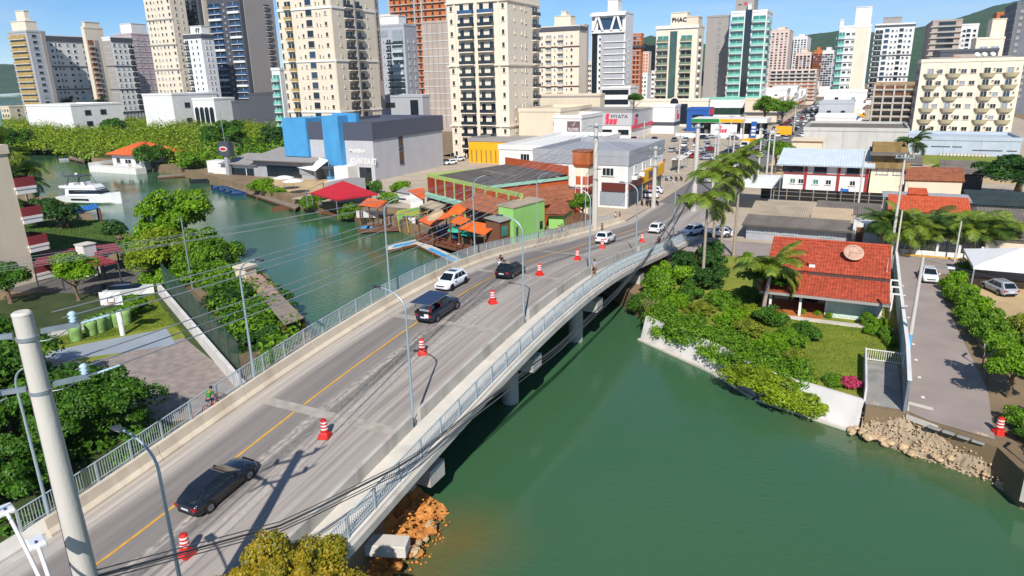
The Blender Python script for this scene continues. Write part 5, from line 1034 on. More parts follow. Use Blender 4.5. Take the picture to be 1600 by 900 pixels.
# walls along the garden, lane and water
wall_w = mat('whitewashed_wall','cdc8c2',.85,.08,.6,.15,10,stain=.4,stainc='8d8478'); wall_b = mat('lane_wall_blue','9fb4b8',.8,.12,.5,stain=.5,stainc='6a6a66')
def wall(name, label, pts, z0, z1, th, m, cap=None, cat='wall'):
    t = thing(name, label, cat, (pts[0][0],pts[0][1],z0))
    for (a,b_) in zip(pts,pts[1:]):
        d = Vector((b_[0]-a[0],b_[1]-a[1],0)); L = d.length; o = MB().box(0,L,-th/2,th/2,0,z1-z0).build('panel', m, t, (a[0]-pts[0][0],a[1]-pts[0][1],0)); o.rotation_euler.z = math.atan2(d.y,d.x)
        if cap: o = MB().box(-.03,L+.03,-th/2-.04,th/2+.04,z1-z0,z1-z0+.08).build('coping', cap, t, (a[0]-pts[0][0],a[1]-pts[0][1],0)); o.rotation_euler.z = math.atan2(d.y,d.x)
    return t
def slope_wall(name,label,a,b_,m):
    t = thing(name,label,'retaining wall',(a[0],a[1],-.4)); d = Vector((b_[0]-a[0],b_[1]-a[1],0)); L = d.length; mb = MB().extr([(-.6,0),(.3,0),(.3,2.45),(.0,2.45)],0,1); o = MB().extr([(-.55,.0),(.4,.0),(.4,2.42),(.1,2.42)],0,L,'x').build('face', m, t); o.rotation_euler.z = math.atan2(d.y,d.x)
    o = MB().extr([(-.75,.0),(-.5,.0),(-.5,.55),(-.75,.55)],0,L,'x').build('footing', concrete_w, t); o.rotation_euler.z = math.atan2(d.y,d.x); return t
slope_wall('retaining_wall','whitewashed sloping retaining wall under the creeper',(-14.6,55),(-7.4,50.4),wall_w); slope_wall('retaining_wall','short whitewashed retaining wall behind the mangrove bush',(-7.4,50.35),(-4,47.15),wall_w); slope_wall('retaining_wall','whitewashed retaining wall ending at the boat ramp gate',(-4,47.1),(2.35,44.8),wall_w)
wall('lane_wall','pale blue wall between the house garden and the lane',[(4.85,50.5),(5.0,66),(5.2,79.3)],1.9,3.9,.16,wall_b,white)
t = wall('lane_wall','dark weathered wall panel at the water end of the lane',[(4.6,44.3),(4.8,50.4)],1.2,4.1,.16,mat('weathered_panel','6d7780',.85,.2,.7,stain=.5),white)
wall('gate_wall','whitewashed gate pier wall beside the bougainvillea',[(2.42,45.0),(2.42,52.3)],1.9,2.9,.12,wall_w)
def grille(name, label, a, b_, z, h, n, m, cat='fence'):
    t = thing(name,label,cat,(a[0],a[1],z)); d = Vector((b_[0]-a[0],b_[1]-a[1],0)); L = d.length; t.rotation_euler.z = math.atan2(d.y,d.x)
    bar = MB().box(-.015,.015,-.015,.015,0,h).mesh('bar', m)
    for i in range(n+1): inst(bar,'bar',t,(L*i/n,0,0))
    for k in (.08,h-.06): MB().box(0,L,-.025,.025,k,k+.05).build('rail', m, t)
    return t
grille('gate','low white bar gate between lawn and boat ramp',(2.5,52.3),(4.75,52.3),1.95,.9,16,white,'gate')
grille('fence','black bar fence at the water beside the lane end',(10.0,38.6),(15,36),2,1.1,34,black)
wall('sea_wall','concrete kerb wall below the black bar fence',[(9.8,38.9),(15.3,35.9)],.6,2.0,.3,concrete_w)
t = thing('garden_fence','low white garden fence with posts and wire at the side street','fence',(5.4,87.3,1.95))
for i in range(5): MB().box(i*2.1-.12,i*2.1+.12,-.12,.12,0,1.5).build('post', white, t)
MB().box(0,8.4,-.06,.06,0,.6).build('plinth', white, t); [MB().box(0,8.4,-.01,.01,z,z+.02).build('wire', steel, t) for z in (.8,1.,1.2)]
wall('courtyard_wall','long white wall with green mesh fence running to the bridge',[(-61,43),(-49.5,37),(-38,31),(-34.6,29.2)],1.9,3.0,.3,wall_w)
mesh_m = mat('green_mesh','2c4a40',.8,.15,2)
t = thing('mesh_fence','green wire mesh fence above the long white wall','fence',(-61,43.3,1.9)); t.rotation_euler.z = math.atan2(-12,23); L = 27
for i in range(11): MB().tube([(i*2.7,.3,0),(i*2.7,.3,3.2)],.04,6).build('post', mesh_m, t)
mb = MB()
for i in range(120): mb.box(i*.225,i*.225+.02,.29,.31,.2,3.1)
for k in range(14): mb.box(0,27,.29,.31,.2+k*.22,.218+k*.22)
mb.build('mesh', mesh_m, t, fix=False)
wall('planter_wall','low pale wall behind the green planters',[(-59.5,26.5),(-57,36.5)],1.9,2.6,.25,wall_w)
# beige flats on the left edge
p0 = (-77.3,40.7); b = Bld('flats','beige block of flats with maroon and white balconies at the left edge', -100, -77.6, 26, 40.7, 15.6, w_tan, cat='apartment block')
for i in range(4):
    z = .6+3.1*i; MB().box(-.2,3.2,b.D-.1,b.D+2.0,z,z+.25).build('balcony_slab', white, b.r, (b.W-3.0,0,0)); o = MB().box(0,3.0,1.9,2.0,.25,1.2).box(2.9,3.0,0,1.9,.25,1.2).build('balcony_parapet', maroon, b.r, (b.W-2.9,b.D,z)); MB().box(0,2.98,1.88,2.02,-.5,.24).box(2.88,3.02,0,1.88,-.5,.24).build('balcony_edge', white, b.r, (b.W-2.88,b.D,z)); MB().box(.3,2.6,0,.06,.3,2.4).build('balcony_door', glass, b.r, (b.W-2.9,b.D,z))
for lb,q,z0,z1 in (('long maroon awning roof beside the beige flats',[(52,414),(126,404),(132,386),(62,394)],4.3,4.35),('maroon hipped awning roof over the courtyard',[(94,423),(184,410),(158,399),(122,403)],4.1,4.6),('bright orange awning behind the maroon roof',[(148,398),(192,391),(180,380),(144,384)],4.5,4.55)):
    t = W0('awning',lb,'awning'); P = [G(x,y,z0 if i < 2 else z1) for i,(x,y) in enumerate(q)]; corr('roof',*P,maroon if 'maroon' in lb else orange_c,t,.5,.03)
    for e in P: post((e.x,e.y,e.z-.1),1.95,dgrey,t,.06)
    rebase(t)
t = thing('chimney','white square chimney between maroon and orange awnings','chimney',(*G(137,402,4)[:2],1.95)); MB().box(-.7,.7,-.7,.7,0,3.5).build('stack', white, t); MB().box(-.78,.78,-.78,.78,3.5,3.62).build('cap', concrete_w, t)
t = W0('boat_canopy','blue sheet canopy over the dock by the yacht','canopy'); P = [G(103,336,4),G(155,325,4),G(150,318,4.6),G(100,328,4.6)]; corr('roof',*P,mat('blue_sheet','2f6cab',.5,.1,1),t,.5,.05)
for e in P: post((e.x,e.y,e.z-.1),1.0,wood,t,.1)
rebase(t)
# orange bank under the bridge
def mound(name, pts, z0, m, kind='structure'):
    from mathutils.noise import noise as nz
    n = 64; V = []; F = []; (a,b_,c,d) = [Vector(p) for p in pts]
    for j in range(n+1):
        for i in range(n+1):
            u,v_ = i/n,j/n; p = a.lerp(b_,u).lerp(d.lerp(c,u),v_); e = nz(Vector((p.x*.9,p.y*.9,0)))*.28+nz(Vector((p.x*3,p.y*3,1)))*.2+nz(Vector((p.x*7,p.y*7,2)))*.14; V.append((p.x+nz(Vector((p.y*1.2,u,3)))*.5*(u>.5),p.y,p.z+e))
    F = [(j*(n+1)+i,j*(n+1)+i+1,(j+1)*(n+1)+i+1,(j+1)*(n+1)+i) for j in range(n) for i in range(n)]
    mb = MB(); mb._add(V,F,False); o = mb.build(name,m); struct(o); return o
mound('earth_bank',[(-24,12,2.3),(-15.6,14,-.5),(-15.9,26.3,-.5),(-24,27.5,2.0)],0,dirt)
def rock(label, x, y, z, s, m=None, group=None, seed=0):
    from mathutils.noise import noise as nz
    mb = MB().ball((0,0,0),1,9,6); mb.v = [tuple(Vector(v)*(1+.35*nz(Vector(v)*1.3+Vector((seed,0,0))))) for v in mb.v]; mb.sm = [False]*len(mb.f); o = mb.build('rock', m or rockm); o.location = (x,y,z); o.scale = (s,s*random.uniform(.7,1.2),s*.6); o.rotation_euler.z = random.random()*6; tag(o,label,'rock',group)
for i in range(26): u = random.random(); rock('rough stone on the orange bank below the bridge', -16.2-.5*random.random()-(.5 if u>.7 else 0), 16.2+u*9, .35+random.random()*.5, random.uniform(.12,.38), MATS.get('orange_earth') if i%2 else rockm, 'stones on the orange bank', i)
for i in range(34): u = i/33; rock('pale stone on the rubble shore below the lane', 1.6+u*8+random.uniform(-.3,.3), 44.3-u*2.6+random.uniform(-.6,.5)-(.3 if u<.5 else 0), .15+random.random()*.35, random.uniform(.12,.36), None, 'stones on the rubble shore', i+40)
t = thing('concrete_block','broken concrete slab lying on the orange bank under the bridge','concrete slab',(-17.6,21.3,1.0),R_(20)); MB().box(-1.2,1.2,-.45,.45,0,.6).build('slab', concrete_w, t, bevel=.04); MB().tube([(1.18,0,.3),(1.6,.1,.35)],.015,5).build('rebar', tile_d, t)
t = thing('paving_blocks','row of loose paving slabs at the broken end of the lane','paving slabs',(5.9,43.4,1.7),R_(-22))
for i in range(4): o = MB().box(i*.75,i*.75+.62,-.4,.4,0,.14).build('slab', concrete_d, t, bevel=.02); o.rotation_euler.x = R_(-14)
t = W0('boat_ramp','cracked concrete apron at the broken water end of the lane','ramp'); slab('apron',[(4.7,44.1,1.93),(6.3,43.2,1.9),(6.2,45.6,2.0),(4.9,46,2.0)],.3,concrete_w,t); rebase(t)
mound('bank_rubble',[(8.9,41.0,-.4),(12.5,36.4,-.5),(12.9,37.1,.7),(9.8,41.4,1.9)],0,mat('rubble','9c8a72',.95,.25,1,.5,7))
mound('rubble_shore',[(2.3,43.6,-.35),(9.7,40.7,-.4),(9.6,42.6,1.9),(2.5,45.1,1.85)],0,mat('rubble','a3886a',.95,.25,1,.5,7))
# ---------------------------------------------------------------- planting
# mangrove thicket on the far bank
def thicket(name, poly, n, rr, hh, m, ls, nl, z0=.6):
    from mathutils.geometry import intersect_point_line
    P = np.array(poly); mn, mx = P.min(0), P.max(0); pts = []
    def inside(x, y):
        c = False; k = len(poly)
        for i in range(k):
            (x1,y1),(x2,y2) = poly[i], poly[i-1]
            if (y1>y) != (y2>y) and x < (x2-x1)*(y-y1)/(y2-y1)+x1: c = not c
        return c
    while len(pts) < n:
        x, y = RNG.uniform(mn, mx)
        if inside(x, y): pts.append((x,y))
    VV = []; 
    for x, y in pts:
        r = RNG.uniform(*rr); h = RNG.uniform(*hh); q = max(20,int(nl*(r/rr[1])**1.3))
        d = RNG.normal(size=(q,3)); d[:,2] = np.abs(d[:,2])*.9; d /= np.linalg.norm(d,axis=1)[:,None]
        k = 1+.25*np.sin(d[:,0]*8+x)*np.sin(d[:,1]*7+y)
        p = np.array([x,y,z0+h-r*.75])+d*(r*k*(.75+.25*RNG.random(q)))[:,None]*np.array([1,1,.8])
        p[:,2] = np.where(RNG.random(q)<.25, z0+RNG.random(q)*h*.7, p[:,2])
        VV.append(leaves(p, d+RNG.normal(size=(q,3))*.5+np.array([0,0,.4]), RNG.uniform(.6,1.3,q)*ls)[0])
    V = np.concatenate(VV); me = npmesh(name, V, np.arange(len(V)).reshape(-1,4), m)
    o = bpy.data.objects.new(name, me); link(o); o['kind'] = 'stuff'; return o
def stuff(o, label, cat): o['label'] = label; o['category'] = cat; return o
stuff(thicket('mangrove_thicket', [(-262,134),(-235,142),(-205,129),(-178,130),(-160,127),(-150,126),(-175,168),(-220,225),(-290,290),(-400,320),(-470,300),(-470,250),(-330,178)], 620, (3.2,6.2), (3.2,6.2), lf_lime, .42, 330), 'dense lime green mangrove thicket along the far bank', 'thicket')
stuff(thicket('bank_thicket', [(-160,128),(-148,124),(-140,122),(-125,126),(-120,140),(-140,180),(-175,210),(-190,190)], 60, (3,5), (3.5,6.5), lf_mid, .42, 330), 'mid green bushes on the bank behind the boat workshop', 'thicket')
for i, (px, py, h, r, m) in enumerate([(205,262,5,6,lf_dark),(62,262,5.5,6,lf_mid),(130,228,6,7,lf_mid),(20,225,6.5,7,lf_dark),(255,272,6,5,lf_dark)]): pass
tree('broad dark green tree rising out of the mangroves', -172, 152, 12, 9.5, lf_dark, 'big', 1, 0)
tree('dark tree beside the broad one in the mangroves', -158, 158, 10, 7, lf_deep, 'mid', 1, 1)
tree('round dark tree at the water next to the orange roofed house', -166, 121.5, 8, 6.2, lf_dark, 'mid', .8, 0)
tree('low green tree at the water beside the boat workshop sign', -147, 118.5, 6.5, 5.2, lf_mid, 'mid', .8, 1)
tree('green tree against the blue wing of the grey hall', -139, 150, 11, 6.5, lf_mid, 'mid', 1, 2)
tree('tall green tree behind the boat workshop roof', -152, 170, 12, 7.5, lf_mid, 'mid', 1, 0)
tree('dark tree at the bend of the canal', -262, 141, 9, 8, lf_dark, 'mid', 1, 1)
tree('leafy tree in the mangroves below the white podium', -300, 205, 9, 8, lf_dark, 'mid', 1, 2)
palm('small palm behind the boat workshop', -141, 127, 6, 3.2, lf_palm_d, 13, .9)
palm('feathery palm below the white podium wall', -395, 245, 11, 5.5, lf_palm_d, 13, .9)
palm('leaning palm beside the white podium wall', -372, 248, 11, 5, lf_palm_d, 13, .9)
# left near bank
tree('tall loose tree on the canal bank above the court', -69.5, 53, 9.8, 5.4, lf_bright, 'big', 1.9, 1, tr=.3, flat=1.15)
tree('lower spreading tree beside the tall one on the canal bank', -64, 51, 6.2, 4.6, lf_mid, 'big', 1.5, 2, tr=.2, flat=1.1)
tree('bright tree between the tall bank tree and courtyard pole', -67.5, 48.5, 6.4, 4.4, lf_lime, 'big', 1.5, 0, tr=.2, flat=1.15)
tree('small round tree in the paved courtyard', -66.5, 38.2, 5.4, 3.0, lf_bright, 'mid', 1.95, 0)
tree('dark tree at the corner of the beige flats', -72, 35, 4.6, 2.8, lf_dark, 'mid', 1.95, 1)
tree('large dark leafy tree beside the bridge footpath', -38.6, 21.8, 5.2, 4.4, lf_dark, 'huge', 1.95, 0, tr=.22)
tree('dark leafy tree behind the concrete power pole', -43.5, 19.5, 6.0, 4.8, lf_dark, 'big', 1.95, 2, tr=.22)
tree('dark tree in the garden beside the white barrier rail', -37, 15.8, 3.8, 3.2, lf_dark, 'big', 1.95, 1)
shrub('clipped shrub below the basketball hoop wall', -57.6, 37.6, 2.1, 2.6, lf_mid, 'mid')
for i,(x,y,r,h,m) in enumerate([(-50,43,4,3.6,lf_deep),(-45,40,3.6,3.2,lf_dark),(-54,45.5,3.4,3.6,lf_dark),(-59,48.5,3.6,4,lf_mid),(-41,37,2.8,2.8,lf_deep),(-37,34.2,2.2,2.6,lf_mid),(-48,45.6,2.6,2.2,lf_deep),(-63,45,2.6,4.2,lf_bright)]):
    shrub(['dense dark bush behind the green mesh fence','dark bush near the jetty roof','dark bush above the canal end of the white wall','green bush beside the tall bank tree','low dark bush near the bridge railing','yellow green bush touching the bridge railing','low dark bush at the jetty edge','bright climbing bush at the end of the white wall'][i], x, y, r, h, m, 'mid', 1.3, i%3)
palm('tall palm beside the beige flats', -116.5, 59.5, 11, 4.8, lf_palm, 17, 1.)
palm('palm with drooping crown near the yacht', -116.5, 62.5, 8.5, 4.2, lf_palm, 16, 1.05)
palm('shorter palm between flats and yacht', -113, 60.5, 6.5, 3.8, lf_palm_d, 14, 1.)
tree('dark tree at the blue roofed dock', -104, 59.5, 5, 3.6, lf_deep, 'mid', 1.9, 0)
tree('low dark tree behind the flats balconies', -108.5, 59, 5.5, 4.2, lf_deep, 'mid', 1.9, 2)
shrub('bare twiggy bush at the lawn edge above the canal', -93, 60.5, 2.6, 3.2, lf_deep, 'sm', 1.5)
stuff(thicket('bank_growth', [(-74,49),(-86,57.5),(-74,55.5),(-66,54.5),(-56,51),(-47,44.8),(-39.5,39.4),(-35.2,34.6),(-38,34),(-48,40),(-60,46.5)], 110, (1.1,2.1), (1.,2.4), lf_mid, .2, 330, 1.6), 'tangled bushes covering the near canal bank', 'thicket')
stuff(thicket('garden_growth', [(-33.4,12.5),(-33.4,22),(-36,24.5),(-47,25),(-60,24),(-62,12)], 120, (.8,1.6), (.5,1.3), lf_dark, .17, 260, 1.9), 'low dark planting under the garden trees beside the bridge', 'thicket')
tree('dark leafy tree at the left garden edge', -50, 22.5, 6.2, 4.4, lf_dark, 'big', 1.95, 0, tr=.2)
# bottom edge
tree('yellow olive tree at the foot of the bridge walkway', -15.7, 14.3, 5.6, 2.9, lf_olive, 'huge', 1.9, 0, tr=.16)
tree('small yellowing tree beside the bridge railing end', -16.6, 12.6, 4.6, 2.3, lf_olive, 'huge', 2.0, 1)
shrub('green bush on the orange bank below the bridge', -15.9, 17.0, 1.5, 1.6, lf_mid, 'mid', 1.0)
shrub('bright sapling at the water below the bridge', -14.4, 17.6, 1.1, 1.4, lf_bright, 'sm', .6)
shrub('dark weeds under the bridge beside the pier', -19.2, 23.2, .9, .8, lf_mid, 'sm', 1.7)
# right bank garden
for i,(x,y,r,h,m,z) in enumerate([(-15.3,62,2.6,4.2,lf_mid,1.2),(-14.7,65.8,2.8,4.0,lf_bright,1.9),(-13.4,69.5,2.8,4.4,lf_deep,1.9),(-16.6,60.3,1.6,3.0,lf_dark,.3),(-12.4,72.5,2.4,4.4,lf_deep,1.9),(-11.2,66,2.4,3.2,lf_deep,1.9)]):
    shrub(['tall green bush at the end of the bridge walkway','bright bush under the palms','dark thick bush behind the bright one under the palms','bush overhanging the water below the bridge','dark bush at the palm trunks','dark bush between palms and creeper'][i], x, y, r, h, m, 'mid', z, i%3)
stuff(thicket('creeper_thicket', [(-15,56.8),(-13,54),(-9.2,51.5),(-6.2,49.3),(-3.8,47.1),(-1.2,46.7),(-1.4,49),(-4.4,50.6),(-7,53.2),(-10,55),(-14,58.6)], 110, (.6,1.15), (.3,1.3), lf_mid, .1, 420, 1.75), 'tangle of green creeper along the top of the white retaining wall', 'thicket')
for i,(x,y,r,h,m,k) in enumerate([(-12.8,58.6,1.7,2.0,lf_bright,'mid'),(-10.4,57.6,1.6,1.7,lf_shrub,'mid'),(-9.2,60.6,2.0,2.2,lf_mid,'mid'),(-7.6,56.2,1.8,2.0,lf_bright,'mid'),(-6.0,54.0,1.7,1.9,lf_shrub,'mid'),(-4.9,57.2,1.9,2.4,lf_dark,'mid'),(-3.9,51.8,1.7,1.9,lf_bright,'mid'),(-12.2,61.4,1.6,2.4,lf_dark,'mid'),(-7.2,63.4,1.5,2.0,lf_mid,'mid'),(-3.2,54.2,1.4,1.6,lf_mid,'mid'),(-2.2,49.6,1.3,1.5,lf_shrub,'mid'),(-6.6,58.8,1.3,1.6,lf_lime,'mid')]):
    shrub(['bright shrub above the bridge end of the white wall','yellowish shrub above the middle of the white wall','full green shrub behind the creeper below the palms','bright spreading shrub left of the coconut palm','yellowish shrub over the second stretch of white wall','dark shrub under the coconut palm','bright shrub above the mangrove bush','dark shrub below the slim palm','green shrub between palm trunks and terrace tree','green shrub beside the round dark lawn shrub','yellowish shrub at the lawn corner above the mangrove','lime shrub between the coconut palm and creeper'][i], x, y, r, h, m, k, 1.9, i%3)
stuff(thicket('wall_creeper', [(-13.6,53.7),(-11,52.3),(-9,51.1),(-6.5,48.9),(-4.4,46.9),(-4.0,47.6),(-6.6,49.9),(-9.2,51.9),(-13.2,54.6)], 34, (.4,.8), (.2,.6), lf_bright, .09, 300, 1.25), 'creeper hanging down over the white retaining wall', 'thicket')
shrub('yellow green mangrove bush hanging over the water', -4.0, 46.6, 3.7, 3.2, lf_lime, 'big', .1, 0, sy=.62, rz=R_(-32))
shrub('smaller mangrove bush hanging over the water beside retaining wall', -1.0, 45.6, 2.3, 2.3, lf_lime, 'mid', .1, 1, sy=.7)
tree('flat topped tree shading the house terrace', -5.6, 61.5, 4.2, 3.0, lf_dark, 'mid', 1.95, 1, flat=.5)
shrub('round dark shrub on the house lawn', -1.8, 55, 1.7, 2.0, lf_dark, 'mid')
shrub('green shrub on the lawn edge near the creeper', -2.6, 52.2, 1.6, 1.8, lf_mid, 'mid', i=1)
for i,(x,y) in enumerate([(2.5,60.2),(3.3,58.9),(3.7,57.5),(2.9,57.9),(4.2,56.0)]): shrub(['bushy green shrub at the house corner','shrub beside the lane wall near pergola','round shrub against the lane wall','low shrub in front of the lane wall bed','small shrub at the end of lane wall bed'][i], x, y, [1.0,1.1,.9,.8,.7][i], [1.6,1.7,1.4,1,1][i], lf_bright if i%2 else lf_mid, 'mid' if i<3 else 'sm')
shrub('bougainvillea with pink flowers at the gate post', 1.6, 46.6, .9, 1.1, lf_flower, 'sm', 2.0)
shrub('green base of the pink bougainvillea on the wall', .6, 46.9, 1.1, .9, lf_mid, 'sm', 2.0)
for i,(x,y) in enumerate([(-1.2,61.0),(-.3,60.8),(-2.4,60.9)]): shrub(['small potted shrub on the terrace edge by white wall','low shrub beside the terrace step','tiny shrub at the terrace post'][i], x, y, .45, .7, lf_bright, 'sm')
shrub('pale green agave clump on the lawn behind the palms', -9.3, 78.3, .9, 1.1, lf_bright, 'sm')
palm('tall slim palm closest to the bridge end', -12.2, 67.6, 7.3, 3.6, lf_palm, 12, 1.1, .15, shaft=True)
palm('tall palm behind the slim palm at bridge end', -12.6, 74.6, 8.6, 3.8, lf_palm, 12, 1.05, .15, shaft=True)
palm('palm leaning out over the bridge end street', -12.0, 76.4, 9.4, 3.7, lf_palm, 12, 1.05, .15, shaft=True)
palm('palm at the corner of the long grey house', -11.0, 79.2, 10, 3.5, lf_palm, 12, 1.05, .15, shaft=True)
palm('coconut palm with yellow fronds beside the red roof', -5.4, 58.6, 4.3, 3.5, lf_palm, 17, 1.0, .17, lean=(.4,.2))
# right edge hedge and trees
for i,(x,y,r,h,m) in enumerate([(9.9,73.5,1.6,2.9,lf_bright),(10.1,70.6,1.7,3.0,lf_bright),(10.3,67.6,1.8,3.0,lf_mid),(10.5,64.6,1.9,3.1,lf_bright),(10.7,61.6,1.9,3.2,lf_mid),(10.9,58.6,1.9,3.2,lf_mid),(11,55.6,1.8,3.0,lf_mid),(13.4,60.5,2.4,3.2,lf_shrub),(14.6,56.6,2.4,3.2,lf_shrub),(13.2,53.0,2.1,2.6,lf_dark)]):
    shrub(['bright hedge bush beside the parked white car','bright hedge bush next along from the car','hedge bush halfway along the lane','bright hedge bush with yellow flowers','hedge bush opposite the lane lamp','hedge bush before the leaning posts','hedge bush behind the leaning posts','reddish shrub behind the lane hedge','flowering shrub behind the round tree','dark shrub at the round tree'][i], x, y, r, h, m, 'mid', i=i%3)
tree('round bright green tree at the end of the lane', 10.6, 49.2, 4.6, 2.7, lf_bright, 'big', 1.95, 0, tr=.14)
shrub('green bush at the water end of the lane', 10.7, 44.6, 1.6, 1.9, lf_mid, 'mid', i=2)
shrub('bush with white flowers beside the black fence', 11.4, 41.2, 1.3, 1.5, lf_mid, 'mid', i=1)
tree('tree over the black fence by the water', 13.6, 42.2, 5, 3.2, lf_mid, 'mid', 1.95, 0)
for i,(px,py,h) in enumerate([(1380,396,5.2),(1404,398,5.6),(1428,398,5.4),(1450,396,5.0),(1478,394,4.6),(1506,398,4.8),(1528,400,5.2),(1550,398,4.6),(1392,388,5.0),(1440,388,5.2)]):
    p = G(px,py); areca(['areca palm at the garden corner by the tall pole','areca palm with orange fruit next to the tall pole','areca palm behind the low white fence','areca palm in the middle of the garden','areca palm near the pink wall','areca palm at the far end of the garden fence','areca palm beside the canopy','areca palm leaning over the brown roof','areca palm behind the corner one','areca palm behind the middle one'][i], p.x, p.y, h*.8, 2.9, lf_palm if i%3 else lf_palm_d, i, 'areca palms in the garden')
shrub('round shrub at the end of the low white fence', 14.2, 86.4, 1.9, 2.2, lf_dark, 'mid')
shrub('round shrub beside the white canopy', 12.0, 81.8, 1.5, 2.0, lf_mid, 'mid', i=1)
tree('wide dark tree behind the brown roofed sheds', 24, 132, 8, 8.5, lf_deep, 'big', 1.95, 1, flat=.6)
palm('dark palm in front of the white warehouse', 11.5, 172, 5, 4.2, lf_palm_d, 14, 1.)
shrub('banana plant on the sandy lot', 15.5, 156, 2.6, 3.2, lf_bright, 'sm')
for i,(x,y,h,r) in enumerate([(-33,292,13,7.5),(-27,300,11,6),(-14.2,152,7.5,3.6),(-12.8,158,6.5,3.4)]):
    tree(['green tree at the far corner of the filling station','tree behind the one at the filling station corner','street tree beside the white roof','street tree behind another by the white roof'][i], x, y, h, r, lf_mid, 'mid', 1.95, i%3)
tree('green tree between the grey tower and cream tower', -122, 262, 16, 9, lf_mid, 'mid', 1.95, 0)
tree('second green tree at foot of the netted tower', -112, 258, 12, 7, lf_bright, 'mid', 1.95, 1)
tree('dark potted tree on the beige podium roof', -70, 238, 9, 3.4, lf_dark, 'mid', 8, 2)
tree('dark green tree beside the lime green house', -33.6, 90.5, 4.8, 2.5, lf_mid, 'mid', 1.95, 0)
for i,(px,py,r,h,m,z) in enumerate([(412,300,3.8,4,lf_bright,1.2),(436,303,2,2.4,lf_bright,1.5),(487,325,3.2,3.2,lf_mid,.6),(500,318,2.6,3,lf_mid,1.2),(545,344,2.5,4.2,lf_mid,.3),(606,318,3,2.8,lf_bright,1.9),(628,300,3,3,lf_bright,1.9)]):
    p = G(px,py,z); shrub(['round bright tree on the wooden quay','small bush beside the white parasols','bush hanging over the quay edge','bush behind the quay steps','mangrove bush growing out of the canal edge','bush in front of the red walled restaurant','flat bright bush beside the grey hall'][i], p.x, p.y, r, h, m, 'mid', z, i%3)
for i in range(2): shrub('clipped conical shrub beside the red tent', G(574+16*i,302).x, G(574+16*i,302).y, 1.4, 4.2, lf_dark, 'sm', group='conical shrubs by the tent')
# ---------------------------------------------------------------- street lamps, poles, wires
lampm = mat('lamp_grey','9fb0b6',.4,.08,3,metal=.4); head_m = mat('lamp_head','3b4046',.5,.1,3); lens = mat('lamp_lens','c9ced2',.2,.05,2)
def lamp_post(label, x, y, z, h=8.2, arm=1.7, rz=0, headm=None):
    t = thing('street_lamp', label, 'street lamp', (x,y,z), rz, 'street lamps on the bridge')
    MB().tube([(0,0,0),(0,0,h*.45),(0,0,h*.86)],[.085,.07,.055],8).build('pole', lampm, t); MB().box(-.16,.16,-.16,.16,0,.03).box(-.1,.1,-.1,.1,.03,.35).build('base_plate', steel, t)
    MB().tube([(0,0,h*.86)]+[(arm*(1-math.cos(a)),0,h*.86+h*.14*math.sin(a)) for a in np.linspace(.15,1.45,7)],[.055,.052,.05,.047,.045,.042,.04,.04],8).build('arm', lampm, t)
    e = (arm*(1-math.cos(1.45)),h*.86+h*.14*math.sin(1.45)); hd = MB().hexa([(e[0]-.05,-.07,e[1]-.05),(e[0]+.5,-.12,e[1]-.04),(e[0]+.5,.12,e[1]-.04),(e[0]-.05,.07,e[1]-.05)],[(e[0]-.05,-.05,e[1]+.06),(e[0]+.5,-.1,e[1]+.06),(e[0]+.5,.1,e[1]+.06),(e[0]-.05,.05,e[1]+.06)]).build('lamp_head', headm or head_m, t); MB().box(e[0]+.08,e[0]+.45,-.09,.09,e[1]-.06,e[1]-.052).build('lens', lens, hd); return t
orl = ['at the near end of','on the first third of','before the crest of','past the crest of','near the far end of','at the far end of']
for i,v in enumerate((14.6,27.2,41.3,54.9,69.4,82.5)): lamp_post('curved grey street lamp behind the narrow walkway barrier '+orl[i]+' the bridge', XL-.62+bend(v), v, zb(v)+.1)
for i,v in enumerate((12.7,27.25,41.3,54.9,69.4,82.5)): lamp_post('grey street lamp beside the wide walkway '+orl[i]+' the bridge', XR+.1+bend(v), v, zb(v)+.05, 7.6 if i else 8.4, 1.7, math.pi)
t = thing('double_lamp','white two armed street lamp standing beside the concrete power pole','street lamp',(-15.9,7.2,2)); MB().tube([(0,0,0),(0,0,6.8)],[.1,.07],8).build('pole', white, t)
for k,(e,hr) in enumerate((((-4.2,1.2,8.0),0),((-1.9,.7,8.0),0))):
    a = Vector((0,0,6.8)); b_ = Vector(e); MB().tube([a+(b_-a)*u+Vector((0,0,.7*math.sin(u*math.pi*.6))) for u in np.linspace(0,1,9)],.05,8).build('arm', white, t); d = (b_-a).normalized(); hp = b_+Vector((0,0,.66)); hd = MB().box(-.42,.1,-.2,.2,-.05,.07).build('lamp_head', white, t, hp, bevel=.03); hd.rotation_euler.z = math.atan2(-d.y,-d.x); MB().box(-.38,-.05,-.16,.16,.072,.08).build('lens', lens, hd)
    MB().lathe([(.035,0),(.03,.06)],8).build('light_sensor', mat('sensor_blue','1c3f78',.4,.05,1), t, hp+Vector((-.05,0,.07)))
pole_c = mat('pole_concrete','bdb7ad',.85,.1,.8,.2,14,stain=.5,stainc='7a736a',stretch=(1,1,.25)); ins_m = mat('insulator','a9c3cc',.3,.1,3); wire_m = mat('wire','4a4d50',.5,.1,2); wire_p = mat('pale_wire','a9adae',.45,.1,2,metal=.5)
BP = Vector((-18.55,9.2,2)); BH = 14.5
t = thing('power_pole','thick tapered concrete power pole with steel crossarms and insulators','power pole',BP)
MB().tube([(0,0,-.3),(0,0,BH*.5),(0,0,BH)],[.37,.30,.225],22).build('shaft', pole_c, t); MB().lathe([(.235,BH-.02),(.235,BH+.02),(.18,BH+.06)],22).build('cap', concrete_w, t)
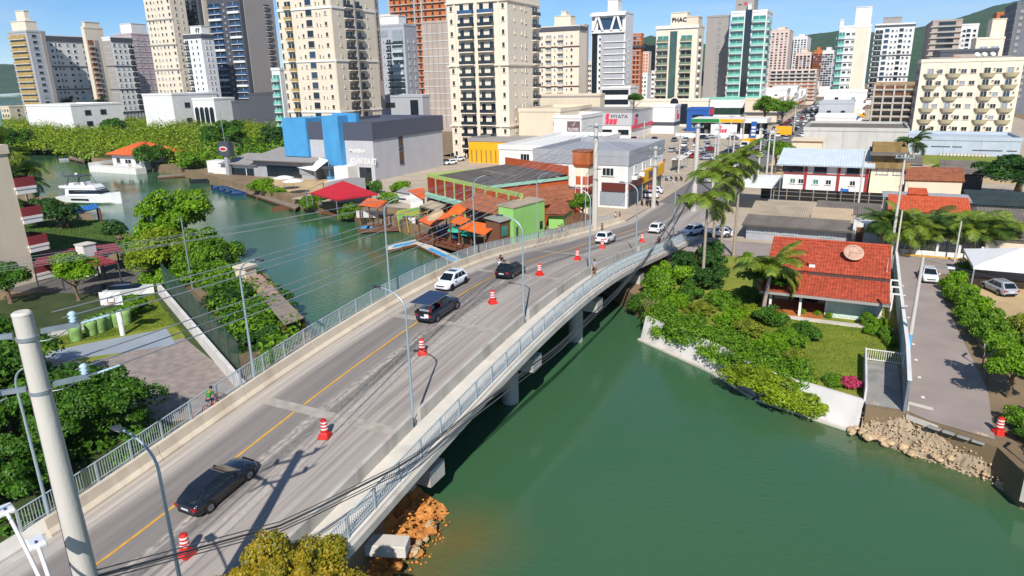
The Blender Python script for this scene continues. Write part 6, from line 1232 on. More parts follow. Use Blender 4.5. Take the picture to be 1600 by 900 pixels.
for z in (BH-.55,BH-2.05):
    for s_ in (1,-1):
        d = Vector((.45,.9,0)) if s_ > 0 else Vector((-.55,-.84,0))
        o = MB().box(.3,1.15,-.06,.06,-.06,.06).build('crossarm', steel, t, (0,0,z)); o.rotation_euler.z = R_(62) if s_ > 0 else R_(62+165)
        a = o.rotation_euler.z; e = Vector((math.cos(a)*1.05,math.sin(a)*1.05,z))
        MB().lathe([(.05,0),(.11,.05),(.06,.09),(.12,.15),(.06,.19),(.12,.25),(.05,.31)],10).build('insulator', ins_m, t, e+Vector((0,0,.07)))
        ss = MB().tube([e, e+Vector((.2*s_,.85*s_,.03))],.03,6); [ss.lathe([(.02,-.01),(.075,0),(.02,.01)],8,tuple(e+Vector((.2*s_,.85*s_,.03))*((k+1)/8))) for k in range(6)]; ss.build('strain_insulator', ins_m, t)
    MB().lathe([(.27,-.05),(.27,.05)],20).build('clamp_band', steel, t, (0,0,z-.1))
    MB().tube([(.9*math.cos(u)-.2,.9*math.sin(u)+.1,z-.35+.25*math.sin(u*2)) for u in np.linspace(1.,4.2,12)],.014,5).build('jumper_cable', wire_p, t)
MB().tube([(-.1,-.36,0),(-.08,-.295,BH*.5),(-.06,-.225,BH-.3)],.008,4).build('ground_wire', wire_m, t, fix=False)
def pole(label, x, y, h, r=.2, arms=2, z=1.95, group='concrete poles along the avenue', name='utility_pole', m=None, arm_rz=0):
    t = thing(name,label,'utility pole',(x,y,z),0,group); MB().tube([(0,0,-.2),(0,0,h)],[r*1.25,r*.8],12).build('shaft', m or pole_c, t)
    for k in range(arms):
        zz = h-.4-1.3*k; o = MB().box(-.9,.9,-.06,.06,-.06,.06).build('crossarm', steel, t, (0,-r,zz)); o.rotation_euler.z = arm_rz
        for u in (-.8,-.3,.3,.8): MB().lathe([(.04,0),(.08,.05),(.04,.1),(.08,.16),(.03,.2)],8).build('insulator', ins_m, o, (u,0,.06))
    return t
FP = Vector((-29.7,84.5,2)); pole('tall thick concrete pole at the kerb beside the lime green house',-29.7,84.5,14.4,.34,2)
pole('thick concrete pole at the left kerb in front of the corner shop',-27.3,105.2,9.6,.3,3); pole('tall thick concrete pole on the right side of the avenue behind palms',-21,104.8,13,.36,1)
for i,(px,py,h) in enumerate([(1113,300,10),(1143,275,9),(1120,262,10),(1183,290,10.5),(1196,290,10),(1205,275,9.5),(1160,228,9),(1240,205,9),(1030,270,7),(1060,270,8),(1005,245,9),(1140,230,9)]):
    p = G(px,py); pole(['concrete pole on the avenue kerb behind the palms','slim pole beside the white canopy','concrete pole past the white parked cars','pole at the corner of the white metal roof','pole next to the white metal roof corner','pole behind the white metal roof corner','pole near the filling station sign','pole at the far bend of the avenue','thin pole in front of the tiled kiosk','thin pole beside the bus shelter','pole in the store car park','pole on the avenue before the filling station'][i],p.x,p.y,h,.16,1 if i%2 else 2)
pole('leaning pale pole at the corner of the lane and side street',5.0,84.6,11.5,.14,1); pole('slim pale pole next to the corner pole of the lane',5.1,78.6,6.5,.1,0); 
t = pole('concrete lamp pole with blue painted foot beside the lane wall',5.25,54.6,7.4,.13,0); MB().lathe([(.165,-.1),(.15,1.6)],12).build('painted_foot', mat('blue_paint','5a9fd0',.6,.1,1), t); MB().tube([(0,0,6.6),(1.6,-.3,6.9)],.025,6).build('lamp_arm', steel, t); MB().box(1.5,1.95,-.45,-.2,6.82,6.95).build('lamp_head', white, t)
pole('short grey pole in the areca garden',11.2,85.6,4.5,.08,0); pole('thin pole in the courtyard below the maroon roof',-59.3,45.5,7.5,.08,0,m=steel); pole('slim pole by the porta toilet building',1.5,112,9,.12,0)
def wire(bundle, a, b_, sag, r, m=wire_m, name='cable'):
    a, b_ = Vector(a), Vector(b_); pts = [a.lerp(b_,u)-Vector((0,0,sag*4*u*(1-u))) for u in np.linspace(0,1,22)]; return MB().tube(pts,r,5,False).build(name, m, bundle, fix=False)
t = W0('power_lines','bundle of pale power lines strung from the concrete pole past the bridge','power lines')
for i,(dx,z0,z1) in enumerate([(-.8,16.2,16.1),(-.2,16.1,15.8),(.5,16.0,15.9),(-.9,14.7,14.6),(-.1,14.6,14.5),(.6,14.5,14.4)]):
    a = BP+Vector((dx*.7+.2,.9,z0-2)); wire(t,a,(FP.x+dx*1.0,FP.y-.2,z1),1.6,.021,wire_p); wire(t,BP+Vector((dx*.7-.4,-.8,z0-2)),(-14+dx*2,-60,z0-1),1.0,.02,wire_p)
for i in range(3): wire(t,(FP.x+.4*i,FP.y+.2,15.4-.5*i),(-27.3+.3*i,105,11-.3*i),.5,.02); wire(t,(-27.3+.3*i,105.4,11-.3*i),(*G(1120,262)[:2],11.3-.3*i),.7,.02)
t = W0('power_lines','pale lines crossing the left garden towards the beige flats','power lines')
for i in range(6): wire(t,(-58-1.2*i,-4-2*i,12.2+.5*(i%3)),(-33.4-.3*i,86,12.6-.5*i),2.0,.014,wire_p)
t = W0('phone_cables','black telephone cables sagging along the walkway railing','cables')
_cv = [9.3,16,23,32,41,54,64,80,104.6]; _cx = [-18.4,-17.8,-17.2,-17.1,-17.0,-17.0,-17.3,-18.5,-20.8]; _cz = [8.6,6.1,4.95,4.55,4.1,4.3,4.7,5.6,8.2]
for i in range(6): MB().tube([(float(np.interp(v,_cv,_cx))+.07*math.sin(i*2.1)*(1+.4*math.sin(v*.13+i)), v, float(np.interp(v,_cv,_cz))-.09*i*(1+.35*math.sin(v*.09+i))) for v in np.linspace(9.3,104.6,60)],.022,5,False).build('cable', wire_m, t, fix=False)
t = W0('power_lines','wire over the areca garden and lane','power lines'); wire(t,(5.0,84.6,13),(5.3,54.6,9.2),.8,.015); wire(t,(5.0,84.6,12.8),(40,80,11),1.2,.015); wire(t,(5.0,84.6,13.2),(1.5,112,10.9),.6,.015); wire(t,(5.3,54.6,9.2),(60,30,8),1.2,.012)
# ---------------------------------------------------------------- traffic drums
drum_r = mat('drum_red','c9261c',.5,.1,2); drum_w = mat('drum_white','dad6d2',.5,.06,2)
dr = thing('traffic_drum','faded red and white traffic drum at the near end of the worn lane','traffic drum',(0,0,0),0,'traffic drums along the middle of the bridge')
mb = MB().hexa([(-.32,-.32,.0),(.32,-.32,0),(.32,.32,0),(-.32,.32,0)],[(-.26,-.26,.22),(.26,-.26,.22),(.26,.26,.22),(-.26,.26,.22)]); mb.hexa([(-.24,-.24,.22),(.24,-.24,.22),(.24,.24,.22),(-.24,.24,.22)],[(-.15,-.15,.36),(.15,-.15,.36),(.15,.15,.36),(-.15,.15,.36)]); mb.build('foot', drum_r, dr, bevel=.03)
MB().lathe([(.2,.34),(.21,.4),(.17,1.0),(.15,1.05),(.08,1.07)],14).build('barrel', drum_r, dr)
for z in (.5,.68,.86): MB().lathe([(.212-(z-.4)*.06,z),(.206-(z-.4)*.06,z+.085)],14).build('band', drum_w, dr)
dpx = [(292,867),(508,683),(660,553),(770,474),(843,430),(902,406),(941,388),(1003,378)]
dl = ['beside the black station wagon','behind the black station wagon','beside the dark pickup','ahead of the dark pickup','beside the black hatchback','ahead of the black hatchback','behind the white car nearest the bridge end','where the bridge meets the avenue']
for i,(px,py) in enumerate(dpx):
    z = 4
    for _ in range(25): p = G(px,py,z); z = zb(p.y)
    o = dr if i == 0 else again(dr,(0,0,0)); o.location = (p.x,p.y,z+.003); o.rotation_euler.z = .3*i; o['label'] = 'red and white striped traffic drum standing '+dl[i]
o = again(dr,(9.3,43.6,1.9),.5,'red and white traffic drum at the water end of the lane')
# ---------------------------------------------------------------- vehicles
def paint(name, c, coat=.8): return mat('car_paint_'+name, c, .22, .03, 1, coat=coat, spec=.5)
tyre_m = mat('tyre','161616',.85,.1,6); rim_m = mat('alloy_rim','a9acb0',.3,.08,3,metal=.8); rim_d = mat('dark_rim','2a2b2d',.35,.1,3,metal=.6); tail_m = mat('tail_lamp','a3121a',.25,.05,2); headl = mat('head_lamp','cfd6da',.12,.05,2,spec=.8); plate_m = mat('number_plate','c9ccd2',.5,.03,3); cglass = mat('car_glass','10171c',.05,.1,.5,spec=.9)
def wheel_meshes(r, rimm):
    ty = MB().lathe([(r*.62,-.1),(r*.93,-.11),(r,-.07),(r,.07),(r*.93,.11),(r*.62,.1)],20).mesh('tyre', tyre_m)
    mb = MB().lathe([(r*.64,.06),(r*.6,.085),(r*.56,.05),(.05,.04)],16)
    for k in range(7):
        a = k*2*math.pi/7; c, s_ = math.cos(a), math.sin(a); mb.hexa([(c*.05-s_*.03,s_*.05+c*.03,.05),(c*.05+s_*.03,s_*.05-c*.03,.05),(c*r*.6+s_*.025,s_*r*.6-c*.025,.06),(c*r*.6-s_*.025,s_*r*.6+c*.025,.06)],[(c*.05-s_*.03,s_*.05+c*.03,.09),(c*.05+s_*.03,s_*.05-c*.03,.09),(c*r*.6+s_*.025,s_*r*.6-c*.025,.095),(c*r*.6-s_*.025,s_*r*.6+c*.025,.095)])
    return ty, mb.mesh('rim', rimm)
def car(label, kind, pm, rimm=None, group=None):
    K = {'wagon':dict(L=4.55,W=.88,zb=.88,zr=1.36,hood=.80,yb=(-2.12,1.15),yt=(-1.3,.2),boot=.88),
         'hatch':dict(L=4.25,W=.86,zb=.90,zr=1.46,hood=.82,yb=(-1.95,1.2),yt=(-1.35,.35),boot=.90),
         'sedan':dict(L=4.4,W=.86,zb=.92,zr=1.46,hood=.84,yb=(-1.6,1.25),yt=(-.95,.35),boot=.98),
         'suv':dict(L=4.35,W=.9,zb=1.02,zr=1.62,hood=.98,yb=(-2.08,1.2),yt=(-1.75,.45),boot=1.0),
         'pickup':dict(L=4.9,W=.88,zb=1.0,zr=1.58,hood=.98,yb=(-.55,1.35),yt=(-.4,.55),boot=.98)}[kind]
    L, W, zB, zR = K['L'], K['W'], K['zb'], K['zr']; t = thing('car' if kind != 'pickup' else 'pickup_truck', label, 'car' if kind != 'pickup' else 'pickup', (0,0,0), 0, group)
    h = L/2; t.scale = (.86,.86,.86)
    st = [(-h,.42,.72,.70*W),(-h+.05,.30,.86,.86*W),(-h+.22,.24,K['boot'],.96*W),(-h+.75,.22,K['boot']+.02,W),(K['yb'][0]+.3 if kind in ('sedan','pickup') else -h+1.2,.2,zB,W),(0,.2,zB+.01,W),(K['yb'][1]-.25,.2,zB-.01,W),(K['yb'][1],.2,zB-.03,W),(h-.65,.21,K['hood'],.97*W),(h-.25,.24,K['hood']-.09,.9*W),(h-.06,.3,K['hood']-.2,.78*W),(h,.42,K['hood']-.32,.62*W)]
    mb = MB(); n = 11
    for (y,z0,z1,w_) in st:
        hh = z1-z0; q = [(w_*.86,z0),(w_*.98,z0+.1*hh),(w_,z0+.42*hh),(w_*.99,z0+.72*hh),(w_*.93,z0+.93*hh),(w_*.8,z1)]
        ring = [(x,y,z) for x,z in q]+[(0,y,z1+.025)]+[(-x,y,z) for x,z in reversed(q)]; mb.v += ring
    n = 13
    for i in range(len(st)-1):
        for j in range(n): mb.f.append((i*n+j,i*n+(j+1)%n,(i+1)*n+(j+1)%n,(i+1)*n+j))
    mb.f += [tuple(range(n)),tuple(range((len(st)-1)*n+n-1,(len(st)-1)*n-1,-1))]; mb.sm = [True]*(len(mb.f)-2)+[False]*2
    body = mb.build('body', pm, t)
    y0,y1 = K['yb']; a0,a1 = K['yt']; wb, wt = W*.90, W*.70
    def P(u, v_, s_, e=0):       # u along length 0..1, v height 0..1, side
        yy = (y0+(y1-y0)*u)*(1-v_)+(a0+(a1-a0)*u)*v_; xx = wb+(wt-wb)*v_; return (s_*(xx+e), yy, zB-.03+(zR-zB)*v_)
    g = MB(); B_ = [P(0,0,-1),P(0,0,1),P(1,0,1),P(1,0,-1)]; T_ = [P(0,1,-1),P(0,1,1),P(1,1,1),P(1,1,-1)]; g.hexa(B_,T_); cab = g.build('cabin', pm, t, bevel=.05)
    rf = MB(); ym = (a0+a1)/2; rf.hexa([(-wt,a0-.02,zR-.04),(wt,a0-.02,zR-.04),(wt,a1+.02,zR-.04),(-wt,a1+.02,zR-.04)],[(-wt*.86,a0+.1,zR+.035),(wt*.86,a0+.1,zR+.035),(wt*.86,a1-.12,zR+.035),(-wt*.86,a1-.12,zR+.035)]); rf.build('roof', pm, t, bevel=.03)
    def qd(name, pts, off): 
        m_ = MB(); A_,B2,C_,D_ = [Vector(p) for p in pts]; nn = (B2-A_).cross(D_-A_).normalized(); cc = (A_+B2+C_+D_)/4
        if nn.dot(cc-Vector((0,(y0+y1)/2,zB))) < 0: nn = -nn
        pts2 = [p+nn*off for p in (A_,B2,C_,D_)]; m_._add(pts2+[p-nn*.03 for p in pts2],[(0,1,2,3),(7,6,5,4),(0,4,5,1),(1,5,6,2),(2,6,7,3),(3,7,4,0)]); return m_.build(name, cglass, t)
    qd('windscreen',[(-wb*.86,y1-(y1-a1)*.08,zB+.0),(wb*.86,y1-(y1-a1)*.08,zB+.0),(wt*.88,a1+(y1-a1)*.1,zR-.06),(-wt*.88,a1+(y1-a1)*.1,zR-.06)],.012)
    qd('rear_window',[(-wb*.8,y0+(a0-y0)*.12,zB+.04),(wb*.8,y0+(a0-y0)*.12,zB+.04),(wt*.84,a0-(a0-y0)*.12,zR-.08),(-wt*.84,a0-(a0-y0)*.12,zR-.08)],.012)
    cuts = ((.13,.34),(.36,.6),(.62,.9)) if kind not in ('pickup',) else ((.08,.42),(.46,.9))
    for s_ in (-1,1):
        for u0,u1 in cuts: qd('side_window',[P(u0,.12,s_),P(u1,.12,s_),P(min(u1,.86) if u1>.8 else u1,.86,s_),P(max(u0,.16) if u0<.2 else u0,.86,s_)],.012)
        MB().box(-.1,.1,-.07,.07,-.07,.07).build('mirror', pm, t, (s_*(W+.08),y1-.42,zB+.05), bevel=.03)
        MB().hexa([(s_*W*.5,h-.13,K['hood']-.34),(s_*W*.76,h-.3,K['hood']-.36),(s_*W*.79,h-.2,K['hood']-.34),(s_*W*.5,h-.04,K['hood']-.3)],[(s_*W*.5,h-.2,K['hood']-.2),(s_*W*.76,h-.36,K['hood']-.25),(s_*W*.8,h-.24,K['hood']-.25),(s_*W*.5,h-.07,K['hood']-.21)]).build('headlight', headl, t)
        MB().box(s_*W*.55,s_*W*.9,-h-.0,-h+.2,K['boot']-.26,K['boot']-.1).build('taillight', tail_m, t)
        MB().box(s_*W*1.0-.008,s_*W*1.0+.008,-h+1.0,h-1.0,.2,.27).build('sill', black, t)
        for k in (.0,): MB().box(s_*(W+.004)-.006,s_*(W+.004)+.006,-.1,.1,zB-.17,zB-.14).build('door_handle', pm, t)
    MB().box(-.26,.26,-h-.012,-h+.06,.56,.68).build('number_plate', plate_m, t); MB().box(-.26,.26,h-.02,h+.02,.42,.53).build('number_plate', plate_m, t); MB().box(-.45,.45,h-.06,h+.012,.54,.64).build('grille', black, t); MB().box(-.7*W,.7*W,-h-.006,-h+.08,.3,.44).build('rear_bumper', black, t)
    r = .335 if kind in ('suv','pickup') else .315; ty, rmh = wheel_meshes(r, rimm or rim_m)
    for s_ in (-1,1):
        for yy in (-h+.86, h-.84):
            MB().lathe([(r+.06,0),(r+.06,.02)],18).build('wheel_arch', black, t, (s_*(W-.0),yy,r+.02)).rotation_euler = (0,R_(90),0)
            wv = bpy.data.objects.new('wheel', ty); link(wv,t); wv.location = (s_*(W-.06),yy,r); wv.rotation_euler = (0,R_(90)*s_,0); inst(rmh,'rim',wv,(0,0,.03))
    return t
ROADV = lambda v: math.atan((zb(v+1)-zb(v-1))/2)
def on_road(o, px, py, head=0):
    z = 4
    for _ in range(25): p = G(px,py,z); z = zb(p.y)
    o.location = (p.x,p.y,z+.006); s_ = ROADV(p.y); o.rotation_euler = (s_ if head == 0 else -s_,0,head); return o
blk = paint('black','11151d'); wht = paint('white','d9dadb'); slv = paint('silver','9a9ea3'); rd_p = paint('red','8a1c22'); gry = paint('grey','55595f'); nav = paint('navy','16202e')
c1 = car('black station wagon with bright alloy wheels driving on the worn lane','wagon',blk); on_road(c1,345,768); 
c2 = car('white hatchback with sunroof and dark wheels coming towards the pickup','hatch',wht,rim_d); on_road(c2,706,447,math.pi); MB().box(-.42,.42,-.62,.0,1.488,1.502).build('sunroof', cglass, c2)
c3 = car('black hatchback following behind the oncoming motorcyclist','hatch',blk); on_road(c3,798,430)
c4 = car('dark navy pickup with raised solar panels over its bed','pickup',nav); on_road(c4,686,491)
MB().box(-.78,.78,-2.35,-.6,1.0,1.02).box(-.8,-.74,-2.4,-.6,1.0,1.12).box(.74,.8,-2.4,-.6,1.0,1.12).box(-.8,.8,-2.44,-2.38,.9,1.1).build('cargo_bed', black, c4); MB().box(-.55,.4,-2.1,-1.2,1.03,1.3).build('cargo_box', slv, c4, bevel=.02)
pnl = mat('solar_panel','182743',.12,.15,3,spec=.9)
for k in range(4): MB().box(-.95,.95,-2.75+.78*k,-2.0+.78*k,1.95+.0*k,1.985).build('solar_panel', pnl, c4)
MB().box(-1,1,-2.78,.38,1.915,1.945).build('panel_frame', steel, c4)
for x in (-.75,.75):
    for y in (-2.3,-.7): MB().box(x-.025,x+.025,y-.025,y+.025,1.05,1.92).build('panel_leg', red_t if x > 0 else steel, c4)
MB().box(.15,.55,-2.47,-2.44,.62,.95).build('sticker', white, c4)
c5 = car('white compact SUV beside the traffic drum at the far end of the bridge','suv',wht); on_road(c5,946,379)
c6 = car('white hatchback leaving the bridge onto the avenue','hatch',wht); on_road(c6,1026,362)
cS = car('silver white sedan parked at the hedge of the lane','sedan',wht); cS.location = (8.1,76.8,1.99); cS.rotation_euler.z = math.pi+.05
protos = {'w':c6,'b':c3,'s':None,'r':None}; 
cs = car('silver hatchback parked under the white pyramid tent','hatch',slv); cs.location = (13.6,74.6,1.985); cs.rotation_euler.z = R_(25); protos['s'] = cs
cr = car('dark red car parked in the store car park','hatch',rd_p); cr.location = (*G(1108,236)[:2],1.98); cr.rotation_euler.z = R_(80); protos['r'] = cr
cg = car('dark grey sedan parked by the white tent','sedan',gry); cg.location = (18.5,73.5,1.985); cg.rotation_euler.z = R_(30); protos['g'] = cg
for i,(px,py,k,rz,lb) in enumerate([(958,314,'b',100,'black car parked in front of the corner shop'),(945,305,'g',100,'dark car parked behind the black car by the shop'),(1013,309,'w',95,'white car parked beside the motorcycles at the shop'),(1020,302,'w',95,'white car parked behind another white car at the shop'),(1107,284,'w',180,'white car facing the bridge on the avenue behind palms'),(1128,276,'w',0,'white car leaving along the avenue beside the pole'),(1129,288,'w',0,'white car on the avenue behind another white car'),
    (1080,243,'w',90,'white car in the first row of the store car park'),(1067,240,'g',90,'dark grey car beside the white one in the store car park'),(1093,238,'s',90,'silver car in the first row of the store car park'),(1130,246,'b',95,'black car parked along the avenue kerb'),(1137,240,'b',95,'black car behind another along the avenue kerb'),(1148,233,'g',95,'grey car parked along the avenue kerb'),(1104,250,'s',90,'silver car in the second row of the car park'),(1098,246,'g',90,'grey car in the second row of the car park'),(1083,247,'r',90,'red car in the second row of the car park'),(1180,226,'b',90,'black car crossing the avenue at the filling station'),(1145,218,'g',90,'grey car at the filling station wall'),(1096,217,'b',90,'black car under the filling station sign'),(1110,216,'s',90,'silver car beside the fuel pumps'),(1188,246,'w',0,'white pickup waiting on the avenue near street trees'),
    (1082,366,'w',150,'white car half hidden behind the tall palms'),(1122,369,'w',100,'white car at the side street behind palm trunks'),(704,257,'w',160,'white car parked beside the grey hall'),(716,252,'w',160,'second white car parked beside the grey hall'),(1210,203,'g',0,'grey car far along the avenue'),(1232,196,'b',0,'black car far along the avenue'),(1246,190,'s',0,'silver car far along the avenue'),(1262,182,'w',0,'white car far along the avenue'),(1275,174,'r',0,'red car far along the avenue'),(1285,168,'w',0,'white car at the far end of the avenue'),(1296,163,'b',0,'black car at the far end of the avenue'),(1217,192,'w',180,'white car coming from the far avenue'),(1250,178,'s',180,'silver car coming along the far avenue'),(1270,168,'w',180,'white car coming from the far end of the avenue')]):
    p = G(px,py); again(protos[k],(p.x,p.y,2.02),R_(rz),lb,'cars along the avenue')
# delivery truck, yellow van
def van(label, x, y, pm, rz, L=5.6, W=1.05, H=2.7, name='truck'):
    t = thing(name,label,name,(x,y,2.02),rz); MB().box(-W,W,-L/2,L/2-1.5,.55,H).build('cargo_box', pm, t, bevel=.05); mb = MB().extr([(L/2-1.45,.4),(L/2,.4),(L/2,1.2),(L/2-.35,2.0),(L/2-1.45,2.1)],-W*.95,W*.95,'x'); mb.build('cab', white if pm is not white else pm, t, bevel=.05); MB().hexa([(-W*.8,L/2+.005,1.22),(W*.8,L/2+.005,1.22),(W*.8,L/2-.02,1.22),(-W*.8,L/2-.02,1.22)],[(-W*.75,L/2-.28,1.95),(W*.75,L/2-.28,1.95),(W*.75,L/2-.36,1.95),(-W*.75,L/2-.36,1.95)]).build('windscreen', cglass, t)
    MB().box(-W*.9,W*.9,-L/2+.1,L/2-.1,.35,.55).build('chassis', black, t); ty,rmh = wheel_meshes(.42,rim_m)
    for s_ in (-1,1):
        for yy in (-L/2+1,L/2-.9): wv = bpy.data.objects.new('wheel',ty); link(wv,t); wv.location = (s_*(W-.1),yy,.42); wv.rotation_euler = (0,R_(90)*s_,0); inst(rmh,'rim',wv,(0,0,.03))
    return t
p = G(1142,262); van('white flatbed truck driving along the avenue',p.x+.5,p.y-1,white,0,5.6,1.0,2.2); p = G(1220,213); van('yellow box van at the far crossing',p.x,p.y,yel,R_(90),6.5,1.2,3.2); p = G(1168,232); van('white and yellow minibus beside the avenue pole',p.x,p.y,yel,R_(170),6.5,1.1,2.6,'minibus')
def far_car(pm, cname):
    t = thing('car','','car',(0,0,0)); t.scale = (.86,.86,.86); st = [(-2.1,.3,.8),(-1.9,.22,.95),(.9,.2,.95),(1.9,.25,.75),(2.1,.35,.6)]; mb = MB()
    for y,z0,z1 in st: mb.v += [(-.82,y,z0),(.82,y,z0),(.86,y,(z0+z1)/2),(.76,y,z1),(-.76,y,z1),(-.86,y,(z0+z1)/2)]
    for i in range(4):
        for j in range(6): mb.f.append((i*6+j,i*6+(j+1)%6,(i+1)*6+(j+1)%6,(i+1)*6+j))
    mb.f += [tuple(range(6)),tuple(range(29,23,-1))]; mb.sm = [False]*len(mb.f); mb.build('body', pm, t)
    MB().hexa([(-.74,-1.9,.93),(.74,-1.9,.93),(.74,1.1,.93),(-.74,1.1,.93)],[(-.6,-1.35,1.4),(.6,-1.35,1.4),(.6,.35,1.4),(-.6,.35,1.4)]).build('windows', cglass, t); MB().box(-.58,.58,-1.33,.33,1.4,1.46).build('roof', pm, t)
    w_ = MB().lathe([(.3,-.1),(.31,-.05),(.31,.05),(.3,.1)],12).mesh('wheel', tyre_m)
    for x in (-.78,.78):
        for y in (-1.3,1.3): inst(w_,'wheel',t,(x,y,.31)).rotation_euler = (0,R_(90),0)
    t['cname'] = cname; return t
fc = [far_car(wht,'white'),far_car(blk,'black'),far_car(slv,'silver'),far_car(gry,'grey'),far_car(rd_p,'red')]; fr_ = random.Random(9); spots = []
for v in (188,203,219):
    for i in range(9):
        if fr_.random() < .62: spots.append((-64+3.3*i,v+fr_.uniform(-.6,.6),R_(fr_.choice([0,180])),'car parked in the wide store forecourt','cars parked in the store forecourt'))
for lane, rz in ((-25.6,180),(-22.4,0),(-19.4,0)):
    v = 172 if rz else 190
    while v < 560: spots.append((lane+fr_.uniform(-.3,.3)+(v-110)*-.0002,v,R_(rz),'car in the queue on the far avenue','cars queued on the far avenue')); v += fr_.uniform(8,20)
for i in range(10): spots.append((-15.6+fr_.uniform(-.2,.2),236+9*i+fr_.uniform(-1,1),0,'car parked at the kerb opposite the filling station','cars parked at the far kerb'))
used_ = set()
for i,(x,y,rz,lb,gr) in enumerate(spots):
    k = fr_.choice([0,0,0,1,1,2,3,4]); o = fc[k] if k not in used_ else copy_tree(fc[k]); used_.add(k); o.location = (x,y,2.025); o.rotation_euler = (0,0,rz); o['label'] = fc[k]['cname']+' '+lb; o['group'] = gr
for k,o in enumerate(fc):
    if k not in used_:
        for c in list(o.children): bpy.data.objects.remove(c)
        bpy.data.objects.remove(o)
# ---------------------------------------------------------------- people and two wheelers
skin_m = mat('skin','a8714f',.6,.06,2); 
def skinned(name, V, E, Rr, m, parent, root=0, sub=2):
    me = bpy.data.meshes.new(name); me.from_pydata(V,E,[]); me.materials.append(m); o = bpy.data.objects.new(name, me); link(o,parent)
    md = o.modifiers.new('skin','SKIN'); md.use_smooth_shade = True
    for i,v in enumerate(me.skin_vertices[0].data): v.radius = Rr[i] if hasattr(Rr[i],'__len__') else (Rr[i],Rr[i]); v.use_root = (i == root)
    sb = o.modifiers.new('sub','SUBSURF'); sb.levels = 1; sb.render_levels = sub; return o
def person(label, loc, rz, shirt, shorts, hair='201812', pose='walk', long=False, group=None, z=None):
    t = thing('person', label, 'person', loc, rz, group); t.scale = (.88,.88,.88)
    J = dict(pel=(0,0,.95),wst=(0,0,1.1),chs=(0,.0,1.32),nck=(0,.01,1.48),hed=(0,.03,1.58),top=(0,.02,1.70))
    if pose == 'ride': off = {'pel':(0,-.12,.0),'wst':(0,-.08,0),'chs':(0,.06,-.02),'nck':(0,.14,-.04),'hed':(0,.18,-.04),'top':(0,.19,-.04)}; J = {k:tuple(Vector(v)+Vector(off[k])) for k,v in J.items()}
    P_ = []; Ee = []; Rd = []
    def add(p, r, par=None):
        P_.append(tuple(p)); Rd.append(r); i = len(P_)-1
        if par is not None: Ee.append((par,i))
        return i
    pel = add(J['pel'],(.15,.11)); ws = add(J['wst'],(.135,.10),pel); ch = add(J['chs'],(.16,.11),ws); nk = add(J['nck'],.055,ch); hd = add(J['hed'],(.078,.09),nk); tp = add(J['top'],(.07,.08),hd)
    arm_pts = {}; leg_pts = {}
    for s_ in (-1,1):
        sh = Vector(J['chs'])+Vector((s_*.19,0,.08)); sw = .12*s_ if pose == 'walk' else 0
        if pose == 'ride': el, wr = sh+Vector((s_*.08,.16,-.22)), sh+Vector((s_*.05,.42,-.28))
        else: el, wr = sh+Vector((s_*.05,-sw*.6,-.28)), sh+Vector((s_*.06,-sw*1.6+.06,-.52))
        a = add(sh,.055,ch); b_ = add(el,.042,a); c = add(wr,.032,b_); d = (wr-el).normalized(); pm_ = add(wr+d*.07,(.035,.022),c)
        for k in range(4): f1 = add(wr+d*.10+Vector((0,(k-1.5)*.02,0)),.010,pm_); add(wr+d*(.15+.012*(1.5-abs(k-1.5)))+Vector((-s_*.012,(k-1.5)*.022,0)),.008,f1)
        th_ = add(wr+d*.05+Vector((-s_*.015,.04,0)),.010,c); arm_pts[s_] = (sh,el,wr)
        hp = Vector(J['pel'])+Vector((s_*.09,0,-.06))
        if pose == 'ride': kn, an = hp+Vector((s_*.06,.38,-.16)), hp+Vector((s_*.06,.28,-.55))
        elif pose == 'walk': kn, an = hp+Vector((0,.1*s_+.05,-.42)), Vector((s_*.1,.2*s_-.02,.09))
        else: kn, an = hp+Vector((s_*.01,.02,-.42)), Vector((s_*.11,0,.09))
        g = add(hp,.088,pel); k_ = add(kn,.062,g); a_ = add(an,.042,k_); ft = add(an+Vector((0,.14,-.05)),(.04,.03),a_); leg_pts[s_] = (hp,kn,an)
    skinned('body',P_,Ee,Rd,skin_m,t)
    sm_ = mat('cloth_'+shirt,shirt,.85,.1,6); pm2 = mat('cloth_'+shorts,shorts,.85,.1,6); hm = mat('hair_'+hair,hair,.7,.15,10)
    V = [J['pel'],J['wst'],J['chs'],tuple(Vector(J['nck'])-Vector((0,0,.06)))]; E_ = [(0,1),(1,2),(2,3)]; R2 = [(.165,.125),(.155,.12),(.18,.13),.075]
    for s_ in (-1,1): sh,el,wr = arm_pts[s_]; V += [sh,sh.lerp(el,.8)]; k = len(V); E_ += [(2,k-2),(k-2,k-1)]; R2 += [.073,.066]
    skinned('shirt',[tuple(v) for v in V],E_,R2,sm_,t)
    V = [tuple(Vector(J['pel'])+Vector((0,0,.05)))]; E_ = []; R2 = [(.168,.13)]
    for s_ in (-1,1): hp,kn,an = leg_pts[s_]; V += [hp,kn.lerp(an,.9) if long else hp.lerp(kn,.85)]; k = len(V); E_ += [(0,k-2),(k-2,k-1)]; R2 += [.108,.07 if long else .092]
    skinned('shorts' if not long else 'trousers',[tuple(v) for v in V],E_,R2,pm2,t)
    hd_ = Vector(J['hed']); MB().ball(tuple(hd_+Vector((0,-.02,.06))),.105,12,8,(1,1.1,1)).build('hair', hm, t)
    for s_ in (-1,1): an = leg_pts[s_][2]; MB().box(-.05,.05,-.07,.19,-.09,-.01).build('shoe', black, t, an, bevel=.025)
    MB().ball((0,0,0),.012,6,4).build('nose', skin_m, t, hd_+Vector((0,.1,.0)))
    return t
def at_road(px, py, dz=.12, x=None):
    z = 4
    for _ in range(25): p = G(px,py,z+dz); z = zb(p.y)
    return Vector((p.x,p.y,z+dz))
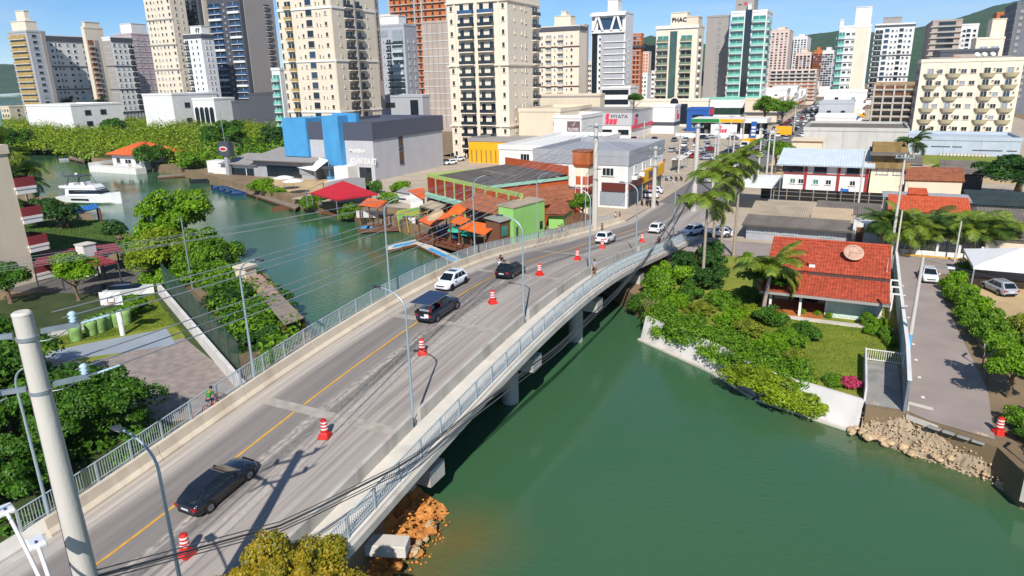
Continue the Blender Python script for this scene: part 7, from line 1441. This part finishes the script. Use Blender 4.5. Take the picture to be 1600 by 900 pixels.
p = Vector((-19.0,54.2,zb(54.2)+.12)); person('man in grey shirt and dark shorts walking on the bridge walkway',p,math.pi-.2,'8f93a0','23252b','3a2418','walk')
for i,(px,py,c1_,c2_,lb,rz) in enumerate([(941,366,'6b5346','3a3238','person in brown shirt walking past the thick concrete pole',2.6),(962,347,'c9c4c0','7d7a78','person in pale clothes standing at the crossing',1.2),(968,347,'2c2a2d','23252b','person in dark clothes standing at the crossing',1.6),(860,370,'a8714f','2a2a2e','bare shouldered person leaning at the bridge railing',.6),(866,369,'19191c','19191c','person in black leaning at the bridge railing',.6)]):
    q = G(px,py); 
    if i > 2: q = Vector((-33.2,80.6+.9*(i-3),0)); 
    person(lb,(q.x,q.y,2.0 if i < 3 else 2.15),rz,c1_,c2_,pose='stand' if i else 'walk')
def torus(r, t_, m, name, parent, loc, n=24):
    mb = MB(); mb.tube([(0,r*math.cos(a),r*math.sin(a)) for a in np.linspace(0,2*math.pi,n+1)],t_,7,False); return mb.build(name, m, parent, loc)
def motorcycle(label, loc, rz, c='white_paint', group=None, tilt=0):
    t = thing('motorcycle',label,'motorcycle',loc,rz,group); t.scale = (.88,.88,.88); pc = MATS[c]
    for y in (-.62,.66):
        w_ = torus(.27,.055,tyre_m,'wheel',t,(0,y,.325)); MB().lathe([(.2,-.02),(.2,.02)],14).build('rim', rim_m, w_).rotation_euler = (0,R_(90),0)
    MB().tube([(0,.66,.33),(0,.45,.85),(0,.4,1.0)],.035,6).build('fork', steel, t); MB().tube([(-.36,.32,1.05),(0,.42,1.0),(.36,.32,1.05)],.018,6).build('handlebar', black, t)
    MB().hexa([(-.1,-.45,.4),(.1,-.45,.4),(.1,.3,.4),(-.1,.3,.4)],[(-.13,-.5,.66),(.13,-.5,.66),(.13,.3,.72),(-.13,.3,.72)]).build('engine', black, t, bevel=.03); MB().ball((0,.17,.82),.2,12,8,(.75,1.25,.65)).build('fuel_tank', pc, t); MB().hexa([(-.12,-.75,.74),(.12,-.75,.74),(.14,.02,.76),(-.14,.02,.76)],[(-.1,-.8,.83),(.1,-.8,.83),(.13,0,.84),(-.13,0,.84)]).build('seat', black, t, bevel=.03)
    MB().hexa([(-.14,.5,.62),(.14,.5,.62),(.1,.62,.66),(-.1,.62,.66)],[(-.13,.42,1.0),(.13,.42,1.0),(.1,.52,.98),(-.1,.52,.98)]).build('front_fairing', pc, t, bevel=.03); MB().ball((0,.6,.84),.085,10,6).build('headlight', headl, t); MB().tube([(.13,-.1,.38),(.16,-.8,.5)],[.035,.05],8).build('exhaust', steel, t); MB().box(-.08,.08,-.84,-.8,.68,.76).build('taillight', tail_m, t)
    for s_ in (-1,1): MB().box(s_*.4-.05,s_*.4+.05,.32,.35,1.18,1.26).build('mirror', black, t); MB().tube([(s_*.3,.35,1.06),(s_*.4,.33,1.2)],.009,5).build('mirror_stem', black, t)
    return t
p = at_road(784,421,0); motorcycle('white motorcycle coming over the bridge with its rider',p,math.pi); person('motorcyclist in dark shirt and helmet riding over the bridge',p+Vector((0,0,-.06)),math.pi,'1f1a22','6d4a3a','111214','ride')
p0 = G(1012,318); mo = None
for i in range(5):
    lbm = 'parked dark motorcycle in the row before the thick pole'
    if mo is None: mo = motorcycle(lbm,(p0.x-1.2,p0.y-2,1.98),R_(20),'dark_grey_paint','motorcycles parked at the shop')
    else: again(mo,(p0.x-1.2+.75*i,p0.y-2+.2*i,1.98),R_(20+4*i))
p1 = G(1053,283)
for i in range(4): again(mo,(p1.x-1.5+.9*i,p1.y+.3*i,1.98),R_(30),'motorcycle parked by the tiled kiosk wall','motorcycles parked at the kiosk')
def bicycle(label, loc, rz, m):
    t = thing('bicycle',label,'bicycle',loc,rz); t.scale = (.88,.88,.88)
    for y in (-.52,.52):
        w_ = torus(.31,.022,tyre_m,'wheel',t,(0,y,.335)); sp = MB()
        for k in range(8): a = k*math.pi/8; sp.tube([(0,-.3*math.cos(a),-.3*math.sin(a)),(0,.3*math.cos(a),.3*math.sin(a))],.003,4)
        sp.build('spokes', steel, w_)
    fr = MB(); A_,B2,C_,D_,E2 = (0,-.52,.335),(0,-.08,.3),(0,-.2,.82),(0,.36,.86),(0,.52,.335)
    for a,b_ in ((A_,B2),(A_,C_),(B2,C_),(B2,D_),(C_,D_),(D_,E2)): fr.tube([a,b_],.018,6)
    fr.build('frame', m, t); MB().tube([(-.28,.3,1.02),(0,.37,1.0),(.28,.3,1.02)],.014,6).tube([(0,.36,.86),(0,.35,1.0)],.014,6).build('handlebar', black, t); MB().hexa([(-.07,-.36,.9),(.07,-.36,.9),(.02,-.08,.9),(-.02,-.08,.9)],[(-.08,-.37,.95),(.08,-.37,.95),(.02,-.08,.94),(-.02,-.08,.94)]).tube([(0,-.2,.8),(0,-.22,.9)],.014,6).build('saddle', black, t); MB().tube([(-.12,-.08,.2),(-.06,-.08,.3),(.06,-.08,.3),(.12,-.08,.4)],.012,5).build('pedals', black, t); return t
vv = 24.4; pz = Vector((-31.7,vv,zb(vv)+.1)); b_ = bicycle('bicycle ridden along the narrow walkway behind the left barrier',pz,0,red_t); b_.rotation_euler.x = ROADV(vv); q = person('cyclist in green and black top riding behind the left barrier',pz+Vector((0,-.12,.04)),0,'2f7a2c','233a66','2c1c12','ride')
vv = 73.5; pz = Vector((-18.3,vv,zb(vv)+.12)); b_ = bicycle('bicycle ridden along the railed walkway at the bridge end',pz,math.pi,black); person('cyclist in dark red top riding on the railed walkway',pz+Vector((0,.12,.04)),math.pi,'5a2326','2a2a2e','1a1412','ride')
# ---------------------------------------------------------------- boats and small things
def loft(name, st, m, parent, closed=True):
    mb = MB(); n = len(st[0])
    for s_ in st: mb.v += [tuple(p) for p in s_]
    for i in range(len(st)-1):
        for j in range(n-1): mb.f.append((i*n+j,i*n+j+1,(i+1)*n+j+1,(i+1)*n+j))
    mb.f += [tuple(range(n)),tuple(range((len(st)-1)*n+n-1,(len(st)-1)*n-1,-1))]
    for i in range(len(st)-1): mb.f.append((i*n+n-1,i*n,(i+1)*n,(i+1)*n+n-1))
    mb.sm = [False]*len(mb.f); return mb.build(name, m, parent, bevel=.03)
gel = mat('white_gelcoat','dcdcda',.25,.03,1,coat=.5)
p = G(138,318,0); y_ = thing('motor_yacht','white motor yacht with dark windows and hardtop flybridge','yacht',(p.x,p.y+1,0),R_(-76)); Ls = 13.5; y_.scale = (1.0,1.0,1.05)
st = []
for u,w_,zd in ((0,1.9,1.3),(.2,2.1,1.3),(.5,2.15,1.45),(.75,1.8,1.75),(.9,1.1,2.0),(1,.08,2.15)):
    y = -Ls/2+Ls*u; st.append([(-w_,y,zd),(-w_*.9,y,.3),(-w_*.4,y,-.5),(w_*.4,y,-.5),(w_*.9,y,.3),(w_,y,zd)])
loft('hull', st, gel, y_); MB().hexa([(-1.7,-4.6,1.35),(1.7,-4.6,1.35),(1.4,3.4,1.6),(-1.4,3.4,1.6)],[(-1.6,-4.4,2.9),(1.6,-4.4,2.9),(1.2,2.0,2.9),(-1.2,2.0,2.9)]).build('saloon', gel, y_, bevel=.08); MB().hexa([(-1.74,-3.6,1.9),(1.74,-3.6,1.9),(1.44,3.2,1.95),(-1.44,3.2,1.95)],[(-1.68,-3.5,2.6),(1.68,-3.5,2.6),(1.3,2.35,2.6),(-1.3,2.35,2.6)]).build('saloon_windows', cglass, y_); MB().hexa([(-1.8,-5.4,2.9),(1.8,-5.4,2.9),(1.3,2.3,2.9),(-1.3,2.3,2.9)],[(-1.9,-5.6,3.35),(1.9,-5.6,3.35),(1.2,1.6,3.5),(-1.2,1.6,3.5)]).build('flybridge', gel, y_, bevel=.06)
MB().box(-1.5,1.5,-4.4,-.4,5.0,5.15).build('hardtop', dgrey, y_, bevel=.04); [MB().tube([(x,-4.0,3.3),(x*1.0,-3.2,5.0)],.1,6).tube([(x,.4,3.4),(x,-.6,5.0)],.07,6).build('hardtop_strut', dgrey, y_) for x in (-1.35,1.35)]; MB().box(-.9,.9,-1.2,-.4,3.4,3.95).box(-1.2,1.2,-3.6,-2.6,3.35,3.8).build('seats', canvas, y_, bevel=.05); MB().ball((0,-2.6,5.35),.32,10,6,(1,1,.7)).build('radar_dome', white, y_); MB().box(-1.9,1.9,-7.6,-6.75,.3,.45).build('swim_platform', wood, y_)
for s_ in (-1,1): MB().tube([(s_*(1.9-1.7*u**3),-2+8.4*u,2.35+.35*u) for u in np.linspace(0,1,8)],.02,5).build('guard_rail', steel, y_); MB().box(s_*2.08-.02,s_*2.08+.02,-3,1,.75,1.05).build('hull_window', cglass, y_)
def small_boat(label, loc, rz, L=5, hm=None, cover=None):
    t = thing('boat',label,'boat',loc,rz); st = []
    for u,w_,zd in ((0,.85,.6),(.4,.95,.6),(.75,.75,.72),(1,.05,.9)): y = -L/2+L*u; st.append([(-w_,y,zd),(-w_*.7,y,0),(-w_*.2,y,-.15),(w_*.2,y,-.15),(w_*.7,y,0),(w_,y,zd)])
    loft('hull', st, hm or gel, t); MB().hexa([(-.7,-L*.42,.58),(.7,-L*.42,.58),(.6,L*.25,.66),(-.6,L*.25,.66)],[(-.4,-L*.4,.9),(.4,-L*.4,.9),(.3,L*.15,1.0),(-.3,L*.15,1.0)]).build('cover' if cover else 'console', cover or cglass, t, bevel=.05); MB().box(-.15,.15,-L/2-.3,-L/2,.2,1.1).build('outboard_motor', black, t); return t
small_boat('white motor boat on the paved courtyard beside the wall',(*G(205,460)[:2],2.1),R_(-60),4.6); small_boat('dark flat boat moored at the boat workshop',(*G(318,286,0)[:2],.0),R_(-70),6,mat('dark_hull','2b2f35',.5,.1,1)); small_boat('small white boat at the fishing dock',(*G(104,250,0)[:2],0),R_(-30),4)
tarp = mat('blue_tarp','1e3f66',.6,.15,2)
for i in range(4): small_boat(['blue covered jet boat closest to the workshop','second blue covered jet boat at the quay','third blue covered jet boat at the quay','blue covered jet boat closest to the long quay'][i],(*G(344+10*i,297+3*i,0)[:2],0),R_(-70),3.2,tarp,tarp)
def parasol(label, x, y, m, r=1.5, h=2.5, z=1.95, group=None):
    t = thing('parasol',label,'parasol',(x,y,z),0,group); MB().lathe([(r,h-.5),(r*.97,h-.42),(r*.5,h-.15),(.05,h)],8,smooth=False).build('canopy', m, t); MB().tube([(0,0,0),(0,0,h)],.03,6).build('pole', steel, t); MB().lathe([(.3,0),(.3,.08),(.05,.12)],10).build('base', concrete, t); return t
for i,(px,py) in enumerate([(446,303),(461,309)]): p = G(px,py,1.2); parasol(['white parasol on the quay beside the bright bush','white parasol on the quay nearer the pavilion'][i],p.x,p.y,canvas,2.0,3.6,1.2)
gpar = mat('green_canvas','2fae86',.75,.06,1)
for i,(px,py) in enumerate([(718,379),(739,385)]): p = G(px,py,1.2); parasol(['green parasol on the restaurant deck beside the red table','green parasol on the restaurant deck under the large awning'][i],p.x,p.y,gpar,1.6,2.4,1.0)
# restaurant deck with brown rails
p = [G(650,372,1.0),G(772,405,1.0),G(785,375,1.0),G(690,352,1.0)]; t = W0('restaurant_deck','brown timber dining deck with rails beside the pontoon','deck'); slab('deck_boards',p,.3,wood,t)
e = [Vector((p[0].x,p[0].y,1)).lerp(Vector((p[1].x,p[1].y,1)),u) for u in np.linspace(0,1,14)]; redw = mat('reddish_rail','7d3f2a',.7,.15,2)
for a in e: MB().box(-.05,.05,-.05,.05,0,1.0).build('rail_post', redw, t, a)
for z in (.35,.65,.95): MB().tube([e[0]+Vector((0,0,z)),e[-1]+Vector((0,0,z))],.045,5).build('rail', redw, t)
rebase(t)
for i in range(7):
    u = .25+.1*i; q = p[0].lerp(p[1],u)*.6+p[3].lerp(p[2],u)*.4; tb = thing('table_set',('white' if i%2 else 'brown')+' table with chairs on the timber dining deck','table set',(q.x,q.y,1.0),.5*i,'tables on the dining deck'); MB().box(-.4,.4,-.4,.4,.7,.75).build('tabletop', white if i%2 else redw, tb); MB().box(-.05,.05,-.05,.05,0,.7).build('leg', steel, tb)
    for a in range(4): c_ = MB().box(-.2,.2,-.2,.2,.4,.45).box(-.2,.2,.17,.2,.45,.85).build('chair', white if i%2 else wood, tb, (.75*math.cos(a*1.57),.75*math.sin(a*1.57),0)); c_.rotation_euler.z = a*1.57-1.57
# garden things on the left
pot = mat('green_pot','7fa05c',.7,.08,2)
for i,(px,py) in enumerate([(120,531),(144,522),(157,518),(167,513),(183,509),(197,505)]):
    q = G(px,py); t = thing('planter','tall round green planter with spiky plant by the low wall','planter',(q.x,q.y,1.96),0,'green planters by the court'); MB().lathe([(.42,0),(.5,.9),(.55,1.3),(.48,1.32),(.46,1.2)],16).build('pot', pot, t)
    for k in range(7): a = k*.9; MB()._add([(0,0,1.2),(.1*math.sin(a),-.1*math.cos(a),1.4),(.5*math.cos(a),.5*math.sin(a),1.75),(-.08*math.sin(a),.08*math.cos(a),1.4)],[(0,1,2,3)]).build('leaf', lf_dark, t, fix=False)
q = G(192,523); t = thing('basketball_hoop','basketball hoop with white board and padded white post','basketball hoop',(q.x,q.y,1.96),R_(-62+90)); MB().lathe([(.2,0),(.2,2.0),(.08,2.05)],12).build('post_pad', white, t); MB().tube([(0,0,2),(0,.0,2.9),(0,-.6,3.3)],.06,6).build('post', steel, t); bd = MB().box(-.9,.9,-.68,-.62,2.9,4.0).build('backboard', white, t); MB().box(-.3,.3,-.7,-.68,3.1,3.14).box(-.3,.3,-.7,-.68,3.5,3.54).box(-.3,-.26,-.7,-.68,3.14,3.5).box(.26,.3,-.7,-.68,3.14,3.5).build('target_square', black, t); torus(.23,.02,orange_c,'rim',t,(0,-.95,3.1)).rotation_euler = (0,R_(90),0)
t = thing('white_railing','white timber ranch rail at the end of the steel railing','railing',(-34.9,-8,2.05))
for i in range(6): MB().box(-.08,.08,-.08,.08,0,1.3).build('post', white, t, (.0+.45*i/5,i*4.2,0))
for z in (.2,.6,1.0): o = MB().box(-.04,.04,0,21.2,z,z+.2).build('board', white, t); o.rotation_euler.z = -.021
# right side small things
t = thing('portable_toilet','blue portable toilet beside the black construction hoarding','portable toilet',(-.6,121.5,1.97)); MB().box(-.6,.6,-.6,.6,0,2.1).build('cabin', mat('toilet_blue','1f66b4',.5,.05,2), t, bevel=.05); MB().ball((0,0,2.1),.6,10,6,(1,1,.35)).build('roof', white, t); MB().box(-.4,.4,-.63,-.6,.1,1.9).build('door', mat('toilet_blue_door','2a74c4',.5,.05,2), t)
t = thing('hoarding','black construction hoarding with timber frame','hoarding',(-13,119.5,1.97))
for i in range(9): MB().box(i*2,i*2+1.92,0,.05,.1,1.9).build('panel', black, t); MB().box(i*2-.05,i*2+.05,-.1,0,0,2.0).build('post', wood_g, t)
for z in (.7,1.4): MB().box(0,18,-.06,0,z,z+.08).build('batten', wood_g, t)
t = thing('pergola','white timber pergola between the red roofed house and lane','pergola',(4.3,62.5,1.95))
for y in (0,2.2,4.4): MB().box(-.06,.06,y-.06,y+.06,0,2.2).build('post', white, t); MB().box(-.5,.6,y-.05,y+.05,2.2,2.32).build('beam', white, t)
t = thing('bus_shelter','glass bus shelter with flat white roof beside the avenue','bus shelter',(*G(1063,268)[:2],1.98),R_(90)); MB().box(-.2,7,-.2,2,2.5,2.7).build('roof', white, t); MB().box(0,6.8,1.8,1.86,.3,2.4).build('glass_wall', glass, t); [MB().box(x,x+.1,0,.1,0,2.5).build('post', steel, t) for x in (0,3.4,6.7)]
roof_thing('small house with old tiled roof beside the shop car park',[(-40,131,4.4),(-32.5,131,4.4),(-33,135,6.2),(-40,135,6.2)],tile_d,1.95,name='tiled_house',wm_=white,cat='house')
t = thing('billboard','white billboard with red emblem on two posts in the car park','billboard',(*G(1128,243)[:2],1.98)); MB().box(-3.2,3.2,-.15,.15,5.2,7.8).build('panel', white, t); [MB().tube([(x,0,0),(x,0,5.2)],.12,8).build('post', steel, t) for x in (-1.5,1.5)]; stripes(t,0,0,.7,0,(-1.2,-.2,5.8))
for i in range(9): q = Vector((5.75,47+3.3*i,1.993)); o = MB().box(-.1,.1,-.13,.13,0,.03).build('road_stud', white); o.location = q; tag(o,'small white stud in the row along the lane','road stud','road studs along the lane')
for i in range(2): t = thing('leaning_post','bent concrete fence post with angled top at the hedge','fence post',(9.75+.0*i,53.6-2.2*i,1.95),0,'bent fence posts at the hedge'); MB().tube([(0,0,0),(-.1,0,2.0),(.5,.1,2.6)],.08,6).build('post', concrete_d, t)
t = thing('leaning_post','bent concrete fence post at the corner of the black fence','fence post',(10.1,40.2,1.6)); MB().tube([(0,0,0),(-.05,0,2.0),(.5,.1,2.5)],.08,6).build('post', concrete_d, t)

# waterfront clutter by the restaurant
p = G(625,362,.6); t = thing('boat_hoist','yellow steel boat hoist frame on the pontoon beside the lime wall','boat hoist',(p.x,p.y,.6)); ym = mat('hoist_yellow','c9a02c',.5,.1,2)
for x in (0,1.6,3.2):
    for y in (0,2.2): MB().tube([(x,y,0),(x+(.4 if y else -.4),y,2.8)],.06,6).build('leg', ym, t)
    MB().tube([(x-.4,0,2.8),(x+.4,2.2,2.8)],.06,6).build('beam', ym, t)
MB().tube([(-.4,0,2.8),(2.8,0,2.8)],.05,6).build('beam', ym, t)
wall('garden_wall','lime green low wall beside the restaurant yard',[tuple(G(622,342)[:2]),tuple(G(662,334)[:2])],1.5,3.2,.2,lime)
t = thing('quay_fence','white picket fence along the quay by the tiled kiosk','fence',(*G(558,340,1.5)[:2],1.5)); a = G(558,340,1.5); b_ = G(603,340,1.5); d = b_-a; t.rotation_euler.z = math.atan2(d.y,d.x); L = d.length
pk = MB().box(-.05,.05,-.03,.03,0,1.1).mesh('picket', white)
for i in range(34): inst(pk,'picket',t,(L*i/33,0,0))
for z in (.25,.85): MB().box(0,L,.03,.07,z,z+.08).build('rail', white, t)
roof_thing('small tan sheet roof over the yard beside the restaurant',[G(655,322,3.4),G(683,330,3.4),G(700,318,3.9),G(672,313,3.9)],fibre,name='yard_roof')
roof_thing('grey sheet roof between the tiled hut and the hall',[G(618,300,3.6),G(655,306,3.6),G(668,298,4.2),G(632,292,4.2)],roof_gr,1.95,wm_=white,name='shed',cat='shed')
roof_thing('red canvas roof behind the restaurant hall',[(-62.5,103,4.6),(-57,101,4.6),(-56,104,5.4),(-60.5,106,5.4)],red_t,name='canvas_roof')
rb = random.Random(5); bm2 = [mat('barrel_blue','1f4f9a',.5,.1,2),black,white,mat('crate_green','3d6b45',.6,.1,2),wood]
for i in range(22):
    px = rb.uniform(630,712); py = 333+(px-630)*.38+rb.uniform(-6,10); q = G(px,py,1.95); t = thing('crate' if i%2 else 'barrel','%s %s in the cluttered restaurant yard' % (['blue','black','white','green','brown'][i%5],'crate' if i%2 else 'barrel'),'crate' if i%2 else 'barrel',(q.x,q.y,1.95),rb.random()*3,'clutter in the restaurant yard')
    if i%2: MB().box(-.4,.4,-.3,.3,0,.55).build('box', bm2[i%5], t); MB().box(-.43,.43,-.33,.33,.55,.6).build('lid', bm2[(i+1)%5], t)
    else: MB().lathe([(.26,0),(.3,.2),(.3,.6),(.26,.85)],10).build('drum', bm2[i%5], t); MB().lathe([(.27,.85),(.25,.88)],10).build('lid', bm2[(i+2)%5], t)
# loose stones and grass blades
def pebbles(name, label, pts, n, smin, smax, m, dz):
    V = []; F = []
    base = np.array([(1,0,0),(-1,0,0),(0,1,0),(0,-1,0),(0,0,1),(0,0,-1)],float); tri = np.array([(0,2,4),(2,1,4),(1,3,4),(3,0,4),(2,0,5),(1,2,5),(3,1,5),(0,3,5)]); A_,B2,C_,D_ = [np.array(p,float) for p in pts]
    for i in range(n):
        u,v_ = RNG.random(2); p = (A_*(1-u)+B2*u)*(1-v_)+(D_*(1-u)+C_*u)*v_; s_ = RNG.uniform(smin,smax)
        V.append(base*s_*RNG.uniform(.6,1.3,(6,1))*np.array([1,1,.7])+p+np.array([0,0,dz+RNG.normal()*.04])); F.append(tri+6*i)
    me = npmesh(name, np.concatenate(V), np.concatenate(F), m); o = bpy.data.objects.new(name, me); link(o); o['kind'] = 'stuff'; return stuff(o, label, 'stones')
pebbles('rubble_stones','loose pale rubble stones along the broken lane shore',[(2.3,43.7,-.1),(9.7,40.8,-.1),(9.6,42.5,1.8),(2.5,45.0,1.75)],520,.02,.13,rockm,.08)
pebbles('bank_stones','loose orange stones on the earth bank under the bridge',[(-17.8,15,1.0),(-15.7,15,-.3),(-15.9,26,-.3),(-18.2,26,.9)],380,.03,.14,dirt,.1)
pebbles('shore_stones','loose stones at the foot of the black fence',[(8.9,41.0,-.2),(12.5,36.4,-.3),(12.9,37.1,.7),(9.8,41.4,1.8)],200,.04,.15,rockm,.08)
def blades(name, label, poly, n, m, s_):
    P = np.array(poly); mn, mx = P.min(0), P.max(0); out = []
    while len(out) < n:
        q = RNG.uniform(mn,mx,(n,2)); ins = np.zeros(n,bool); k = len(poly)
        for i in range(k):
            x1,y1 = P[i]; x2,y2 = P[i-1]; c = ((y1>q[:,1])!=(y2>q[:,1])) & (q[:,0] < (x2-x1)*(q[:,1]-y1)/(y2-y1+1e-9)+x1); ins ^= c
        out.extend(q[ins].tolist())
    q = np.array(out[:n]); p = np.column_stack([q, np.full(n,1.975)]); V,F = leaves(p, np.column_stack([RNG.normal(size=(n,2)),np.full(n,.35)]), RNG.uniform(.5,1.3,n)*s_, .35)
    o = bpy.data.objects.new(name, npmesh(name,V,F,m)); link(o); o['kind'] = 'stuff'; stuff(o,label,'grass')
lf_grass = leaf_mat('leaf_grass','4f6a18','84982e')
blades('lawn_grass','short mown grass of the house lawn',[(-9,52.4),(-4,48),(2.3,46),(2.3,52.2),(4.5,52.4),(4.7,59),(-2,60),(-5,60.5)],26000,lf_grass,.06)
blades('court_grass','short grass around the basketball slab',[(-62,42.8),(-59,28),(-56.8,28.2),(-55,31.4),(-51.8,36.8),(-48.6,36)],16000,lf_grass,.08)
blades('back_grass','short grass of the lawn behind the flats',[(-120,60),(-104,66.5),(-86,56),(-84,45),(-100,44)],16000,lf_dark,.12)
for i,(x,y,r,h) in enumerate([(11.8,38.8,1.3,1.6),(13.2,40.0,1.6,2.2),(10.6,43.0,1.2,1.6)]): shrub(['green bush behind the black bar fence','taller bush behind the black bar fence','low bush between drum and black fence'][i],x,y,r,h,[lf_bright,lf_mid,lf_dark][i],'mid',1.9,i)
# ---------------------------------------------------------------- air
hz = bpy.data.materials.new('haze_air'); hz.use_nodes = True; hn = hz.node_tree; hn.nodes.clear()
ho = hn.nodes.new('ShaderNodeOutputMaterial'); hv = hn.nodes.new('ShaderNodeVolumePrincipled'); hv.inputs['Color'].default_value = (.72,.83,.95,1); hv.inputs['Density'].default_value = .00007; hv.inputs['Anisotropy'].default_value = .2
hn.links.new(hv.outputs[0], ho.inputs['Volume'])
o = MB().box(-4600,6000,-400,6000,-3,330).build('haze', hz); o['kind'] = 'stuff'
